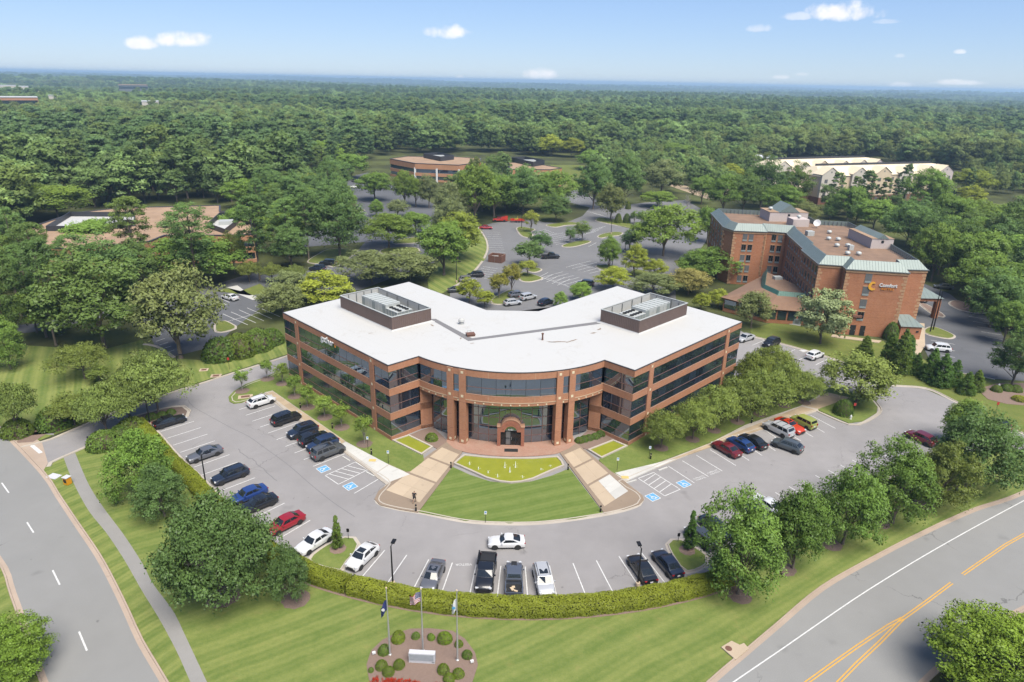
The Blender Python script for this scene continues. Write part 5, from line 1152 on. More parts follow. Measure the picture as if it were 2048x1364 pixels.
# buildings glimpsed over the woods
def far_block(u, v, w_px, z, sx_d, bands, name, label, base=0.0):
    """u, v: middle of the roof's front edge"""
    x, y = G(u, v, z); d = math.hypot(x, y); w_ = w_px * proj(x, y, z)[2] / FOC; ang = -math.atan2(x, y)
    rt = empty(name, (x, y, base), ang, label=label, cat='building')
    MB().box((0, sx_d / 2, z / 2 - base / 2), (w_, sx_d, z - base)).obj('wall', bands[0], rt)
    MB().box((0, sx_d / 2, z - base + .2), (w_ + .8, sx_d + .8, .4)).obj('roof', bands[1], rt)
    for k in range(bands[3]):
        zz = (z - base) * (k + .55) / bands[3]; MB().box((0, -.03, zz), (w_ * .98, .2, (z - base) * .4 / bands[3])).obj('window_band', bands[2], rt)
    return rt
far_block(20, 195, 92, 23, 40, ('brick_far', 'roof_white', 'glass_dark', 2), 'distant_office', 'long banded red and white building above the trees at the left edge')
far_block(10, 210, 110, 15, 30, ('stucco_grey', 'hvac_grey', 'steel_grey', 1), 'distant_warehouse', 'low grey roofed building below the banded one at the left edge')
far_block(266, 170, 52, 25, 60, ('steel_grey', 'roof_gravel', 'glass_dark', 2), 'distant_office', 'dark glass office with a flat brown roof, far off above the woods on the left')
far_block(13, 171, 30, 22, 40, ('stucco_grey', 'white_paint', 'steel_grey', 1), 'distant_shed', 'long white roof far off at the left, the left one'); far_block(47, 173, 16, 22, 40, ('stucco_grey', 'white_paint', 'steel_grey', 1), 'distant_shed', 'small white roof far off, second from the left edge')
far_block(70, 178, 12, 22, 30, ('stucco_grey', 'white_paint', 'steel_grey', 1), 'distant_shed', 'small white roof far off, third from the left edge'); far_block(106, 191, 16, 21, 20, ('stucco_grey', 'hvac_grey', 'steel_grey', 1), 'distant_shed', 'pale roof among light trees right of the banded building')
far_block(300, 203, 30, 19, 25, ('stucco_grey', 'white_paint', 'glass_dark', 1), 'distant_house', 'scattered white roofs in the woods below the dark glass office')
far_block(1520, 316, 36, 7, 18, ('stucco_grey', 'white_paint', 'glass_dark', 1), 'white_shed', 'low white roof between the trees left of the cream hotel'); far_block(1432, 300, 18, 8, 18, ('stucco_grey', 'white_paint', 'glass_dark', 1), 'white_shed', 'small white roof behind the light trees right of centre')
ww = G(939, 158, 60); MB().lathe([(2.2, 0), (1.6, 20), (1.6, 46), (5.0, 50), (6.5, 56), (5.0, 61), (.5, 63)], (ww[0], ww[1], 0)).obj('water_tower', 'white_paint', sm=50, label='tiny white water tower on the horizon left of centre', cat='water tower')
# ================================================================== VEGETATION
blocks0 = [[(-150, 165), (-70, 165), (-70, 250), (-150, 250)], [(-75, 350), (30, 345), (30, 412), (-75, 412)], [(118, 310), (225, 326), (225, 392), (118, 380)], [(48, 145), (95, 135), (106, 150), (106, 170), (96, 195), (86, 208), (55, 210)]]
def np_mesh(name, V, Fq, m, tint=None, spray=None):
    me = bpy.data.meshes.new(name); V = np.asarray(V, np.float32); Fq = np.asarray(Fq, np.int32)
    me.vertices.add(len(V)); me.vertices.foreach_set('co', V.ravel()); k = Fq.shape[1]
    me.loops.add(Fq.size); me.loops.foreach_set('vertex_index', Fq.ravel()); me.polygons.add(len(Fq))
    me.polygons.foreach_set('loop_start', np.arange(0, Fq.size, k, dtype=np.int32)); me.update(calc_edges=True)
    if tint is not None:
        at = me.attributes.new('tint', 'FLOAT', 'FACE'); at.data.foreach_set('value', np.asarray(tint, np.float32))
    if spray is not None:
        at = me.attributes.new('spray', 'FLOAT_VECTOR', 'FACE'); at.data.foreach_set('vector', np.asarray(spray, np.float32).ravel())
    if m: me.materials.append(MATS[m])
    return me
def leaf_cards(P, N, size, rng, aspect=0.62):
    """one four-cornered leaf spray per point, facing N, turned at random"""
    n = len(P); N = N / (np.linalg.norm(N, axis=1, keepdims=True) + 1e-9)
    A = rng.normal(size=(n, 3)); A -= (A * N).sum(1, keepdims=True) * N; A /= (np.linalg.norm(A, axis=1, keepdims=True) + 1e-9); B = np.cross(N, A)
    s = size * rng.uniform(0.6, 1.35, (n, 1)); b = s * aspect * rng.uniform(.7, 1.2, (n, 1)); fold = N * s * 0.18
    V = np.stack([P - A * s * .55, P + B * b * .5 - fold, P + A * s * .55, P - B * b * .5 - fold], 1).reshape(-1, 3)
    return V, np.arange(4 * n).reshape(n, 4)
def clump_cloud(C, R, per, size, rng, flat=1.0, up=0.35, shell=0.45, jit=0.55, centre=None):
    """leaf sprays round each clump centre C with radius R, facing out of the clump"""
    n = len(C); D = rng.normal(size=(n * per, 3)); D /= np.linalg.norm(D, axis=1, keepdims=True); D[:, 2] = np.where(rng.random(n * per) < .7, np.abs(D[:, 2]), D[:, 2])
    rad = rng.random((n * per, 1)) ** shell; P = np.repeat(C, per, 0) + D * rad * np.repeat(R, per)[:, None] * np.array([1, 1, flat])
    N = D + np.array([0, 0, up]) + rng.normal(size=D.shape) * jit
    V, F = leaf_cards(P, N, size, rng)
    base = np.repeat(rng.random(n), per) * .5 + rng.random(n * per) * .5
    cen = C.mean(0) if centre is None else np.array(centre); out = P - cen; out /= (np.linalg.norm(out, axis=1, keepdims=True) + 1e-9)
    SN = D * .65 + out * .45 + np.array([0, 0, .25]) + rng.normal(size=D.shape) * .16; SN /= np.linalg.norm(SN, axis=1, keepdims=True)
    return V, F, base, SN
def branches(mb, base, tops, r0, rng, seg=6):
    for tp in tops:
        b = np.array(base) + rng.normal(size=3) * .05; e = np.array(tp); mid = b * .45 + e * .55; mid[2] += abs(e[2] - b[2]) * .06; mid[:2] = b[:2] + (e[:2] - b[:2]) * .45 + rng.normal(size=2) * .12
        mb.tube([tuple(b), tuple(mid), tuple(e)], [r0, r0 * .55, r0 * .12], seg)
CR = {}
def lumpy(D, rng, amp=.16, n=7):
    """uneven outline: sum of a few random bumps over directions"""
    f = np.ones(len(D))
    for _ in range(n):
        d = rng.normal(size=3); d /= np.linalg.norm(d); f += amp * rng.uniform(-.5, 1) * np.clip((D @ d - .35) / .65, 0, 1) ** 1.5
    return f
def make_crown(key, leafmat, seed, shape='round', nc=90, per=95, leaf=.30, R=4.0, H=7.0, z0=1.6, clump=.26, trunk_r=.18, bark='bark', flat=.8, amp=.2, bare=0.0):
    """tree of crown radius R, total height H, crown from z0; trunk with limbs + leaf crown, stored as two meshes"""
    rng = np.random.default_rng(seed); hc = H - z0
    if shape in ('round', 'spread', 'vase', 'willow'):
        D = rng.normal(size=(nc, 3)); D /= np.linalg.norm(D, axis=1, keepdims=True); lo = {'round': -.75, 'spread': -.25, 'vase': -.45, 'willow': -.8}[shape]
        D[:, 2] = np.where(D[:, 2] < lo, -D[:, 2] * .6, D[:, 2]); u = rng.uniform(.28, 1.0, nc) ** .55
        f = lumpy(D, rng, amp) * u
        C = np.empty((nc, 3)); zc = z0 + hc * {'round': .46, 'spread': .38, 'vase': .5, 'willow': .5}[shape]
        C[:, 0] = D[:, 0] * f * R * .86; C[:, 1] = D[:, 1] * f * R * .86; C[:, 2] = zc + D[:, 2] * f * np.where(D[:, 2] > 0, H - zc, zc - z0) * .88
        if shape == 'vase': k = .45 + .55 * np.clip((C[:, 2] - z0) / hc, 0, 1) ** .6; C[:, 0] *= k; C[:, 1] *= k
        if shape == 'round': k = 1 - .35 * np.clip((C[:, 2] - zc) / (H - zc), 0, 1) ** 2; C[:, 0] *= k; C[:, 1] *= k
        Rr = R * clump * rng.uniform(.7, 1.35, nc)
    elif shape == 'cone':
        t_ = rng.random(nc) ** 1.25; a = rng.uniform(0, 2 * PI, nc); rr = (1 - t_) ** .75 * R * rng.uniform(.55, .95, nc); C = np.stack([rr * np.cos(a), rr * np.sin(a), z0 + t_ * hc * .95], 1); Rr = R * clump * (1.15 - .7 * t_) * rng.uniform(.8, 1.2, nc)
    elif shape == 'column':
        t_ = rng.random(nc); a = rng.uniform(0, 2 * PI, nc); rr = np.where(t_ < .25, .65 + t_ * 1.4, np.clip(1.12 - (t_ - .25) * 1.35, .08, 1)) * R * rng.uniform(.35, .8, nc); C = np.stack([rr * np.cos(a), rr * np.sin(a), z0 + t_ * hc * .97], 1); Rr = R * clump * (1.2 - .7 * t_)
    elif shape == 'pine':
        t_ = rng.random(nc) ** .8; a = rng.uniform(0, 2 * PI, nc); prof = np.where(t_ > .6, np.sqrt(np.clip(1 - ((t_ - .6) / .42) ** 2, .05, 1)), .62 + .38 * t_ / .6)
        rr = prof * R * rng.uniform(.1, 1.0, nc) ** .6; C = np.stack([rr * np.cos(a), rr * np.sin(a), z0 + t_ * hc * .95 - rr * .1], 1); Rr = R * clump * rng.uniform(.7, 1.3, nc)
    V, F, ti, SN = clump_cloud(C, Rr, per, leaf, rng, flat)
    if shape == 'willow': V = V.copy()
    cm = np_mesh('crown', V, F, leafmat, ti, SN)
    mb = MB(); lean = rng.normal(size=2) * .02 * H; zt = z0 + hc * (.85 if shape in ('pine', 'cone', 'column') else .45)
    mb.tube([(0, 0, -.15), (0, 0, .25), (lean[0] * .5, lean[1] * .5, zt * .5), (lean[0], lean[1], zt)], [trunk_r * 1.5, trunk_r, trunk_r * .8, trunk_r * .35], 8)
    idx = rng.permutation(nc)[:14 if shape != 'column' else 4]
    for i in idx:
        zb_ = z0 * .8 + rng.random() * hc * (.25 if shape not in ('pine',) else .75); zb_ = min(zb_, C[i][2] * .95); branches(mb, (lean[0] * zb_ / zt, lean[1] * zb_ / zt, zb_), [C[i]], trunk_r * .45, rng, 5)
    CR[key] = (cm, mb.mesh('trunk', bark, 50), R, H)
make_crown('big0', 'leaf_oak', 1, 'round', 420, 84, .30, 8.0, 11, .6, .14, .26, amp=.4); make_crown('big1', 'leaf_maple', 2, 'round', 420, 84, .30, 8.0, 11, .6, .14, .26, amp=.4)
# near kinds (several individuals of each, so neighbours differ)
for s_ in range(3): make_crown('maple%d' % s_, 'leaf_maple', 10 + s_, 'round', 190, 90, .23, 4.2, 8.6, .25, .21, .16, amp=.35)
for s_ in range(2): make_crown('dense%d' % s_, 'leaf_oak', 30 + s_, 'round', 180, 90, .23, 4.2, 8.0, .25, .21, .16, amp=.3)
for s_ in range(3): make_crown('cherry%d' % s_, 'leaf_cherry', 20 + s_, 'spread', 170, 76, .21, 4.5, 5.8, 1.3, .21, .14, flat=.55, amp=.35)
for s_ in range(2): make_crown('young%d' % s_, 'leaf_maple', 40 + s_, 'vase', 46, 42, .20, 1.6, 4.2, 1.0, .32, .05, 'bark_grey', amp=.45)
for s_ in range(2): make_crown('oak%d' % s_, 'leaf_oak', 50 + s_, 'round', 170, 72, .42, 6.5, 14, 2.2, .21, .3, amp=.35)
for s_ in range(2): make_crown('elm%d' % s_, 'leaf_maple', 60 + s_, 'round', 170, 70, .38, 5.8, 11.5, 1.8, .20, .25, amp=.35)
for s_ in range(2): make_crown('ash%d' % s_, 'leaf_grey', 70 + s_, 'round', 150, 64, .34, 5.0, 10.0, 1.6, .22, .22, amp=.3)
for s_ in range(2): make_crown('lime%d' % s_, 'leaf_lime', 80 + s_, 'round', 130, 60, .32, 4.2, 9.0, 1.5, .22, .18, amp=.35)
for s_ in range(3): make_crown('pine%d' % s_, 'leaf_pine', 90 + s_, 'pine', 130, 80, .34, 4.8, 21, 6.8, .22, .24, flat=.62)
make_crown('island0', 'leaf_cherry', 100, 'vase', 60, 60, .26, 2.6, 5.4, 1.3, .3, .1, amp=.3); make_crown('island1', 'leaf_oak', 101, 'vase', 60, 60, .26, 2.8, 5.6, 1.2, .3, .1, amp=.3)
make_crown('column0', 'leaf_conifer', 110, 'column', 130, 60, .13, .75, 4.6, .2, .45, .05); make_crown('cone0', 'leaf_conifer', 111, 'cone', 170, 60, .18, 1.9, 5.4, .0, .3, .08)
make_crown('blossom0', 'leaf_grey', 120, 'round', 110, 70, .28, 3.4, 7.4, .8, .23, .14, amp=.25)
def shrub_mesh(key, m, seed, n=1500, leaf=.14, flat=.85):
    rng = np.random.default_rng(seed); D = rng.normal(size=(n, 3)); D /= np.linalg.norm(D, axis=1, keepdims=True); D[:, 2] = np.abs(D[:, 2]); f = lumpy(D, rng, .12)[:, None]
    P = D * f * rng.uniform(.86, 1.0, (n, 1)) * np.array([1, 1, 1.0]); V, F = leaf_cards(P, D + rng.normal(size=D.shape) * .5, leaf, rng); t1 = rng.random(n)
    mb = MB(); mb.lathe([(.6, 0), (.72, .2), (.64, .45), (.45, .64), (.2, .74), (.02, .77)], seg=10); V2 = np.array(mb.v); 
    CR[key] = (np_mesh('leaves', V, F, m, t1, D + rng.normal(size=D.shape) * .2 + np.array([0, 0, .2])), mb.mesh('branches', 'mulch_dark', 60), 1.0, 1.0)
shrub_mesh('shrub0', 'leaf_shrub', 130); shrub_mesh('shrub1', 'leaf_hedge', 131); shrub_mesh('shrub2', 'leaf_shrub', 132, 1900, .12)
TREES = []
def put(key, x, y, R, H, label, cat, group, name, color=None, rot=None, z=0.0):
    cm, tm, r0, h0 = CR[key]; R *= 1.0 if h0 < 1.5 or key[:4] in ('colu', 'cone') else (.95 if key[:4] == 'pine' else 1.03 if key[:4] in ('mapl', 'dens') else 1.1 if key[:4] in ('big0', 'big1', 'cher', 'youn') else 1.26); rz = random.uniform(0, 6.28) if rot is None else rot
    rt = empty(name, (x, y, z), rz, label=label, cat=cat, group=group); sx, sz = R / r0, H / h0
    for nm, me in (('crown' if name.endswith('tree') else 'foliage', cm), ('trunk' if name.endswith('tree') else 'branches', tm)):
        o = link(nm, me, rt); o.scale = (sx, sx, sz); o.color = (*color, 1) if color else (1, 1, 1, 1)
        if nm in ('trunk', 'branches'): o.scale = (min(sx, sz) if nm == 'trunk' else sx, min(sx, sz) if nm == 'trunk' else sx, sz)
    TREES.append((x, y, R)); return rt
def tree(key, u, vt, vb, w_, label, name='broadleaf_tree', group=None, color=None, cat='tree', zfac=1.0, ub=None):
    """u, vt: crown top in the survey; vb > 0: row where the trunk meets the ground, vb < 0: height in metres; w_: crown width"""
    if vb > 0:
        x, y = G(u if ub is None else ub, vb); H = height_at(x, y, vt)
    else:
        H = -vb; x, y = G(u, vt, H)
    d = proj(x, y, H * .5)[2]; R = w_ / 2 * d / FOC
    return put(key, x, y, R, H, label, cat, group, name, color)
Y_ = (1.35, 1.2, .8); DK = (.75, .8, .85); LT = (1.2, 1.18, 1.1); BZ = (1.25, .95, .75)
# --- front right row
g_ = 'row of round maples beside the right-hand road'
tree('maple0', 1476, 1003, 1189, 166, 'large dense maple nearest the camera at the end of the hedge', group=g_, color=(.86, .9, .9))
tree('maple1', 1585, 967, 1137, 136, 'round maple, second in the row from the hedge end', group=g_, color=(.86, .9, .9)); tree('maple2', 1685, 930, 1088, 138, 'round maple, third in the row from the hedge end', group=g_, color=(.86, .9, .9)); tree('maple0', 1785, 893, 1046, 140, 'round maple, fourth in the row from the hedge end', group=g_, color=(.86, .9, .9))
tree('dense0', 1865, 897, 1012, 122, 'bronze-tinted tree, fifth in the row from the hedge end', group=g_, color=(1.25, 1.0, .9)); tree('dense1', 1942, 822, 975, 172, 'broad dark tree at the right end of the roadside row', group=g_); tree('maple1', 1915, 792, 893, 92, 'maple behind the right end of the roadside row', group=g_)
# --- front left group
tree('maple2', 290, 856, 992, 126, 'bushy maple beside the upper end of the hedge on the left', color=(.95, 1, .9)); tree('dense0', 330, 938, 1032, 108, 'smaller dark tree between two larger ones by the left hedge')
tree('big0', 425, 992, 1192, 250, 'largest spreading dark tree with a dead bare limb beside the left footpath', ub=440); tree('dense0', 586, 1100, 1200, 84, 'small round tree in a mulch ring at the hedge gap')
mulch_ring(G(447, 1193), 1.7); mulch_ring(G(592, 1198), 1.45, 'mulch_dark')
for u, v in ((1480, 1192), (1569, 1138), (1662, 1089), (1759, 1046), (1840, 1010), (1922, 972)): mulch_ring(G(u, v), 1.25)
tree('column0', 676, 1030, 1098, 24, 'narrow columnar evergreen on the left kerbed island', 'columnar_tree'); tree('column0', 1378, 1020, 1099, 27, 'narrow columnar evergreen on the right kerbed island', 'columnar_tree')
mulch_ring(G(676, 1099), .95, 'mulch', .13); mulch_ring(G(1374, 1102), .95, 'mulch', .13)
# --- spreading cherries by the drive
g_ = 'spreading trees along the left drive'
for k, u, vt, vb, w_, lb in (('cherry0', 318, 716, 830, 128, 'spreading olive-green tree over the car park entrance island'), ('cherry1', 262, 742, 848, 120, 'spreading tree left of the car park entrance island'), ('cherry2', 215, 768, 872, 110, 'spreading tree beside the rounded hedge at the drive'),
                         ('cherry0', 150, 786, 850, 96, 'low spreading tree above the drive kerb'), ('cherry1', 170, 684, 757, 100, 'low flat-topped tree alone on the striped left lawn'), ('cherry2', 300, 700, 790, 110, 'spreading tree behind the entrance island on the striped lawn'),
                         ('cherry0', 38, 762, 868, 92, 'spreading tree at the left end of the drive by the road')): tree(k, u, vt, vb, w_, lb, group=g_, color=(.95, 1.0, .95))
tree('island0', 201, 735, 766, 44, 'very small young tree on the striped left lawn', color=(.9, .95, .8))
# --- young trees by the left wing
g_ = 'young staked trees along the left wing'
for i, (u, vt, vb, w_) in enumerate(((485, 736, 783, 26), (535, 718, 759, 24), (566, 724, 768, 26), (590, 748, 794, 30), (615, 771, 816, 30), (650, 790, 836, 36), (684, 806, 856, 32), (729, 828, 889, 36))):
    tree('young%d' % (i % 2), u, vt, vb, w_ * 1.15, ('young tree at the tip of the island by the white SUV', 'young tree at the far corner of the left wing', 'young tree, second in the row along the left wing', 'young tree, third in the row along the left wing', 'young tree, fourth in the row along the left wing',
         'young tree, fifth in the row along the left wing', 'young tree, sixth in the row along the left wing', 'young tree with a parking sign, nearest the entrance on the left')[i], 'young_tree', g_, (1.1, 1.05, .95)); mulch_ring(G(u, vb), 1.2, 'mulch_dark', .13)
# --- cherries along the right wing
g_ = 'spreading trees along the right wing'
for i, (u, vt, vb, w_) in enumerate(((1322, 822, 897, 88), (1385, 800, 880, 88), (1428, 770, 862, 100), (1475, 752, 845, 108), (1520, 735, 830, 112), (1568, 722, 812, 104), (1540, 690, 770, 92), (1500, 700, 800, 80), (1608, 742, 806, 78))):
    tree('cherry%d' % (i % 3), u, vt, vb, w_, ('spreading tree nearest the entrance along the right wing', 'spreading tree, second from the entrance along the right wing', 'spreading tree, third from the entrance along the right wing', 'spreading tree, fourth from the entrance along the right wing', 'spreading tree, fifth from the entrance along the right wing',
         'spreading tree, sixth from the entrance along the right wing', 'spreading tree at the far corner of the right wing', 'spreading tree against the end of the right wing', 'spreading tree beside the lamp post right of the right wing')[i], group=g_, color=(1.02, 1.05, .9)); mulch_ring(G(u, vb), 1.1, 'mulch_dark', .13)
tree('ash0', 1712, 706, 806, 122, 'large pale yellow-green tree on the island right of the orange car', color=(1.35, 1.4, .85))
# --- left woods edge: explicit trees
g_ = 'trees round the low office on the left'
tree('pine0', 22, 478, 714, 84, 'tall pine with a bare leaning trunk at the left edge', 'pine_tree', g_); tree('pine1', 112, 471, 690, 92, 'tall pine behind the big oak, second from the left edge', 'pine_tree', g_)
for u_, v_, b_, lb in ((72, 450, 610, 'tall pine at the left end of the low office'), (580, 392, 520, 'tall pine at the left of the centre car park, nearer one')): tree('pine%d' % (u_ % 3), u_, v_, b_, 74, lb, 'pine_tree', g_)
tree('oak0', 210, 518, 696, 172, 'big dark oak standing over the striped left lawn'); tree('oak1', 186, 478, -15, 110, 'dark oak crown behind the big oak on the left', group=g_); tree('ash0', 362, 532, 716, 150, 'large loose grey-green tree beside the left car park')
tree('maple0', 22, 632, 738, 74, 'bright bushy tree at the left edge below the tall pine'); tree('pine2', 278, 390, 562, 90, 'tall pine in front of the low brown-roofed office', 'pine_tree', g_); tree('oak0', 275, 488, 580, 96, 'dark oak under the tall pine by the low office', group=g_)
tree('pine0', 395, 400, 583, 100, 'tall pine with a leaning trunk right of the low office', 'pine_tree', g_); tree('elm0', 174, 428, -13, 100, 'round tree before the left plant screen of the low office', group=g_); tree('elm1', 400, 470, 566, 140, 'leafy tree at the front of the low office', group=g_)
tree('pine1', 520, 385, 560, 84, 'tall pine with a straight bare trunk beside the centre car park', 'pine_tree', g_); tree('pine2', 618, 372, 518, 62, 'tall pine at the left of the centre car park drive', 'pine_tree', g_); tree('oak1', 680, 385, 514, 96, 'dark oak over the two parked SUVs'); tree('oak0', 583, 455, 536, 64, 'dark small oak right of the straight pine', group=g_)
tree('elm0', 478, 400, -14, 76, 'tree at the right end of the low office roof', group=g_); tree('elm1', 560, 420, -13, 80, 'light tree behind the straight pine', group=g_, color=LT); tree('oak1', 350, 440, -10, 90, 'dark tree close before the low office wall', group=g_)
for i, (u, vt, vb, w_) in enumerate(((545, 525, 566, 44), (590, 528, 570, 52), (500, 520, 565, 50), (470, 460, 548, 56))): tree('cherry%d' % (i % 3), u, vt, vb, w_, ('small drooping tree by the left car park exit, middle one', 'small drooping tree by the left car park exit, right one', 'small drooping tree by the left car park exit, left one', 'slim tree before the right end of the low office')[i], group=g_)
tree('lime0', 646, 546, -8, 98, 'yellow-green tree behind the left wing roof'); tree('ash1', 740, 500, -9, 112, 'silvery tree behind the left rooftop screen, left one'); tree('ash0', 818, 500, -9, 98, 'silvery tree behind the left rooftop screen, right one'); tree('ash1', 560, 566, -8, 84, 'silvery tree at the back corner of the left wing')
tree('ash0', 575, 540, -8, 70, 'pale tree behind the back corner of the left wing'); tree('elm0', 888, 428, 550, 98, 'large fresh-green tree on the grass bank of the back car park'); tree('lime1', 915, 420, 520, 90, 'pale tree behind the large one on the grass bank', color=(.9, .95, 1.2))
# --- centre car park
g_ = 'trees of the centre car park'
for k, u, vt, vb, w_, lb in (('elm1', 778, 425, 496, 90, 'round tree on the kerbed island in the centre car park'), ('elm0', 832, 418, 470, 60, 'tree right of the round island tree'), ('maple1', 752, 397, -7, 34, 'small tree left of the centre car park lane'), ('ash1', 794, 398, -7, 38, 'small pale tree in the centre car park'),
                             ('elm0', 750, 336, 402, 66, 'tree left of the tan office, centre car park'), ('elm1', 810, 340, 410, 42, 'tree before the tan office, left one'), ('elm0', 832, 346, 414, 40, 'tree before the tan office, middle one'), ('ash0', 858, 348, 416, 36, 'pale tree before the tan office, right one'), ('ash1', 902, 362, 450, 58, 'greyish tree right of the tan office'),
                             ('ash0', 902, 395, 470, 58, 'leafy tree behind the pale bank tree'), ('elm1', 950, 326, 446, 78, 'big full tree left of the red truck'), ('elm0', 988, 332, 434, 84, 'big full tree behind the red truck'), ('oak1', 1046, 338, 428, 64, 'big tree behind the orange trailer'), ('elm1', 1103, 340, 424, 72, 'big tree right of the orange trailer'), ('oak0', 1112, 392, 443, 54, 'tree by the car park entrance right of the trailer'),
                             ('oak1', 1186, 322, 418, 62, 'dark tree pair beyond the back car park, left one'), ('oak0', 1248, 314, 410, 62, 'dark tree pair beyond the back car park, right one'), ('ash0', 1221, 366, 442, 54, 'pale slim tree in front of the dark pair'), ('ash1', 1322, 316, 392, 68, 'grey tree right of the dark pair'), ('elm0', 1318, 378, -8, 64, 'low trees before the grey tree'),
                             ('elm1', 1326, 408, 512, 106, 'large round tree at the right of the back car park'), ('elm0', 1402, 344, 408, 48, 'tree beyond the street, left one'), ('elm1', 1445, 347, 426, 60, 'tree beyond the street, middle one'), ('oak0', 1485, 350, 426, 60, 'tree beyond the street, right one'), ('elm0', 1414, 404, 486, 54, 'dark green tree at the left corner of the hotel'),
                             ('elm1', 1422, 495, -9, 100, 'wide tree left of the hotel dining wing'), ('ash1', 1382, 536, -7, 76, 'tree behind the right rooftop screen, brownish one'), ('ash0', 1310, 545, -6, 84, 'shrubby tree behind the right rooftop screen')): tree(k, u, vt, vb, w_, lb, group=g_, color=BZ if 'brownish' in lb else None)
g_ = 'trees of the back car park'
for k, u, vt, vb, w_, lb, c_ in (('island0', 1062, 423, 465, 30, 'small round tree on the island near the trailer', Y_), ('island1', 1140, 457, 486, 24, 'small dark tree on the long island, left one', None), ('island1', 1164, 446, 482, 36, 'small dark tree on the long island, right one', None), ('island1', 1080, 467, 505, 46, 'low dark tree behind the black pickup', DK),
                             ('island1', 1058, 487, 532, 64, 'dark spreading tree left of the black pickup', None), ('island0', 1055, 522, 553, 36, 'small light tree on the island below the pickup', Y_), ('island0', 998, 549, 596, 44, 'small bronze tree beside the silver cars, left one', BZ), ('island0', 1023, 529, 590, 38, 'small bronze tree beside the silver cars, right one', BZ),
                             ('maple1', 1218, 468, 536, 52, 'fresh green tree on the island behind the right wing', LT), ('lime0', 1268, 491, 552, 48, 'pale green tree right of the fresh green one', None), ('lime0', 1229, 535, -6, 60, 'yellow-green tree just behind the roof valley, right', None), ('lime1', 1312, 516, -6, 46, 'yellow-green tree left of the hotel trees', None),
                             ('island1', 1258, 464, 505, 40, 'small dark tree left of the large round tree', DK), ('lime0', 938, 558, -6, 42, 'bright light tree behind the roof valley, upper left', None), ('lime1', 970, 578, -4.5, 36, 'bright light tree behind the roof valley, lower left', None), ('maple1', 1162, 562, -5, 52, 'green tree behind the roof beside the black jeep', LT), ('maple2', 1122, 582, -4, 30, 'small green tree behind the roof beside the navy car', LT),
                             ('island1', 1268, 424, 448, 18, 'small tree beside the clipped bushes, left one', None), ('island1', 1282, 424, 448, 20, 'small tree beside the clipped bushes, right one', None)): tree(k, u, vt, vb, w_, lb, 'small_tree', g_, c_)
# --- round the hotel
g_ = 'trees round the brick hotel'
for k, u, vt, vb, w_, lb, c_ in (('ash0', 1502, 580, 655, 64, 'grey-green tree in front of the hotel dining wing', None), ('blossom0', 1640, 578, 687, 94, 'pale flowering tree before the hotel front', (1.35, 1.35, 1.6)), ('lime0', 1440, 580, -4.5, 36, 'small light tree by the dining wing corner', None), ('lime1', 1405, 585, -4.5, 34, 'small light tree behind the right wing end', None),
                             ('elm0', 1694, 362, 440, 58, 'tree before the cream hotel, left one', None), ('elm1', 1848, 336, 425, 74, 'tree before the cream hotel, right one', None), ('oak0', 1812, 408, 490, 90, 'tree right behind the brick hotel roof', None), ('elm0', 1890, 376, 470, 80, 'tall tree right of the cream hotel front', None), ('elm1', 1862, 445, 562, 72, 'tree right of the brick hotel, nearest its wall', None),
                             ('elm0', 1942, 448, 576, 100, 'wide tree above the hotel drive', None), ('elm1', 1955, 510, 600, 100, 'wide tree overhanging the hotel drive', None), ('lime1', 1950, 337, -13, 76, 'light tree right of the cream hotel end', (.8, .85, 1)), ('lime0', 1946, 373, -9, 46, 'yellowish small tree below the light one', None), ('oak1', 2012, 406, 520, 84, 'dark tree at the right edge beyond the lawn', None),
                             ('oak0', 1520, 323, 416, 76, 'tree left of the cream hotel, left one', None), ('oak1', 1584, 331, 412, 56, 'tree left of the cream hotel, right one', DK), ('ash0', 1616, 404, -8, 50, 'pale tree behind the hotel roof house', None), ('elm0', 1745, 390, 462, 68, 'tree in the gap behind the hotel roof', None), ('elm1', 1560, 368, 432, 74, 'tree behind the left hotel roof', None),
                             ('oak0', 2022, 668, 772, 80, 'tree at the right edge by the hotel drive corner', None), ('elm0', 2035, 590, -11, 70, 'tree at the right edge above the hotel car park', None), ('oak1', 2010, 545, -13, 90, 'tall dark tree behind the hotel car park', None), ('elm1', 2050, 470, -14, 110, 'tall tree at the right edge behind the hotel', None), ('elm0', 1985, 430, -13, 80, 'tree beyond the hotel drive lawn', None)): tree(k, u, vt, vb, w_, lb, group=g_, color=c_)
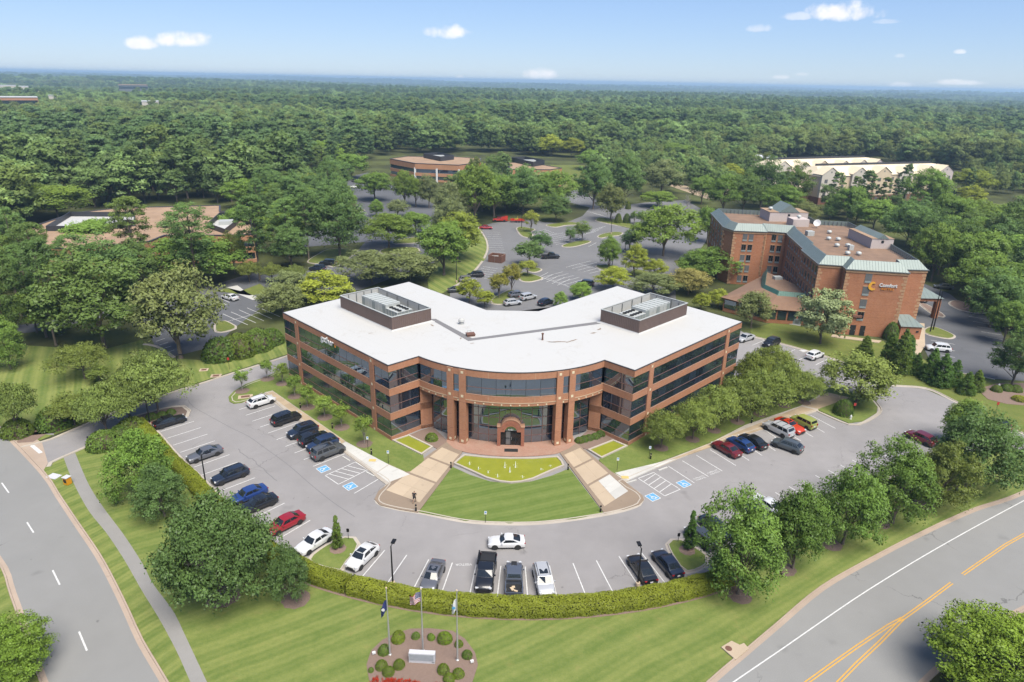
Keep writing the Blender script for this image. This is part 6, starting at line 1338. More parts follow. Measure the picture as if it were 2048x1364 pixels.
# --- planting beyond the middle offices
g_ = 'broad trees beyond the middle offices'
for k, u, vt, h, w_, lb, c_ in (('lime0', 1104, 272, 14, 52, 'yellow-green tree right of the low tan office, left one', None), ('lime1', 1144, 274, 14, 46, 'yellow-green tree right of the low tan office, right one', None), ('elm0', 1228, 246, 18, 100, 'very broad green tree in the middle distance', None), ('ash0', 1165, 249, 16, 70, 'greyish broad tree beside the very broad one', None), ('lime1', 1314, 255, 16, 74, 'broad pale tree right of the very broad one', None),
                                ('elm1', 1400, 250, 17, 86, 'round crowned tree left of the white shed', LT), ('elm0', 1358, 281, 15, 80, 'dark green tree under the pale broad one', DK), ('ash1', 1404, 311, 12, 56, 'greyish tree near the street', None), ('lime0', 1465, 330, 10, 56, 'light tree near the street', None), ('elm1', 1190, 300, 12, 60, 'tree right of the small lawn', None), ('oak0', 996, 310, 13, 52, 'dark tree between the two tan offices', None),
                                ('elm0', 700, 300, 15, 64, 'tree left of the tan office roof', None), ('elm1', 640, 280, 17, 70, 'light crown at the wood edge left of the tan office', LT), ('lime0', 620, 350, 11, 48, 'light tree in front of the left wood edge', (.85, .9, 1.1)), ('oak0', 668, 320, 15, 66, 'dark crown at the wood edge by the centre car park', None), ('elm0', 100, 360, 14, 120, 'bright round tree behind the low office on the left', LT), ('elm1', 490, 356, 12, 70, 'flat light tree at the left wood edge', LT)): tree(k, u, vt, -h, w_, lb, group=g_, color=c_)

# --- stands of trees between the plots, tree by tree
FILLS = [('the far left stand above the striped lawn', [(-120, 690), (60, 694), (130, 690), (150, 650), (290, 600), (290, 560), (120, 520), (20, 500), (-120, 560)], 8.5, ('oak', 'elm', 'pine', 'pine')),
         ('the stand in front of the low left office', [(120, 560), (230, 575), (330, 560), (470, 545), (505, 505), (300, 512), (120, 530)], 9.0, ('oak', 'elm', 'pine')),
         ('the stand left of the centre car park', [(520, 545), (600, 540), (640, 520), (590, 500), (600, 455), (690, 440), (700, 380), (640, 385), (520, 405), (505, 480)], 7.5, ('elm', 'oak', 'pine', 'oak')),
         ('the planting before the tan office', [(895, 395), (950, 440), (1060, 430), (1110, 400), (1105, 356), (1020, 362), (930, 366)], 9.0, ('elm', 'ash', 'oak')),
         ('the centre car park rows', [(742, 370), (840, 392), (850, 408), (745, 385)], 12.0, ('elm', 'ash')),
         ('the planting along the far street', [(1200, 398), (1290, 398), (1350, 362), (1480, 348), (1560, 352), (1580, 395), (1520, 398), (1440, 402), (1430, 380), (1250, 400)], 10.0, ('elm', 'oak', 'ash')),
         ('the stand around the broad trees right of centre', [(1180, 330), (1290, 300), (1450, 312), (1500, 318), (1500, 345), (1340, 360), (1190, 385)], 8.0, ('elm', 'ash', 'lime')),
         ('the stand right of the brick hotel', [(1845, 555), (1930, 590), (2010, 640), (2040, 700), (2220, 660), (2220, 420), (2080, 400), (2080, 450), (1900, 455), (1850, 480)], 10.0, ('elm', 'oak', 'elm')),
         ('the stand between the two hotels', [(1650, 440), (1850, 470), (1900, 440), (1890, 405), (1640, 412)], 9.0, ('elm', 'oak')),
         ('the stand beyond the cream hotel', [(1920, 400), (2000, 395), (2100, 390), (2100, 360), (1990, 352), (1925, 345)], 10.0, ('elm', 'oak', 'lime'))]
lawn_keep = [lot_b, lot_c, lot_l, lot_h, lot, HF, GP([(1895, 430), (1975, 405), (2060, 420), (2060, 445), (1960, 440)])]
frng = random.Random(21); EXTRA = []
for nm, poly, sp, kinds in FILLS:
    w_p = GP(poly); x0, x1 = min(p[0] for p in w_p), max(p[0] for p in w_p); y0, y1 = min(p[1] for p in w_p), max(p[1] for p in w_p)
    yy = y0
    while yy < y1:
        xx = x0
        while xx < x1:
            x, y = xx + frng.uniform(-.38, .38) * sp, yy + frng.uniform(-.38, .38) * sp; xx += sp
            if not inside((x, y), w_p) or any(inside((x, y), q) for q in lawn_keep) or any(inside((x, y), q) for q in blocks0) or any(math.hypot(x - tx, y - ty) < tr * .7 + 1.5 for tx, ty, tr in TREES): continue
            if y > 300: EXTRA.append((x, y, frng.uniform(.5, .8), math.hypot(x, y))); continue
            k = frng.choice(kinds); key = k + str(frng.randrange(2)); s = frng.uniform(.72, 1.1) * (.55 if 'two hotels' in nm else .62 if 'low left office' in nm else 1.0); R0, H0 = CR[key][2], CR[key][3]
            put(key, x, y, R0 * s * .9, H0 * s, ('pine' if k == 'pine' else 'broadleaf tree') + ' filling ' + nm, 'tree', 'trees of ' + nm, 'pine_tree' if k == 'pine' else 'shade_tree')
        yy += sp
# --- foreground corners
tree('big1', 2044, 1254, -7, 268, 'yellow-green tree in the bottom right corner', color=(1.3, 1.25, .8)); tree('big1', -14, 1262, -5.5, 165, 'tree with pale flower heads in the bottom left corner', color=(1.1, 1.1, .8))
# --- clipped shrubs and evergreens
def shrub(key, u, v, w_, hfac, label, group=None, color=None, cat='shrub', name='shrub', z=0.0):
    x, y = G(u, v, z); R = w_ / 2 * proj(x, y, .5)[2] / FOC
    return put(key, x, y, R, R * hfac, label, cat, group, name, color, z=z)
g_ = 'emerald evergreens before the hotel'
for u, vt, vb, w_, lb in ((1728, 670, 712, 40, 'evergreen cone nearest the pale flowering tree'), (1772, 662, 735, 44, 'tall evergreen cone in the cluster, left one'), (1796, 655, 745, 50, 'tallest evergreen cone in the cluster'), (1812, 668, 728, 38, 'evergreen cone in the cluster, right one'), (1830, 704, 748, 30, 'small evergreen cone right of the cluster'),
                      (1858, 694, 760, 46, 'evergreen cone before the white hotel car, left one'), (1880, 705, 770, 52, 'evergreen cone before the white hotel car, middle one'), (1905, 718, 768, 42, 'evergreen cone before the white hotel car, right one'), (1930, 742, 786, 38, 'last evergreen cone toward the right, left half'), (1950, 738, 780, 36, 'last evergreen cone toward the right, right half')): tree('cone0', u, vt, vb, w_, lb, 'evergreen_tree', g_)
shrub('shrub2', 1685, 828, 38, 1.7, 'round clipped dark bush on the island below the pale tree'); shrub('shrub0', 1780, 678, 30, 2.4, 'dark rounded bush at the hotel front corner')
shrub('shrub2', 1236, 446, 14, 2.8, 'clipped oval bush in the back strip, left one'); shrub('shrub2', 1253, 446, 15, 2.6, 'clipped oval bush in the back strip, right one'); shrub('shrub2', 1256, 418, 11, 2.8, 'clipped oval bush behind the back strip')
for u, v, w_, lb in ((207, 893, 64, 'big rounded hedge bush at the drive kerb'), (262, 866, 60, 'long rounded bush beside the car park corner'), (244, 876, 50, 'rounded bush between the drive and the upper hedge'), (115, 848, 76, 'low rounded bush across the drive'), (303, 838, 24, 'small clipped ball on the entrance island, left one'), (325, 834, 22, 'small clipped ball on the entrance island, middle one'),
                 (343, 828, 20, 'small clipped ball on the entrance island, right one'), (35, 868, 60, 'dark bush beside the road at the drive mouth'), (1992, 782, 22, 'dark ball bush in the hotel corner bed, left one'), (2012, 780, 24, 'dark ball bush in the hotel corner bed, middle one'), (2030, 782, 24, 'dark ball bush in the hotel corner bed, right one')): shrub('shrub0', u, v, w_, 1.1, lb, 'clipped bushes')
for u, v, w_, lb in ((440, 716, 70, 'large dark shrub beside the left car park, left one'), (478, 708, 70, 'large dark shrub beside the left car park, second one'), (515, 696, 66, 'large dark shrub beside the left car park, third one'), (545, 686, 50, 'large dark shrub by the left wing end')): shrub('shrub0', u, v, w_, 1.25, lb, 'large shrubs by the left car park')
for u, v, w_, lb in ((864, 880, 26, 'bush in the mulch bed left of the entrance'),): shrub('shrub0', u, v, w_, 1.2, lb, color=(1.2, 1.2, .9))
for i, (u, v) in enumerate(((1158, 884), (1168, 882), (1178, 879), (1190, 876), (1200, 871))): shrub('shrub0', u, v, 20, 1.1, ('bush in the right mulch bed, nearest the columns', 'bush in the right mulch bed, second from the columns', 'bush in the right mulch bed, third from the columns', 'bush in the right mulch bed, fourth from the columns', 'bush in the right mulch bed, by the brick wall')[i], 'bushes in the right mulch bed')
shrub('shrub1', 2040, 800, 30, .6, 'low yellow ground shrub in the hotel corner bed', color=(1.2, 1.1, .8))
# --- flag bed
bedp = GP([(733, 1330), (742, 1302), (765, 1280), (790, 1268), (820, 1258), (860, 1257), (905, 1262), (930, 1278), (950, 1305), (956, 1330), (945, 1364), (930, 1390), (850, 1400), (760, 1390), (738, 1360)])
patch('flag_bed', smooth(bedp, True), 0.05, 'mulch', th=1)
g_ = 'clipped bushes of the flag bed'
for i, (u, v, w_, k, c_) in enumerate(((796, 1280, 28, 'shrub1', (.7, .9, .8)), (832, 1274, 18, 'shrub0', LT), (863, 1277, 16, 'shrub1', (.6, .8, 1)), (891, 1280, 30, 'shrub1', (.65, .85, .8)), (918, 1290, 18, 'shrub0', Y_), (934, 1312, 22, 'shrub0', LT), (768, 1304, 26, 'shrub0', LT), (763, 1334, 24, 'shrub2', Y_), (777, 1346, 24, 'shrub2', Y_), (798, 1332, 24, 'shrub2', Y_), (887, 1342, 25, 'shrub2', Y_), (917, 1350, 24, 'shrub2', Y_), (898, 1360, 24, 'shrub2', Y_), (742, 1342, 12, 'shrub0', LT))):
    shrub(k, u, v, w_, 1.25, ('yellow-green bush behind the left flagpole', 'small bush behind the flag bed between left and middle poles', 'sparse bush right of the middle flagpole', 'wide yellow-green bush left of the right flagpole', 'small bush behind the right flagpole', 'bush at the right edge of the flag bed', 'bush at the left edge of the flag bed',
       'ball bush left of the stone sign, leftmost', 'ball bush left of the stone sign, front one', 'ball bush left of the stone sign, nearest it', 'ball bush right of the stone sign, nearest it', 'ball bush right of the stone sign, rightmost', 'ball bush right of the stone sign, front one', 'tiny bush at the lower left of the flag bed')[i], g_, c_, z=.05)
rng = np.random.default_rng(5); fx = []
fa, fb = G(745, 1364), G(905, 1380)
pts = np.array([[*lerp(fa, fb, rng.random()), 0.12] for _ in range(420)]); pts[:, 1] += rng.uniform(-.9, .5, 420); pts[:, 0] += rng.normal(size=420) * .1
V, F, ti, SN = clump_cloud(pts, np.full(420, .16), 14, .10, rng); link('flowers', np_mesh('flowers', V, F, 'leaf_red', ti, SN * .3 + np.array([0, 0, .7])), None, label='red flower planting along the front of the flag bed', cat='flowers', kind='stuff')
# --- hedge: clipped box hedge with a leafy skin, in two runs with a gap
def hedge(path, wd, h, label, per_m2=300, m='leaf_hedge', color=None):
    p = smooth(path, step=.8); rt = empty('hedge', (0, 0, 0), label=label, cat='hedge')
    prof = [(-wd / 2 * .92, 0), (-wd / 2, h * .55), (-wd * .42, h * .93), (-wd * .3, h), (wd * .3, h), (wd * .42, h * .93), (wd / 2, h * .55), (wd / 2 * .92, 0)]
    MB().sweep(p, [(d * .9, z * .93) for d, z in prof]).obj('branches', 'leaf_shrub', rt)
    rng = np.random.default_rng(len(p)); rows = [offset(p, d) for d, _ in prof]; P, N = [], []
    for i in range(len(p) - 1):
        for j in range(len(prof) - 1):
            a, b, c, d = [np.array((rows[jj][ii][0], rows[jj][ii][1], prof[jj][1])) for ii, jj in ((i, j), (i + 1, j), (i + 1, j + 1), (i, j + 1))]
            nr = np.cross(b - a, d - a); ar = np.linalg.norm(nr); nr = nr / (ar + 1e-9); n = int(ar * per_m2 + rng.random())
            if n == 0: continue
            s, t_ = rng.random((n, 1)), rng.random((n, 1)); q = a + (b - a) * s + (d - a) * t_ + (a + c - b - d) * s * t_
            lump = .07 * np.sin(q[:, :1] * 2.1 + q[:, 1:2] * 1.3) + .05 * np.sin(q[:, 1:2] * 3.7); q = q + nr * np.sign(nr[2] + .4) * (rng.normal(size=(n, 1)) * .04 + lump * .7); P.append(q); N.append(np.repeat(nr[None] * np.sign(nr @ (np.array([0, 0, .001]) + (a + c) / 2 - np.array([p[i][0], p[i][1], h * .5]))), n, 0))
    for i, sg in ((0, -1), (len(p) - 1, 1)):      # leafy ends
        d = np.array((p[min(i + 1, len(p) - 1)][0] - p[max(i - 1, 0)][0], p[min(i + 1, len(p) - 1)][1] - p[max(i - 1, 0)][1], 0.0)); d /= np.linalg.norm(d); sd_ = np.array((-d[1], d[0], 0)); n = int(wd * h * per_m2 * 1.6)
        q = np.array((p[i][0], p[i][1], 0.0)) + sd_ * rng.uniform(-.47, .47, (n, 1)) * wd + np.array((0, 0, 1.0)) * rng.uniform(.02, .95, (n, 1)) * h + d * sg * rng.uniform(.0, .22, (n, 1)); P.append(q); N.append(np.repeat((d * sg)[None], n, 0))
    P = np.concatenate(P); N = np.concatenate(N); N0 = N + np.array([0, 0, .3]) + rng.normal(size=N.shape) * .25; N = N + np.array([0, 0, .35]) + rng.normal(size=N.shape) * .55
    V, F = leaf_cards(P, N, .125, rng); n = len(P); ti = rng.random(n) * .6 + .4 * (.5 + .5 * np.sin(P[:, 0] * 1.7 + P[:, 1] * 2.3))
    o = link('leaves', np_mesh('leaves', V, F, m, ti, N0), rt, kind='stuff'); 
    if color: o.color = (*color, 1)
    return rt
hl = offset(smooth(hedge_kerb, step=2.0), -1.75)
k_ = arc_pts(*ARC_C, 55.0, RAD(-27), RAD(26), 24)
gap = 5
hedge(hl[1:] + [k_[2], k_[3], lerp(k_[3], k_[4], .72)], 2.0, 1.4, 'clipped yellow-green hedge running up the left car park to the gap')
hedge([lerp(k_[4], k_[5], .0)] + k_[5:], 2.1, 1.45, 'clipped yellow-green hedge curving along the bottom car park row')
mb = MB(); ed = arc_pts(*ARC_C, 56.2, RAD(-26), RAD(26), 30); struct('mulch_strip', mb.ribbon(ed, arc_pts(*ARC_C, 53.9, RAD(-26), RAD(26), 30), 0.02), 'mulch')
# dead limb in the big left tree
c = G(440, 1192); mb = MB(); rng = np.random.default_rng(3)
H0 = height_at(*c, 1075)
b0 = np.array((c[0] - .3, c[1], H0 * .55))
for k in range(16):
    e = b0 + np.array((rng.uniform(-2.2, 1.6), rng.uniform(-2.8, -.4), rng.uniform(.4, 2.2))); mid = (b0 + e) / 2 + rng.normal(size=3) * .25
    mb.tube([tuple(b0), tuple(mid), tuple(e)], [.07, .04, .012], 5)
    for _ in range(4):
        s = mid + (e - mid) * rng.random(); q = s + rng.normal(size=3) * .55; mb.tube([tuple(s), tuple(q)], [.02, .006], 4)
mb.obj('dead_branches', 'bark_grey', label='bare grey dead branches in the largest tree on the left', cat='branches')
# bare dead tree behind the back car park
c = G(1371, 441); Hd = height_at(*c, 386); rt = empty('dead_tree', (c[0], c[1], 0), label='leafless dead tree behind the back car park near the hotel', cat='tree'); mb = MB(); rng = np.random.default_rng(4)
mb.tube([(0, 0, 0), (.1, 0, Hd * .5), (0, .1, Hd * .95)], [.2, .14, .03], 7)
for k in range(26):
    z = Hd * rng.uniform(.3, .85); a = rng.uniform(0, 6.28); l = Hd * .32 * (1.1 - z / Hd); e = (l * math.cos(a), l * math.sin(a), z + l * .6); mb.tube([(0, 0, z), (e[0] * .5, e[1] * .5, z + l * .22), e], [.07, .045, .015], 5)
    for _ in range(3): f = rng.uniform(.4, 1); mb.tube([(e[0] * f, e[1] * f, z + l * .55 * f), (e[0] * f + rng.normal() * .5, e[1] * f + rng.normal() * .5, z + l * .55 * f + .7)], [.025, .008], 4)
mb.obj('trunk', 'bark_grey', rt)
# --- the wood: nearest trees one by one, the rest one mass
for s_ in range(4): make_crown('wood%d' % s_, 'leaf_far', 200 + s_, 'round', 66, 46, .78, 5.8, 17, 1.2, .27, .28, amp=.35)
for s_ in range(2): make_crown('woodpine%d' % s_, 'leaf_far_pine', 210 + s_, 'pine', 60, 46, .72, 4.2, 20, 3.5, .30, .26, flat=.6)
for s_ in range(2): make_crown('woodlight%d' % s_, 'leaf_far_sunpatch', 220 + s_, 'round', 60, 46, .78, 6.2, 15, 1.2, .28, .28, amp=.4)  # paler leaf colour paints the bright bands between cloud shadows
FB = [(-3000, 700), (-260, 640), (-40, 560), (5, 500), (20, 468), (140, 424), (240, 412), (440, 406), (560, 398), (640, 372), (690, 345), (740, 322), (780, 308), (1000, 305), (1080, 318), (1290, 300), (1450, 316), (1500, 322), (1550, 318), (1740, 320), (1930, 342), (2000, 356), (2060, 380), (2300, 430), (5000, 520)]
def front_row(u): return np.interp(u, [p[0] for p in FB], [p[1] for p in FB])
blocks = [[(p[0], p[1]) for p in q] for q in ([(-150, 165), (-70, 165), (-70, 250), (-150, 250)], [(-75, 350), (30, 345), (30, 412), (-75, 412)], [(118, 300), (225, 318), (228, 366), (200, 384), (185, 378), (118, 358)], lot_c, lot_b)]
cl_ = []   # clearings with the glimpsed buildings
for o in COL.objects:
    if o.name.startswith(('distant_', 'white_shed')): cl_.append((o.location.x, o.location.y, 60 if o.name.startswith('distant') else 22, max((max(abs(v[0]) for v in c_.bound_box) for c_ in o.children), default=20)))
def wood_ok(x, y):
    if y < 20: return False
    u, v, d = proj(x, y, 0)
    if d < 50 or u < -420 or u > 2480: return False
    if v > front_row(u): return False
    for q in blocks:
        if inside((x, y), q): return False
    for bx_, by_, depth, hw in cl_:
        r_ = math.hypot(bx_, by_); ux, uy = bx_ / r_, by_ / r_; s = x * ux + y * uy - r_; q = abs(-x * uy + y * ux)
        if -depth < s < 25 and q < hw * (1 + s / r_ * 0) + 2: return False
    return True
rng = np.random.default_rng(11); WOOD = []
def tone(x, y): return .5 + .25 * math.sin(x / 95. + 2 * math.sin(y / 140.)) + .25 * math.sin(y / 75. + x / 210.)
for (r0, r1, sp, sc) in ((120, 520, 8.8, 1.12), (520, 1100, 11.0, 1.38), (1100, 2600, 16.0, 1.62), (2600, 6500, 34, 2.4), (6500, 14000, 95, 4.6)):
    n = int(0.80 * (r1 * r1 - r0 * r0) / (sp * sp))
    rr = np.sqrt(rng.uniform(r0 * r0, r1 * r1, n)); aa = rng.uniform(-.80, .80, n)
    for r_, a_ in zip(rr, aa):
        x, y = r_ * math.sin(a_), r_ * math.cos(a_)
        if wood_ok(x, y): WOOD.append((x, y, sc * float(np.clip(rng.normal(1.0, .24), .55, 1.6)), r_))
# thin out trees that crowd each other in the near belt
near = sorted([w_ for w_ in WOOD if w_[3] < 520], key=lambda w_: w_[3]); kept = []; cell = {}
for x, y, s, r_ in near:
    ck = (int(x // 5.5), int(y // 5.5))
    if any((ck[0] + i, ck[1] + j) in cell for i in (-1, 0, 1) for j in (-1, 0, 1) if (i, j) in ((0, 0), (0, 1), (1, 0))): continue
    if any(math.hypot(x - tx, y - ty) < tr * .8 + 2 for tx, ty, tr in TREES): continue
    cell[ck] = 1; kept.append((x, y, s, r_))
NEAR_N = 110
for i, (x, y, s, r_) in enumerate(kept[:NEAR_N]):
    pine = tone(x, y) < .42; key = 'woodpine%d' % (i % 2) if pine else 'wood%d' % (i % 4)
    u, v, d = proj(x, y, 15 * s); left = u < 1024
    R0, H0 = CR[key][2], CR[key][3]
    lb = ('pine' if pine else 'broadleaf tree') + (' in the front belt of the wood behind the left buildings' if left else ' in the front belt of the wood on the right')
    put(key, x, y, R0 * s, H0 * s, lb, 'tree', ('pines' if pine else 'broadleaf trees') + (' of the left wood edge' if left else ' of the right wood edge'), 'pine_tree' if pine else 'woodland_tree', (1, 1, 1))
rest = EXTRA + kept[NEAR_N:] + [w_ for w_ in WOOD if w_[3] >= 520]
# one point per tree, instanced by geometry nodes (a far-off wood that reads as one mass)
wm = bpy.data.meshes.new('forest'); P = np.array([(x, y, hills(x, y) - .05 + (-3.0 * (s - 1) if s > 1.6 else 0)) for x, y, s, r_ in rest], np.float32); n = len(P)
wm.vertices.add(n); wm.vertices.foreach_set('co', P.ravel())
at = wm.attributes.new('size', 'FLOAT_VECTOR', 'POINT'); S = np.array([(s, s, s ** .62 if s < 1.7 else 1.15 * s ** .25) for x, y, s, r_ in rest], np.float32) * rng.uniform(.85, 1.15, (n, 3)).astype(np.float32); at.data.foreach_set('vector', S.ravel())
at = wm.attributes.new('turn', 'FLOAT_VECTOR', 'POINT'); at.data.foreach_set('vector', np.stack([np.zeros(n), np.zeros(n), rng.uniform(0, 6.28, n)], 1).astype(np.float32).ravel())
at = wm.attributes.new('which', 'INT', 'POINT'); at.data.foreach_set('value', np.array([(4 + int(rng.integers(2))) if tone(x, y) + rng.normal() * .1 < .36 else (6 + int(rng.integers(2)) if tone(x * .6 + 900, y * .45) + rng.normal() * .22 > .80 else int(rng.integers(4))) for x, y, s, r_ in rest], np.int32))  # paler kinds gather in patches, cloud light and shadow put into leaf colour
fo = link('forest', wm, None, label='dense mixed wood stretching to the horizon', cat='forest', kind='stuff')
kc = bpy.data.collections.new('forest_kinds')
for i, key in enumerate(['wood0', 'wood1', 'wood2', 'wood3', 'woodpine0', 'woodpine1', 'woodlight0', 'woodlight1']):
    o = bpy.data.objects.new('kind_%d' % i, CR[key][0]); kc.objects.link(o)
ng = bpy.data.node_groups.new('forest_nodes', 'GeometryNodeTree')
ng.interface.new_socket('Geometry', in_out='INPUT', socket_type='NodeSocketGeometry'); ng.interface.new_socket('Geometry', in_out='OUTPUT', socket_type='NodeSocketGeometry')
gi, go = ng.nodes.new('NodeGroupInput'), ng.nodes.new('NodeGroupOutput'); ci = ng.nodes.new('GeometryNodeCollectionInfo'); ci.inputs['Collection'].default_value = kc; ci.inputs['Separate Children'].default_value = True; ci.inputs['Reset Children'].default_value = True
ip = ng.nodes.new('GeometryNodeInstanceOnPoints'); ip.inputs['Pick Instance'].default_value = True
def attr(nm, tp): a = ng.nodes.new('GeometryNodeInputNamedAttribute'); a.data_type = tp; a.inputs['Name'].default_value = nm; return a.outputs[0]
ng.links.new(gi.outputs[0], ip.inputs['Points']); ng.links.new(ci.outputs[0], ip.inputs['Instance']); ng.links.new(attr('which', 'INT'), ip.inputs['Instance Index']); ng.links.new(attr('size', 'FLOAT_VECTOR'), ip.inputs['Scale'])
er = ng.nodes.new('FunctionNodeEulerToRotation'); ng.links.new(attr('turn', 'FLOAT_VECTOR'), er.inputs[0]); ng.links.new(er.outputs[0], ip.inputs['Rotation']); ng.links.new(ip.outputs[0], go.inputs[0])
md = fo.modifiers.new('forest', 'NODES'); md.node_group = ng
print('WOOD', len(kept), len(rest), len(TREES))
# --- haze: one even box of pale air over the whole country
z_lo = min(v[2] for v in vs_ground) - 1.0; z_hi = float((P[:, 2] + 20.5 * S[:, 2]).max()) + 2.0
hz = MB().box((0, 0, (z_lo + z_hi) / 2), (35200, 35200, z_hi - z_lo)); print('HAZE BOX', z_lo, z_hi); hz = hz.obj('haze', None, label='thin pale summer haze over the woods', kind='stuff')
@mat('haze_air')
def _(t):
    t.out(t.n('ShaderNodeVolumePrincipled', i_Color=(.55, .78, 1.0, 1), i_Density=HAZE, i_Anisotropy=.25), vol=True)
hz.data.materials.append(MATS['haze_air'])
# ================================================================== VEHICLES
@mat('car_paint')
def _(t):
    oi = t.n('ShaderNodeObjectInfo', _out=None); p = t.pos(); k = t.math('MULTIPLY_ADD', t.noise(p, 1.5, 3.0), .16, .92)
    c = t.mix(1.0, oi.outputs['Color'], t.n('ShaderNodeCombineColor', i_0=k, i_1=k, i_2=k), 'MULTIPLY')
    t.out(t.bsdf(**{'i_Base Color': c, 'i_Metallic': .25, 'i_Roughness': .38, 'i_Coat Weight': .8, 'i_Coat Roughness': .06}))
@mat('car_glass')
def _(t): t.out(t.bsdf(**{'i_Base Color': (.012, .015, .018, 1), 'i_Roughness': .03, 'i_IOR': 1.6}))
simple('tyre', (.018, .018, .018), .9); simple('rim', (.42, .42, .43), .35, .8); simple('rim_dark', (.05, .05, .052), .4, .6); simple('head_lamp', (.75, .76, .78), .12, .2); simple('tail_lamp', (.38, .012, .015), .2); simple('car_trim', (.02, .02, .021), .55); simple('plate', (.7, .7, .72), .5)
CARS = {}
def build_car(key, L, W, H, hood=.78, deck=.92, cowl=.27, rf=.43, rr=.72, rd=.86, sill=.24, wheel=.33, wb=(.18, .80), nwin=2, bed=None, box=False, nose=.60, hoodf=None, flare=0.0, roofdrop=.04):
    w_ = W / 2; X = lambda f: L / 2 - f * L
    hoodf = hood * .9 if hoodf is None else hoodf
    st = [(0.0, nose * .86, .74), (.012, nose, .84), (.05, hoodf, .93), (.14, hood * .98, .985), (cowl, hood * 1.06, 1.0), (.45, hood * 1.10, 1.0), (.62, hood * 1.12, 1.0)]
    if bed: st += [(bed - .005, hood * 1.12, 1.0), (bed, .66, 1.0), (.97, .66, .99), (1.0, .64, .97)]
    else: st += [(.78, (hood * 1.1 + deck) / 2, 1.0), (rd, deck * 1.02, .985), (.955, deck, .95), (.988, deck * .96, .89), (1.0, deck * .72, .82)]
    mb = MB(); n = len(st); ring = []
    for f, zt, wf in st:
        a = w_ * wf; hgt_ = zt - sill
        half = [(0, sill), (a * .84, sill), (a * .97, sill + .12 * hgt_), (a, sill + .45 * hgt_), (a * .975, sill + .80 * hgt_), (a * .90, sill + .96 * hgt_), (a * .62, zt + .012), (0, zt + .025)]
        if bed and f >= bed: half = [(y, min(z, zt)) for y, z in half[:5]] + [(a * .975, zt), (a * .6, zt), (0, zt)]
        ring.append([(X(f), y, z) for y, z in half] + [(X(f), -y, z) for y, z in half[-2:0:-1]])
    m_ = len(ring[0]); vs = [p for r_ in ring for p in r_]; fs = [(i * m_ + k, i * m_ + (k + 1) % m_, (i + 1) * m_ + (k + 1) % m_, (i + 1) * m_ + k) for i in range(n - 1) for k in range(m_)]
    fs += [tuple(range(m_)), tuple(range(n * m_ - 1, (n - 1) * m_ - 1, -1))]; mb.add(vs, fs)
    # cabin
    wbase, wr = w_ * .90, w_ * (.80 if box else .72); zc, zd = hood * 1.05, (deck if not bed else hood * 1.1)
    A, B, C_, D = (X(cowl), wbase, zc), (X(rf), wr, H - .035), (X(rr), wr, H - roofdrop), (X(rd), wbase * (.97 if not box else 1), zd)
    M = (X((rf + rr) / 2), wr * 1.03, H - .005)
    fl = lambda p, k=1: (p[0], p[1] * k, p[2])
    mid = lambda p, dz=.03: (p[0] + (.10 if p in (A, B) else -.05), 0, p[2] + dz)
    cv = []
    for p in (A, B, M, C_, D): cv += [fl(p), mid(p), fl(p, -1)]
    cf = [(i * 3 + j, i * 3 + j + 1, i * 3 + j + 4, i * 3 + j + 3) for i in range(4) for j in range(2)] + [(0, 3, 6, 9, 12), (2, 14, 11, 8, 5)]
    # mirror-correct winding is fixed by recalculating normals
    mb.add(cv, cf); body = mb.mesh('body', 'car_paint', 38)
    parts = [('body', body, None)]
    def lerp3(a, b, k): return tuple(a[i] + (b[i] - a[i]) * k for i in range(3))
    def panel(q, off, m, name, thick=.015):
        q = [Vector(p) for p in q]; nrm = (q[1] - q[0]).cross(q[2] - q[0]).normalized(); c = sum(q, Vector()) / len(q)
        if nrm.dot(c - Vector((0, 0, H * .45))) < 0: nrm = -nrm
        o = [tuple(p + nrm * off) for p in q]; i_ = [tuple(p + nrm * (off - thick)) for p in q]; n_ = len(q)
        parts.append((name, MB().add(o + i_, [tuple(range(n_)), tuple(range(2 * n_ - 1, n_ - 1, -1))] + [(k, (k + 1) % n_, n_ + (k + 1) % n_, n_ + k) for k in range(n_)]).mesh(name, m), None))
    def bent(P0, P1, k0, k1, inset, name):
        """windscreen in two facets following the crowned centre line"""
        mbx = MB(); vs_ = []
        for off in (.016, -.004):
            for kk in (k0, k1):
                for s_, pa, pb in ((1, fl(P0), fl(P1)), (0, mid(P0), mid(P1)), (-1, fl(P0, -1), fl(P1, -1))):
                    q = lerp3(pa, pb, kk); y = q[1] * inset if s_ else 0; sg = 1 if P0 is A else -1
                    vs_.append((q[0] + off * sg, y, q[2] + off))
        mbx.add(vs_, [(0, 1, 4, 3), (1, 2, 5, 4), (6, 9, 10, 7), (7, 10, 11, 8), (0, 3, 9, 6), (2, 8, 11, 5), (0, 6, 7, 1), (1, 7, 8, 2), (3, 4, 10, 9), (4, 5, 11, 10)])
        parts.append((name, mbx.mesh(name, 'car_glass'), None))
    bent(A, B, .07, .95, .90, 'windshield'); bent(D, C_, .16 if not box else .3, .93, .86, 'rear_window')
    spl = {1: [(.10, .86)], 2: [(.10, .49), (.53, .88)], 3: [(.08, .38), (.41, .68), (.72, .94)]}[nwin]
    for sg in (1, -1):
        for s0, s1 in spl:
            q = []
            for s_, k in ((s0, .14), (s1, .14), (s1, .86), (s0, .86)):
                bt, tp = lerp3(A, D, s_), lerp3(lerp3(B, M, min(1, s_ * 2)), C_, max(0, s_ * 2 - 1)) ; p = lerp3(bt, tp, k); q.append((p[0], p[1] * sg, p[2]))
            panel(q, .014, 'car_glass', 'side_window')
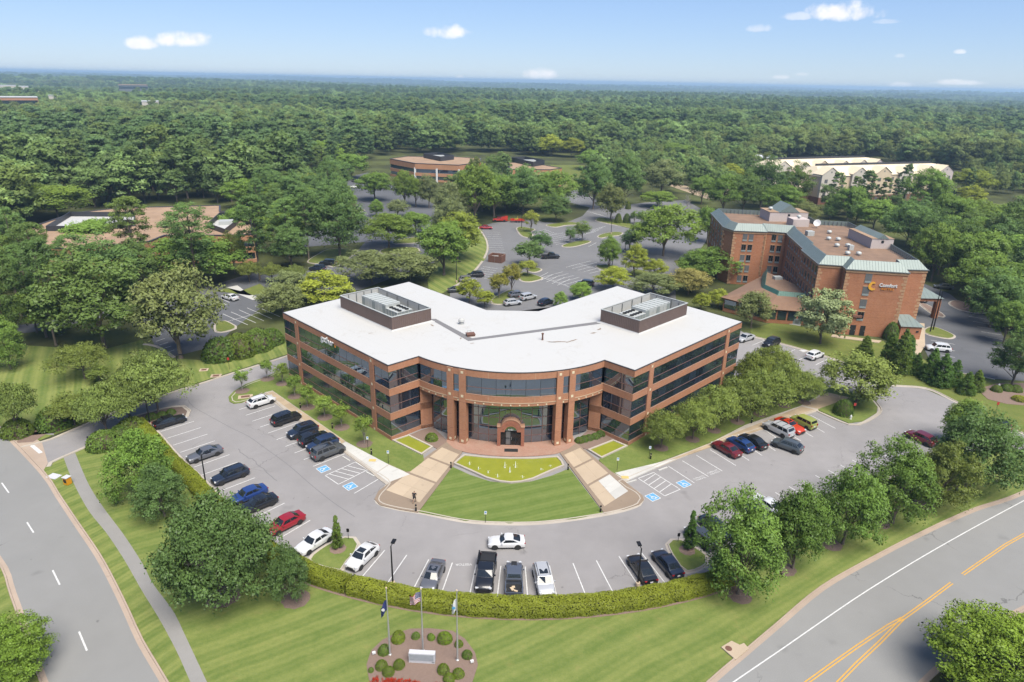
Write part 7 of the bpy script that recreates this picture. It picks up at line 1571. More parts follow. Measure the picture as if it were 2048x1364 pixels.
    for sg in (1, -1):
        for k, f in enumerate(wb):
            x = X(f); y = sg * (w_ - .10)
            ty = MB(); ty.lathe([(wheel * .62, -.10), (wheel * .96, -.10), (wheel, -.07), (wheel, .07), (wheel * .96, .10), (wheel * .62, .10)], seg=18); R_ = Matrix.Rotation(RAD(90) * -sg, 4, 'X')
            me = ty.mesh('tyre', 'tyre', 40); me.transform(Matrix.Translation((x, y + sg * .03, wheel)) @ R_); ti = len(parts); parts.append(('wheel', me, None))
            rm = MB(); rm.lathe([(.05, .085), (wheel * .20, .095), (wheel * .24, .08), (wheel * .66, .075), (wheel * .66, .02), (.05, .02)], seg=18)
            for s_ in range(5): a = 2 * PI * s_ / 5; rm.box((wheel * .42 * math.cos(a), wheel * .42 * math.sin(a), .088), (wheel * .46, wheel * .13, .02), a)
            me = rm.mesh('rim', 'rim', 40); me.transform(Matrix.Translation((x, y + sg * .03, wheel)) @ R_); parts.append(('rim', me, ti))
            ar = MB(); seg = 12; rad = wheel * 1.17
            pts = [(x + rad * math.cos(PI * q / seg), sg * (w_ + .004 + flare), wheel * .95 + rad * math.sin(PI * q / seg)) for q in range(seg + 1)]; pin = [(p[0], sg * (w_ - .18), p[2]) for p in pts]
            ar.add(pts + pin, [(q, q + 1, seg + 2 + q, seg + 1 + q) for q in range(seg)] + [tuple(range(seg + 1))]); parts.append(('wheel_arch', ar.mesh('wheel_arch', 'car_trim'), None))
        parts.append(('headlight', MB().box((X(.028), sg * w_ * .70, nose + .05), (.22, w_ * .34, .13), -sg * .35).mesh('headlight', 'head_lamp', 40), None))
        rz_ = deck * .84 if not bed else .92
        parts.append(('tail_light', MB().box((X(.985), sg * w_ * (.70 if not bed else .93), rz_), (.14, w_ * (.34 if not bed else .12), .14 if not box else .26), sg * .25).mesh('tail_light', 'tail_lamp', 40), None))
        parts.append(('mirror', MB().box((X(cowl + .045), sg * (w_ + .075), hood * 1.14), (.12, .19, .13), 0).mesh('mirror', 'car_paint', 40), None))
    parts.append(('bumper', MB().box((X(.006), 0, sill + .12), (.10, W * .70, .2)).box((X(.994), 0, sill + .1), (.08, W * .68, .18)).box((0, 0, sill - .03), (L * .82, W * .9, .1)).mesh('bumper', 'car_trim'), None))
    parts.append(('grille', MB().box((X(.002), 0, nose * .82), (.08, W * .44, .12)).mesh('grille', 'car_trim'), None)); parts.append(('number_plate', MB().box((X(1.0), 0, (deck if not bed else .8) * .66), (.04, .34, .16)).mesh('number_plate', 'plate'), None))
    if bed:
        x0, x1 = X(bed), X(1.0)
        for sg in (1, -1): parts.append(('bed_side', MB().box(((x0 + x1) / 2, sg * (w_ - .06), .84), (x0 - x1, .10, .46)).mesh('bed_side', 'car_paint'), None))
        parts.append(('tailgate', MB().box((x1 + .04, 0, .84), (.08, W - .22, .46)).mesh('tailgate', 'car_paint'), None)); parts.append(('bed_liner', MB().box(((x0 + x1) / 2, 0, .68), (x0 - x1 - .12, W - .24, .05)).mesh('bed_liner', 'car_trim'), None))
    CARS[key] = parts
build_car('sedan', 4.75, 1.82, 1.44, hood=.86, deck=.98, cowl=.30, rf=.43, rr=.70, rd=.875, nose=.62)
build_car('sedan2', 4.65, 1.80, 1.43, hood=.85, deck=1.0, cowl=.27, rf=.40, rr=.70, rd=.86, nose=.60)
build_car('coupe', 4.3, 1.78, 1.29, hood=.80, deck=.92, cowl=.33, rf=.46, rr=.66, rd=.90, nose=.55, nwin=1, wheel=.33)
build_car('muscle', 4.85, 1.92, 1.36, hood=.90, deck=1.0, cowl=.36, rf=.48, rr=.68, rd=.88, nose=.66, nwin=1, wheel=.36)
build_car('suv', 4.65, 1.87, 1.70, hood=1.02, deck=1.05, cowl=.25, rf=.37, rr=.88, rd=.965, nose=.74, nwin=3, wheel=.36, box=True, sill=.30, roofdrop=.10)
build_car('bigsuv', 5.0, 1.98, 1.78, hood=1.08, deck=1.10, cowl=.26, rf=.36, rr=.91, rd=.975, nose=.80, nwin=3, wheel=.39, box=True, sill=.32)
build_car('cross', 4.5, 1.84, 1.60, hood=.98, deck=1.08, cowl=.26, rf=.38, rr=.82, rd=.95, nose=.72, nwin=3, wheel=.36, sill=.29, roofdrop=.12)
build_car('hatch', 4.4, 1.80, 1.50, hood=.92, deck=1.02, cowl=.27, rf=.40, rr=.80, rd=.95, nose=.66, nwin=2, wheel=.33, roofdrop=.10)
build_car('boxy', 4.15, 1.80, 1.62, hood=1.0, deck=1.02, cowl=.24, rf=.34, rr=.93, rd=.985, nose=.72, nwin=3, wheel=.33, box=True)
build_car('wagon', 4.8, 1.85, 1.58, hood=.92, deck=1.02, cowl=.27, rf=.39, rr=.86, rd=.96, nose=.66, nwin=3, wheel=.34, sill=.26)
build_car('pickup', 5.75, 1.98, 1.88, hood=1.18, deck=1.2, cowl=.25, rf=.34, rr=.56, rd=.61, nose=.86, nwin=2, wheel=.42, box=True, sill=.42, bed=.62, wb=(.16, .78))
build_car('jeep_pickup', 5.2, 1.90, 1.84, hood=1.12, deck=1.15, cowl=.30, rf=.36, rr=.60, rd=.64, nose=.86, nwin=2, wheel=.42, box=True, sill=.42, bed=.65, wb=(.15, .80), flare=.04)
VEH = []
def car(kind, x, y, ang, color, label, name='parked_car', cat='car', group=None, extra=None, rims=None):
    rt = empty(name, (x, y, 0.012), ang, label=label, cat=cat, group=group); made = []
    for nm, me, par in CARS[kind]:
        o = link(nm, me, rt if par is None else made[par], color=(*[q * .72 for q in color], 1)); made.append(o)
        if nm == 'rim' and rims: o.material_slots[0].link = 'OBJECT'; o.material_slots[0].material = MATS[rims]
    if extra:
        for nm, mbx, m in extra: mbx.obj(nm, m, rt, color=(*color, 1)) if False else link(nm, mbx.mesh(nm, m), rt, color=(*color, 1))
    return rt
def at(u, v, z=.75): return G(u, v, z)
def sunroof(L, H, x=-.1, s=(.75, .9)): return ('sunroof', MB().box((x, 0, H + .012), (s[0], s[1], .02)), 'car_glass')
def rails_(H, x=-.5, l=2.2, w_=.62): return ('roof_rail', MB().box((x, w_, H + .03), (l, .05, .05)).box((x, -w_, H + .03), (l, .05, .05)), 'car_trim')
BLK, NVY, BLU, GRY, SIL, WHT, RED, MAR = (.012, .013, .016), (.016, .024, .045), (.02, .055, .22), (.13, .135, .155), (.50, .51, .53), (.80, .80, .80), (.35, .012, .02), (.16, .012, .02)
DG = (.06, .07, .08)
IN, OUTW = RAD(225), RAD(45)
g_ = 'cars parked along the left hedge'
for k, u, v, ang, c_, lb, ex in (('sedan', 339, 840, OUTW, BLK, 'black sedan beside the entrance island, backed in', None), ('sedan', 409, 905, IN, GRY, 'grey sedan by the lamp post, nose to the hedge', None), ('wagon', 460, 948, IN, NVY, 'dark blue-black wagon, nose to the left hedge', [rails_(1.56), sunroof(4.8, 1.56)]),
                                 ('sedan2', 497, 986, IN, BLU, 'bright blue sedan, nose to the left hedge', None), ('sedan', 516, 1005, IN, BLK, 'black sedan right beside the bright blue one', [sunroof(4.7, 1.42)]), ('sedan2', 571, 1043, RAD(229), RED, 'red sedan, nose to the left hedge', None), ('sedan', 629, 1080, RAD(235), WHT, 'white sedan left of the left kerbed island', None)):
    car(k, *at(u, v), ang, c_, lb, group=g_, extra=ex)
g_ = 'cars parked in the bottom row'
def radial(u, v, dirn_=1, off=0.0):
    x, y = at(u, v); a = math.atan2(y - ARC_C[1], x - ARC_C[0]); return x, y, a + (0 if dirn_ > 0 else PI) + off
x, y, a = radial(725, 1110, 1, RAD(-6)); car('hatch', x, y, a, WHT, 'white car right of the left kerbed island', group=g_, extra=[sunroof(4.4, 1.5, .1)])
x, y, a = radial(866, 1148); car('sedan2', x, y, a, GRY, 'grey sedan with a sunroof in the bottom row', group=g_, extra=[sunroof(4.6, 1.42)])
x, y, a = radial(972, 1144); car('pickup', x, y, a, BLK, 'black pickup with a rack and covered bed in the bottom row', 'pickup_truck', 'pickup truck', g_, [('tonneau_cover', MB().box((-1.75, 0, 1.12), (2.1, 1.6, .1)), 'car_trim'), ('bed_rack', MB().tube([(-.95, .9, 1.05), (-.95, .9, 1.5), (-.95, -.9, 1.5), (-.95, -.9, 1.05)], .05, 6).tube([(-2.6, .9, 1.05), (-2.6, .9, 1.4), (-2.6, -.9, 1.4), (-2.6, -.9, 1.05)], .05, 6).box((-1.75, -1.03, 1.25), (2.1, .14, .3)), 'black_metal')])
x, y, a = radial(1028, 1157, -1); car('jeep_pickup', x, y, a, (.10, .115, .15), 'grey-blue pickup with an open bed in the bottom row', 'pickup_truck', 'pickup truck', g_, [('hood_scoop', MB().box((1.9, 0, 1.2), (.7, .6, .04)), 'car_trim'), ('bed_rim', MB().box((-.9, 0, 1.2), (.08, 1.5, .1)), 'car_trim'), ('scrap_in_bed', MB().box((-1.6, .2, .74), (.5, .3, .08), .5).box((-1.9, -.2, .73), (.4, .2, .06), 1.2).box((-1.3, .05, .73), (.3, .3, .05), .2), 'limestone')])
x, y, a = radial(1087, 1158, 1, RAD(4)); car('suv', x, y, a, SIL, 'silver SUV with a sunroof in the bottom row', group=g_, extra=[sunroof(4.6, 1.69, -.1), rails_(1.68)])
x, y, a = radial(1284, 1135, -1); car('sedan', x, y, a, BLK, 'black sedan behind the right lamp post in the bottom row', group=g_); x, y, a = radial(1335, 1124, -1); car('sedan2', x, y, a, NVY, 'dark sedan beside the right kerbed island', group=g_)
car('coupe', *at(1013, 1080), RAD(183), WHT, 'white coupe driving along the curved lane', 'moving_car', rims='rim_dark')
g_ = 'cars half hidden behind the roadside maples'
o_ang = math.atan2(OUT_R[1], OUT_R[0])
for k, u, v, d_, c_, lb in (('cross', 1403, 1072, PI, DG, 'dark grey crossover right of the right kerbed island'), ('sedan', 1432, 1052, 0, NVY, 'dark car behind the nearest large maple'), ('sedan2', 1508, 1022, 0, NVY, 'dark blue car between the first two maples'), ('sedan', 1535, 1007, PI, WHT, 'white car behind the second maple'), ('cross', 1842, 874, PI, MAR, 'maroon crossover at the far end of the right row')): car(k, *at(u, v), o_ang + d_, c_, lb, group=g_)
car('suv', *at(1988, 849), RAD(148), BLK, 'black SUV leaving on the right-hand drive', 'moving_car')
g_ = 'cars parked along the left wing walk'
for k, u, v, ang, c_, lb, ex in (('cross', 522, 801, OUTW, WHT, 'white SUV at the far end of the left wing row', [rails_(1.58)]), ('suv', 572, 835, OUTW, BLK, 'black SUV, second from the far end of the left wing row', [sunroof(4.6, 1.69, -.2, (1.4, .9))]), ('suv', 605, 860, IN, NVY, 'dark SUV backed in toward the left wing', [sunroof(4.6, 1.69, -.2, (1.2, .9))]), ('suv', 628, 875, OUTW, BLK, 'black SUV between the dark and the blue SUVs', [sunroof(4.6, 1.69, -.2, (1.2, .9))]),
                              ('suv', 645, 886, IN, (.02, .04, .10), 'blue SUV backed in toward the left wing', None), ('bigsuv', 656, 901, OUTW, (.10, .105, .11), 'large grey SUV nearest the wheelchair stalls', [sunroof(5, 1.77, -.2, (1.4, .9)), rails_(1.76, l=2.8)])): car(k, *at(u, v), ang, c_, lb, group=g_, extra=ex)
g_ = 'cars parked along the right wing walk'
TB = RAD(122)
for k, u, v, ang, c_, lb, ex in (('sedan', 1453, 895, TB, MAR, 'maroon sedan nearest the stencilled stalls', None), ('hatch', 1481, 886, TB, (.015, .05, .18), 'blue hatchback beside the maroon sedan', [sunroof(4.4, 1.49)]), ('sedan2', 1506, 880, TB, BLK, 'black sedan beside the blue hatchback', None), ('bigsuv', 1557, 857, RAD(124), SIL, 'silver SUV with roof bars beside the orange car', [('roof_bar', MB().box((.1, 0, 1.82), (.06, 1.5, .04)).box((-1.0, 0, 1.82), (.06, 1.5, .04)).box((-1.9, 0, 1.82), (.06, 1.5, .04)), 'car_trim')]),
                              ('muscle', 1580, 849, RAD(-58), (.62, .05, .008), 'bright orange coupe, nose toward the lane', [sunroof(4.8, 1.35, -.2, (.6, .8))]), ('boxy', 1607, 842, RAD(122), (.36, .40, .09), 'lime green boxy car at the end of the row', None)): car(k, *at(u, v), ang, c_, lb, group=g_, extra=ex)
car('cross', *at(1575, 889), RAD(138), (.085, .10, .11), 'slate grey crossover standing in the lane', 'moving_car', extra=[rails_(1.58, -.6, 1.9)])
g_ = 'cars by the hotel'
for k, u, v, ang, c_, lb in (('sedan', 1491, 674, RAD(215), SIL, 'silver sedan at the end corner of the right wing'), ('suv', 1543, 684, RAD(220), BLK, 'black car facing the right wing from the hotel lawn'), ('cross', 1630, 709, RAD(38), WHT, 'white SUV beside the hotel lawn kerb'), ('suv', 1877, 695, RAD(168), WHT, 'white SUV before the evergreens at the hotel'), ('sedan', 1838, 596, RAD(95), BLK, 'black car under the hotel canopy'), ('sedan2', 1888, 572, RAD(160), (.09, .1, .1), 'car parked behind the hotel canopy')): car(k, *at(u, v), ang, c_, lb, group=g_)
g_ = 'cars in the back car park'
for k, u, v, ang, c_, lb in (('suv', 935, 558, RAD(15), (.2, .2, .2), 'grey SUV on the left kerb of the back car park'), ('suv', 951, 549, RAD(195), BLK, 'black SUV on the left kerb of the back car park'), ('sedan', 914, 578, RAD(14), DG, 'dark sedan just behind the roof valley'), ('cross', 1025, 604, RAD(25), SIL, 'silver crossover, nearest behind the roof valley'), ('suv', 1056, 593, RAD(38), SIL, 'silver SUV with roof rails behind the roof valley'),
                              ('cross', 1034, 588, RAD(25), GRY, 'grey car left of the silver SUV'), ('cross', 1091, 603, RAD(48), NVY, 'navy crossover behind the roof valley'), ('sedan', 972, 454, RAD(2), RED, 'red car at the far left corner of the back car park'), ('suv', 1171, 566, RAD(160), (.02, .022, .02), 'black jeep in the back car park')): car(k, *at(u, v), ang, c_, lb, group=g_)
car('pickup', *at(1101, 511, .9), RAD(12), BLK, 'black pickup in the middle of the back car park', 'pickup_truck', 'pickup truck', g_)
g_ = 'cars in the left and centre car parks'
for k, u, v, ang, c_, lb in (('sedan', 460, 593, RAD(150), WHT, 'white sedan alone in the left car park'), ('suv', 635, 536, RAD(170), NVY, 'dark blue SUV under the oak, left one of two'), ('bigsuv', 656, 525, RAD(172), BLK, 'black SUV under the oak, right one of two'), ('suv', 712, 361, RAD(10), BLK, 'black car far up the centre car park'), ('sedan', 710, 373, RAD(10), WHT, 'white car far up the centre car park'), ('sedan', 790, 376, RAD(150), WHT, 'white car before the tan office'), ('sedan2', 800, 381, RAD(150), MAR, 'maroon car before the tan office'), ('suv', 814, 386, RAD(150), SIL, 'silver car before the tan office')): car(k, *at(u, v), ang, c_, lb, group=g_)
# red landscaping truck with trailer
x, y = at(1000, 438, 1.0)
car('pickup', x, y, RAD(184), (.55, .03, .015), 'red landscaping truck with a box body in the back car park', 'work_truck', 'truck', None, [('box_body', MB().box((-1.75, 0, 1.55), (2.4, 2.0, 1.0)), 'red_steel'), ('ladder_rack', MB().box((-.2, 0, 2.15), (3.2, 1.5, .06)), 'car_trim')])
tr = empty('trailer', (x + 6.8, y - .3, 0), RAD(184), label='orange-red flat trailer hitched behind the red truck', cat='trailer')
MB().box((0, 0, .7), (5.4, 2.0, .12)).obj('deck', 'red_steel', tr); MB().box((3.4, 0, .6), (1.6, .14, .14)).obj('drawbar', 'red_steel', tr)
for sg in (1, -1): MB().box((0, sg * .98, 1.0), (5.4, .06, .4)).obj('side_rail', 'red_steel', tr)
MB().box((-2.7, 0, 1.3), (.08, 1.9, 1.1)).obj('ramp_gate', 'red_steel', tr)
for xx in (-.5, .5):
    for sg in (1, -1): me = MB().lathe([(.2, -.1), (.36, -.1), (.36, .1), (.2, .1)], seg=12); m2 = me.mesh('wheel', 'tyre', 40); m2.transform(Matrix.Translation((xx, sg * 1.1, .36)) @ Matrix.Rotation(RAD(90), 4, 'X')); link('wheel', m2, tr)
mw = empty('ride_mower', (x + 6.3, y - .3, .77), RAD(184), label='yellow ride-on mower standing on the trailer', cat='mower')
MB().box((0, 0, .35), (1.4, .9, .3)).box((-.3, 0, .62), (.5, .5, .25)).obj('body', 'machine_yellow', mw); MB().box((0, 0, .8), (.1, .5, .5)).obj('seat', 'car_trim', mw); MB().tube([(-.5, .4, .5), (-.5, .4, 1.5), (-.5, -.4, 1.5), (-.5, -.4, .5)], .04, 6).obj('roll_bar', 'machine_yellow', mw)
for xx in (-.5, .5):
    for sg in (1, -1): m2 = MB().lathe([(.05, -.1), (.24, -.1), (.24, .1), (.05, .1)], seg=10).mesh('wheel', 'tyre', 40); m2.transform(Matrix.Translation((xx, sg * .5, .2)) @ Matrix.Rotation(RAD(90), 4, 'X')); link('wheel', m2, mw)

# ================================================================== STREET FURNITURE
def lamp(ub, vb, vt, label, ang=0.0, mat_='black_metal'):
    x, y = G(ub, vb); h = height_at(x, y, vt); rt = empty('lamp_post', (x, y, 0), ang, label=label, cat='lamp post', group='car park lamp posts')
    MB().lathe([(.26, 0), (.26, .55), (.22, .6)], seg=10).obj('footing', 'concrete_walk', rt); MB().lathe([(.10, .55), (.09, h * .5), (.07, h - .05), (.02, h)], seg=8).obj('pole', mat_, rt)
    MB().box((.35, 0, h - .1), (.7, .07, .07)).obj('arm', mat_, rt); MB().box((.85, 0, h - .1), (.7, .4, .13)).obj('lamp_head', mat_, rt)
for a in ((413, 975, 908, 'black lamp post beside the grey sedan at the left hedge', .8), (301, 852, 796, 'black lamp post behind the black sedan by the entrance island', .8), (786, 1172, 1091, 'black lamp post in the bottom row, left one', 1.4), (1275, 1173, 1096, 'black lamp post in the bottom row, right one', 1.7), (360, 757, 708, 'black lamp post on the striped lawn by the drive', 0), (1594, 746, 720, 'black lamp post right of the right wing', 2.5),
          (1043, 460, 427, 'lamp post on the island near the trailer', 0), (1222, 468, 433, 'lamp post on the island by the back strip', 0), (913, 565, 522, 'lamp post on the grass bank of the back car park', 0), (1224, 536, 500, 'lamp post on the island behind the right wing', 0), (1250, 500, 470, 'lamp post left of the large round tree', 2), (178, 890, 872, 'short lamp post beside the drive kerb', 0), (1938, 600, 570, 'lamp post in the hotel car park island', 1)): lamp(*a[:4], a[4])
def bollard(u, v, label, h=1.0):
    x, y = G(u, v, .1); rt = empty('bollard_light', (x, y, .1), label=label, cat='bollard light', group='black bollard lights')
    MB().lathe([(.11, 0), (.11, h * .62)], seg=10).obj('post', 'black_metal', rt); MB().lathe([(.085, h * .62), (.085, h * .76)], seg=10).obj('lens', 'stone_lamp', rt); MB().lathe([(.12, h * .76), (.12, h * .86), (.08, h * .98), (.01, h)], seg=10).obj('cap', 'black_metal', rt)
for a in ((902, 936, 'bollard light at the left end of the fountain pool'), (1136, 940, 'bollard light at the right end of the fountain pool'), (832, 1022, 'bollard light at the foot of the left entrance walk'), (1201, 1024, 'bollard light at the foot of the right entrance walk'), (601, 816, 'bollard light by the left wing walk, upper one'), (665, 857, 'bollard light by the left wing walk, middle one'), (743, 909, 'bollard light by the left wing walk, lower one'), (1301, 918, 'bollard light by the right wing walk, lower one'), (1503, 846, 'bollard light by the right wing walk, upper one')): bollard(*a)
def sign(u, v, vt, label, face='white_paint', back=False, w_=.32, hh=.46):
    x, y = G(u, v, .1); h = max(1.3, height_at(x, y, vt)); rt = empty('sign_post', (x, y, 0), label=label, cat='sign', group='small post signs')
    MB().tube([(0, 0, 0), (0, 0, h)], .03, 6).obj('post', 'black_metal', rt); MB().box((0, -.03, h - hh / 2), (w_, .02, hh)).obj('panel', face, rt)
    if face == 'white_paint': MB().box((0, -.044, h - hh * .35), (w_ * .6, .01, hh * .4)).obj('symbol', 'paint_blue', rt)
for a in ((736, 898, 873, 'parking sign in front of the young tree nearest the entrance'), (777, 927, 901, 'parking sign on the grass beside the left entrance walk'), (1298, 917, 892, 'parking sign beside the spreading tree nearest the entrance'), (1234, 941, 915, 'parking sign on the grass right of the right pool'), (971, 1044, 1022, 'small sign at the lower edge of the entry lawn')): sign(*a)
for a in ((697, 1078, 1057, 'small black sign at the tip of the left kerbed island'), (1356, 1083, 1066, 'small black sign at the tip of the right kerbed island')): sign(*a, face='black_metal')
for a in ((459, 738, 715, 'red and white sign on the lawn by the upper drive'), (1705, 832, 806, 'red and white sign on the island below the pale tree'), (1989, 831, 804, 'red and white sign on the lawn above the right drive')): sign(*a, face='sign_red', w_=.4, hh=.5)
# flagpoles
def flagpole(ub, vb, vt, label):
    x, y = G(ub, vb, .05); h = height_at(x, y, vt); rt = empty('flagpole', (x, y, .05), label=label, cat='flagpole', group='three flagpoles of the flag bed')
    MB().lathe([(.16, 0), (.16, .06), (.09, .1), (.085, h * .4), (.06, h * .55), (.045, h)], seg=10).obj('pole', 'pole_silver', rt, sm=50); MB().lathe([(.01, -.09), (.07, -.06), (.1, 0), (.07, .06), (.01, .09)], (0, 0, h + .08), 10).obj('finial', 'limestone', rt, sm=60)
    return x, y, h
def flag(x, y, h, wd, ht, kind, label, droop):
    """cloth hung from the pole, blown to the left and drooping"""
    nx_, nz_ = 14, 13; vs = []; fs = []; mi = []
    for j in range(nz_ + 1):
        for i in range(nx_ + 1):
            s = i / nx_; xx = -wd * (s * .62 + .04 * math.sin(s * 6)); zz = h - .25 - ht * j / nz_ - droop * s ** 1.2 * wd; yy = .16 * math.sin(s * 7 + j * .12) * (.3 + s)
            vs.append((x - .05 + xx, y + yy, zz))
    for j in range(nz_):
        for i in range(nx_): fs.append((j * (nx_ + 1) + i, j * (nx_ + 1) + i + 1, (j + 1) * (nx_ + 1) + i + 1, (j + 1) * (nx_ + 1) + i)); mi.append((2 if (i < 6 and j < 7) else j % 2) if kind == 'us' else 0)
    me = bpy.data.meshes.new('flag'); me.from_pydata(vs, [], fs)
    for m in ({'us': ('flag_red', 'white_paint', 'flag_navy'), 'navy': ('flag_navy',), 'white': ('white_paint',)}[kind]): me.materials.append(MATS[m])
    for p, k in zip(me.polygons, mi): p.material_index = k; p.use_smooth = True
    o = link('flag', me, None, label=label, cat='flag'); sm_ = o.modifiers.new('thickness', 'SOLIDIFY'); sm_.thickness = .012
    P = lambda i, j: Vector(vs[j * (nx_ + 1) + i]); mb = MB()
    if kind == 'us':
        for j in range(1, 7):
            for i in range(1, 6): c = (P(i, j) + P(i, j - 1)) / 2; mb.box((c.x, c.y - .015, c.z), (.035, .012, .035))
        mb.obj('stars', 'white_paint', o); o.children[0]['kind'] = 'stuff'
    else:
        c = P(7, 6); mb.lathe([(.16, -.012), (.16, .012)], seg=12); me = mb.mesh('emblem', 'white_paint' if kind == 'navy' else 'paint_blue'); me.transform(Matrix.Translation((c.x, c.y - .03, c.z)) @ Matrix.Rotation(RAD(90), 4, 'X')); link('emblem', me, o)
x, y, h = flagpole(780, 1309, 1178, 'silver flagpole at the left of the flag bed'); flag(x, y, h - 1.0, 1.0, 1.2, 'navy', 'navy blue flag hanging limp on the left pole', 1.1)
x, y, h = flagpole(846, 1301, 1180, 'silver flagpole behind the stone sign'); flag(x, y, h, 1.7, 1.15, 'us', 'stars and stripes flag on the middle pole', .35)
x, y, h = flagpole(915, 1320, 1183, 'silver flagpole at the right of the flag bed'); flag(x, y, h - .6, .7, 1.3, 'white', 'white flag with a small emblem on the right pole', 1.0)
# stone sign
p0, p1 = G(818, 1324, .05), G(870, 1327, .05); c = lerp(p0, p1, .5); ss = empty('stone_sign', (c[0], c[1], .05), math.atan2(p1[1] - p0[1], p1[0] - p0[0]), label='pale grey stone sign block in the flag bed', cat='sign'); L_ = dist(p0, p1)
MB().box((0, .2, .55), (L_, .5, 1.1)).obj('block', 'granite', ss); MB().box((-.03, -.06, .66), (L_ * .93, .03, .72)).obj('panel', 'granite_panel', ss); MB().box((L_ * .43, -.06, .16), (L_ * .1, .02, .07)).obj('maker_plate', 'steel_grey', ss)
for u, v, lb in ((748, 1309, 'small floodlight at the left of the flag bed'), (944, 1326, 'small floodlight at the right of the flag bed')):
    x, y = G(u, v, .05); fl_ = empty('floodlight', (x, y, .05), label=lb, cat='floodlight', group='floodlights of the flag bed'); MB().box((0, 0, .22), (.3, .2, .2), .4).obj('housing', 'white_paint', fl_); MB().tube([(0, 0, 0), (0, 0, .14)], .04, 6).obj('stem', 'black_metal', fl_)
# yellow box with a grey lid by the west road
x, y = G(136, 968); nb = empty('yellow_box', (x, y, 0), RAD(-20), label='yellow street box with a sloping grey lid beside the left footpath', cat='street box')
MB().box((0, 0, .55), (.75, .65, 1.0)).obj('body', 'box_yellow', nb); MB().box((0, 0, 1.09), (.85, .8, .08)).obj('lid', 'granite', nb); MB().box((0, -.335, .6), (.5, .02, .5)).obj('window', 'car_trim', nb)
def slab_thing(u, v, sx, sy, rz, m, label, cat, z=.08): x, y = G(u, v); rt = MB().box((0, 0, z / 2), (sx, sy, z)); o = rt.obj('utility_cover', m, label=label, cat=cat); o.location = (x, y, 0); o.rotation_euler = (0, 0, rz); MB().box((0, 0, z + .004), (sx * .6, sy * .6, .008)).obj('lid', 'wood_brown' if m == 'concrete_walk' else 'granite', o)
slab_thing(108, 953, 1.6, 1.1, -.3, 'granite', 'pale grey utility cover in the grass by the left road', 'cover'); slab_thing(408, 740, 1.5, 1.2, .2, 'concrete_walk', 'square drain cover on the lawn by the upper drive', 'drain'); slab_thing(432, 752, 1.8, 1.4, .2, 'concrete_walk', 'drain slab at the kerb of the upper drive', 'drain'); slab_thing(491, 795, 2.3, 1.3, .3, 'concrete_walk', 'drain slab on the island by the white SUV', 'drain', .2); slab_thing(1607, 702, 1.6, 1.0, .4, 'concrete_white', 'square drain cover on the hotel lawn', 'drain')
# hydrants
for u, v, lb in ((1701, 838, 'white fire hydrant on the island below the pale tree'), (1997, 775, 'white fire hydrant in the hotel corner bed')):
    x, y = G(u, v, .1); hy = empty('fire_hydrant', (x, y, .1), label=lb, cat='fire hydrant', group='white fire hydrants'); MB().lathe([(.17, 0), (.17, .06), (.12, .08), (.12, .5), (.16, .52), (.15, .6), (.06, .72), (.03, .78)], seg=10).obj('barrel', 'white_paint', hy, sm=40); MB().tube([(-.2, 0, .4), (.2, 0, .4)], .06, 8).obj('nozzles', 'white_paint', hy)
# bin enclosure of the back car park
c0 = G(976, 524); c1 = G(1003, 527); L_ = dist(c0, c1); c = lerp(c0, c1, .5); be = empty('bin_enclosure', (c[0], c[1], 0), math.atan2(c1[1] - c0[1], c1[0] - c0[0]), label='brown brick bin enclosure at the kerb of the back car park', cat='bin enclosure')
for (px_, py_, sx_, sy_) in ((0, 3.2, L_, .25), (-L_ / 2 + .125, 1.6, .25, 2.95), (L_ / 2 - .125, 1.6, .25, 2.95)): MB().box((px_, py_, 1.1), (sx_, sy_, 2.2)).obj('wall', 'brick_dark', be)
for sg in (-1, 1): MB().box((sg * L_ * .245, .05, 1.05), (L_ * .47, .12, 2.0)).obj('gate', 'wood_brown', be)
bn = MB().box((c[0], c[1] + 1.7, .8), (2.2, 1.6, 1.5), 0, .9).obj('waste_bin', 'hvac_fin', label='grey waste container inside the brick bin enclosure', cat='waste bin'); MB().box((c[0], c[1] + 1.7, 1.58), (2.1, 1.5, .06)).obj('lid', 'hvac_grey', bn)
# tall dark poles at the hotel corner
for u, v, vt, lb in ((1860, 664, 578, 'tall dark pole at the hotel corner, left one'), (1866, 660, 582, 'tall dark pole at the hotel corner, right one')):
    x, y = G(u, v); h = height_at(x, y, vt); MB().lathe([(.14, 0), (.12, h * .5), (.07, h)], (x, y, 0), 8).obj('utility_pole', 'black_metal', label=lb, cat='pole', group='tall dark poles at the hotel corner')
x, y = G(1588, 648); gs = empty('generator', (x, y, 0), -.5, label='grey generator cabinet beside the hotel dining wing', cat='generator'); MB().box((0, 0, .8), (2.6, 1.2, 1.3)).obj('cabinet', 'hvac_fin', gs); MB().box((0, 0, .08), (3.0, 1.6, .16)).obj('plinth', 'concrete_white', gs); MB().box((.6, -.61, .85), (.8, .04, .8)).obj('louvre', 'steel_grey', gs)

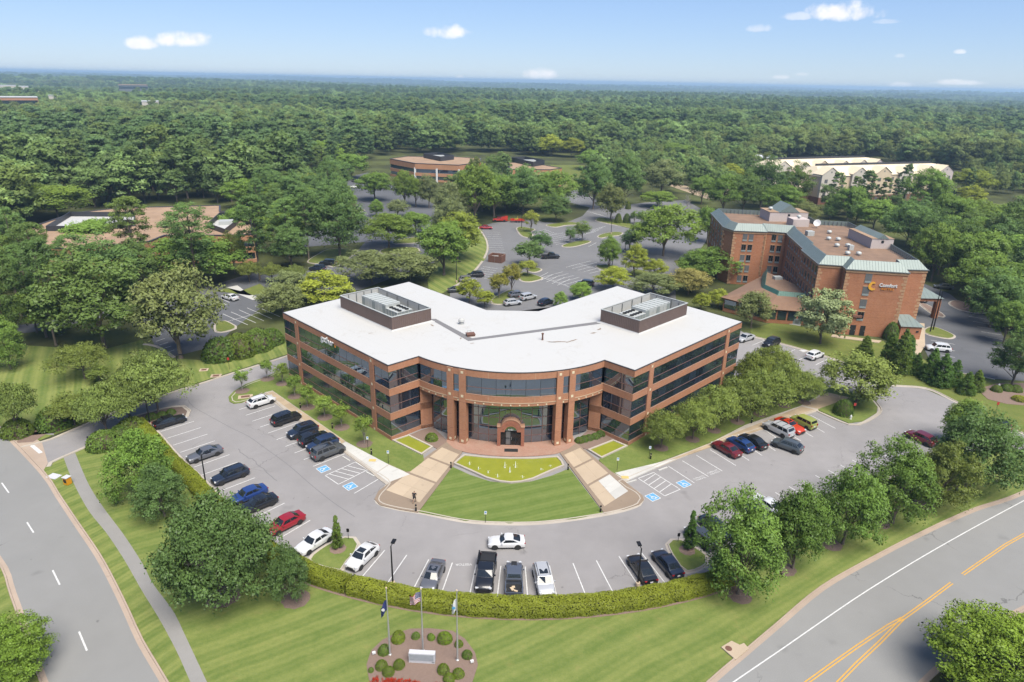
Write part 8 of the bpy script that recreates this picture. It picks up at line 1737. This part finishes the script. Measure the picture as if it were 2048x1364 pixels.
# ================================================================== PERSON walking up the left entrance walk
def skin_fig(name, joints, edges, rad, m, parent):
    me = bpy.data.meshes.new(name); me.from_pydata(joints, edges, []); o = link(name, me, parent); me.materials.append(MATS[m])
    md_ = o.modifiers.new('skin', 'SKIN'); sv = me.skin_vertices
    if not sv: 
        bm_ = bmesh.new(); bm_.from_mesh(me); bm_.verts.layers.skin.verify(); bm_.to_mesh(me); bm_.free()
    for v_, r_ in zip(me.skin_vertices[0].data, rad): v_.radius = (r_, r_)
    me.skin_vertices[0].data[0].use_root = True
    ss_ = o.modifiers.new('sub', 'SUBSURF'); ss_.levels = 1; ss_.render_levels = 2
    for p in me.polygons: p.use_smooth = True
    return o
x, y = G(829, 1005, .127); pr = empty('person', (x, y, .127), RAD(-8), label='person in black shirt and shorts walking toward the entrance', cat='person')
J = [(0, 0, .93), (0, .02, 1.15), (0, .03, 1.40), (0, .04, 1.50), (0, .07, 1.62), (-.19, .03, 1.40), (-.26, -.05, 1.12), (-.25, .1, .92), (.19, .03, 1.40), (.26, .1, 1.13), (.24, .28, .98), (-.10, 0, .90), (-.11, -.06, .50), (-.11, -.30, .12), (.10, 0, .90), (.11, .16, .50), (.11, .22, .08), (-.11, -.20, .03), (.11, .36, .04), (-.24, .15, .84), (.23, .34, .93)]
Ed = [(0, 1), (1, 2), (2, 3), (3, 4), (2, 5), (5, 6), (6, 7), (2, 8), (8, 9), (9, 10), (0, 11), (11, 12), (12, 13), (0, 14), (14, 15), (15, 16), (13, 17), (16, 18), (7, 19), (10, 20)]
Rd = [.13, .13, .14, .055, .095, .06, .045, .035, .06, .045, .035, .085, .06, .045, .085, .06, .045, .04, .04, .035, .035]
skin_fig('body', J, Ed, Rd, 'skin', pr)
skin_fig('shirt', [J[0], J[1], J[2], J[5], (-.235, -.02, 1.22), J[8], (.235, .07, 1.22)], [(0, 1), (1, 2), (2, 3), (3, 4), (2, 5), (5, 6)], [.155, .15, .165, .085, .075, .085, .075], 'cloth_black', pr)
skin_fig('shorts', [J[0], J[11], (-.11, -.05, .52), J[14], (.11, .14, .52)], [(0, 1), (1, 2), (0, 3), (3, 4)], [.15, .11, .095, .11, .095], 'cloth_black', pr)
skin_fig('shoe', [(-.11, -.34, .10), (-.11, -.20, .05), (-.11, -.10, .05)], [(0, 1), (1, 2)], [.05, .05, .04], 'cloth_black', pr); skin_fig('shoe', [(.11, .18, .06), (.11, .30, .05), (.11, .42, .05)], [(0, 1), (1, 2)], [.05, .05, .04], 'cloth_black', pr)
skin_fig('hair', [(0, .03, 1.64), (0, .05, 1.70)], [(0, 1)], [.09, .09], 'hair_dark', pr)

# ---- look-alike trees of small stands are told apart by their order from the left
ORD = 'first second third fourth fifth sixth seventh eighth ninth tenth eleventh twelfth thirteenth fourteenth fifteenth sixteenth seventeenth eighteenth nineteenth twentieth twenty-first twenty-second twenty-third twenty-fourth twenty-fifth'.split()
dup_ = {}
for o in COL.objects:
    if o.parent is None and 'label' in o and o.get('group'): dup_.setdefault(o['label'], []).append(o)
for lb, os_ in dup_.items():
    if 2 <= len(os_) <= 25:
        os_.sort(key=lambda o: proj(o.location.x, o.location.y, 5)[0])
        for k, o in enumerate(os_): o['label'] = lb.replace(' filling ', ', %s from the left in ' % ORD[k]) if ' filling ' in lb else lb.replace(' in the front', ', %s from the left in the front' % ORD[k])
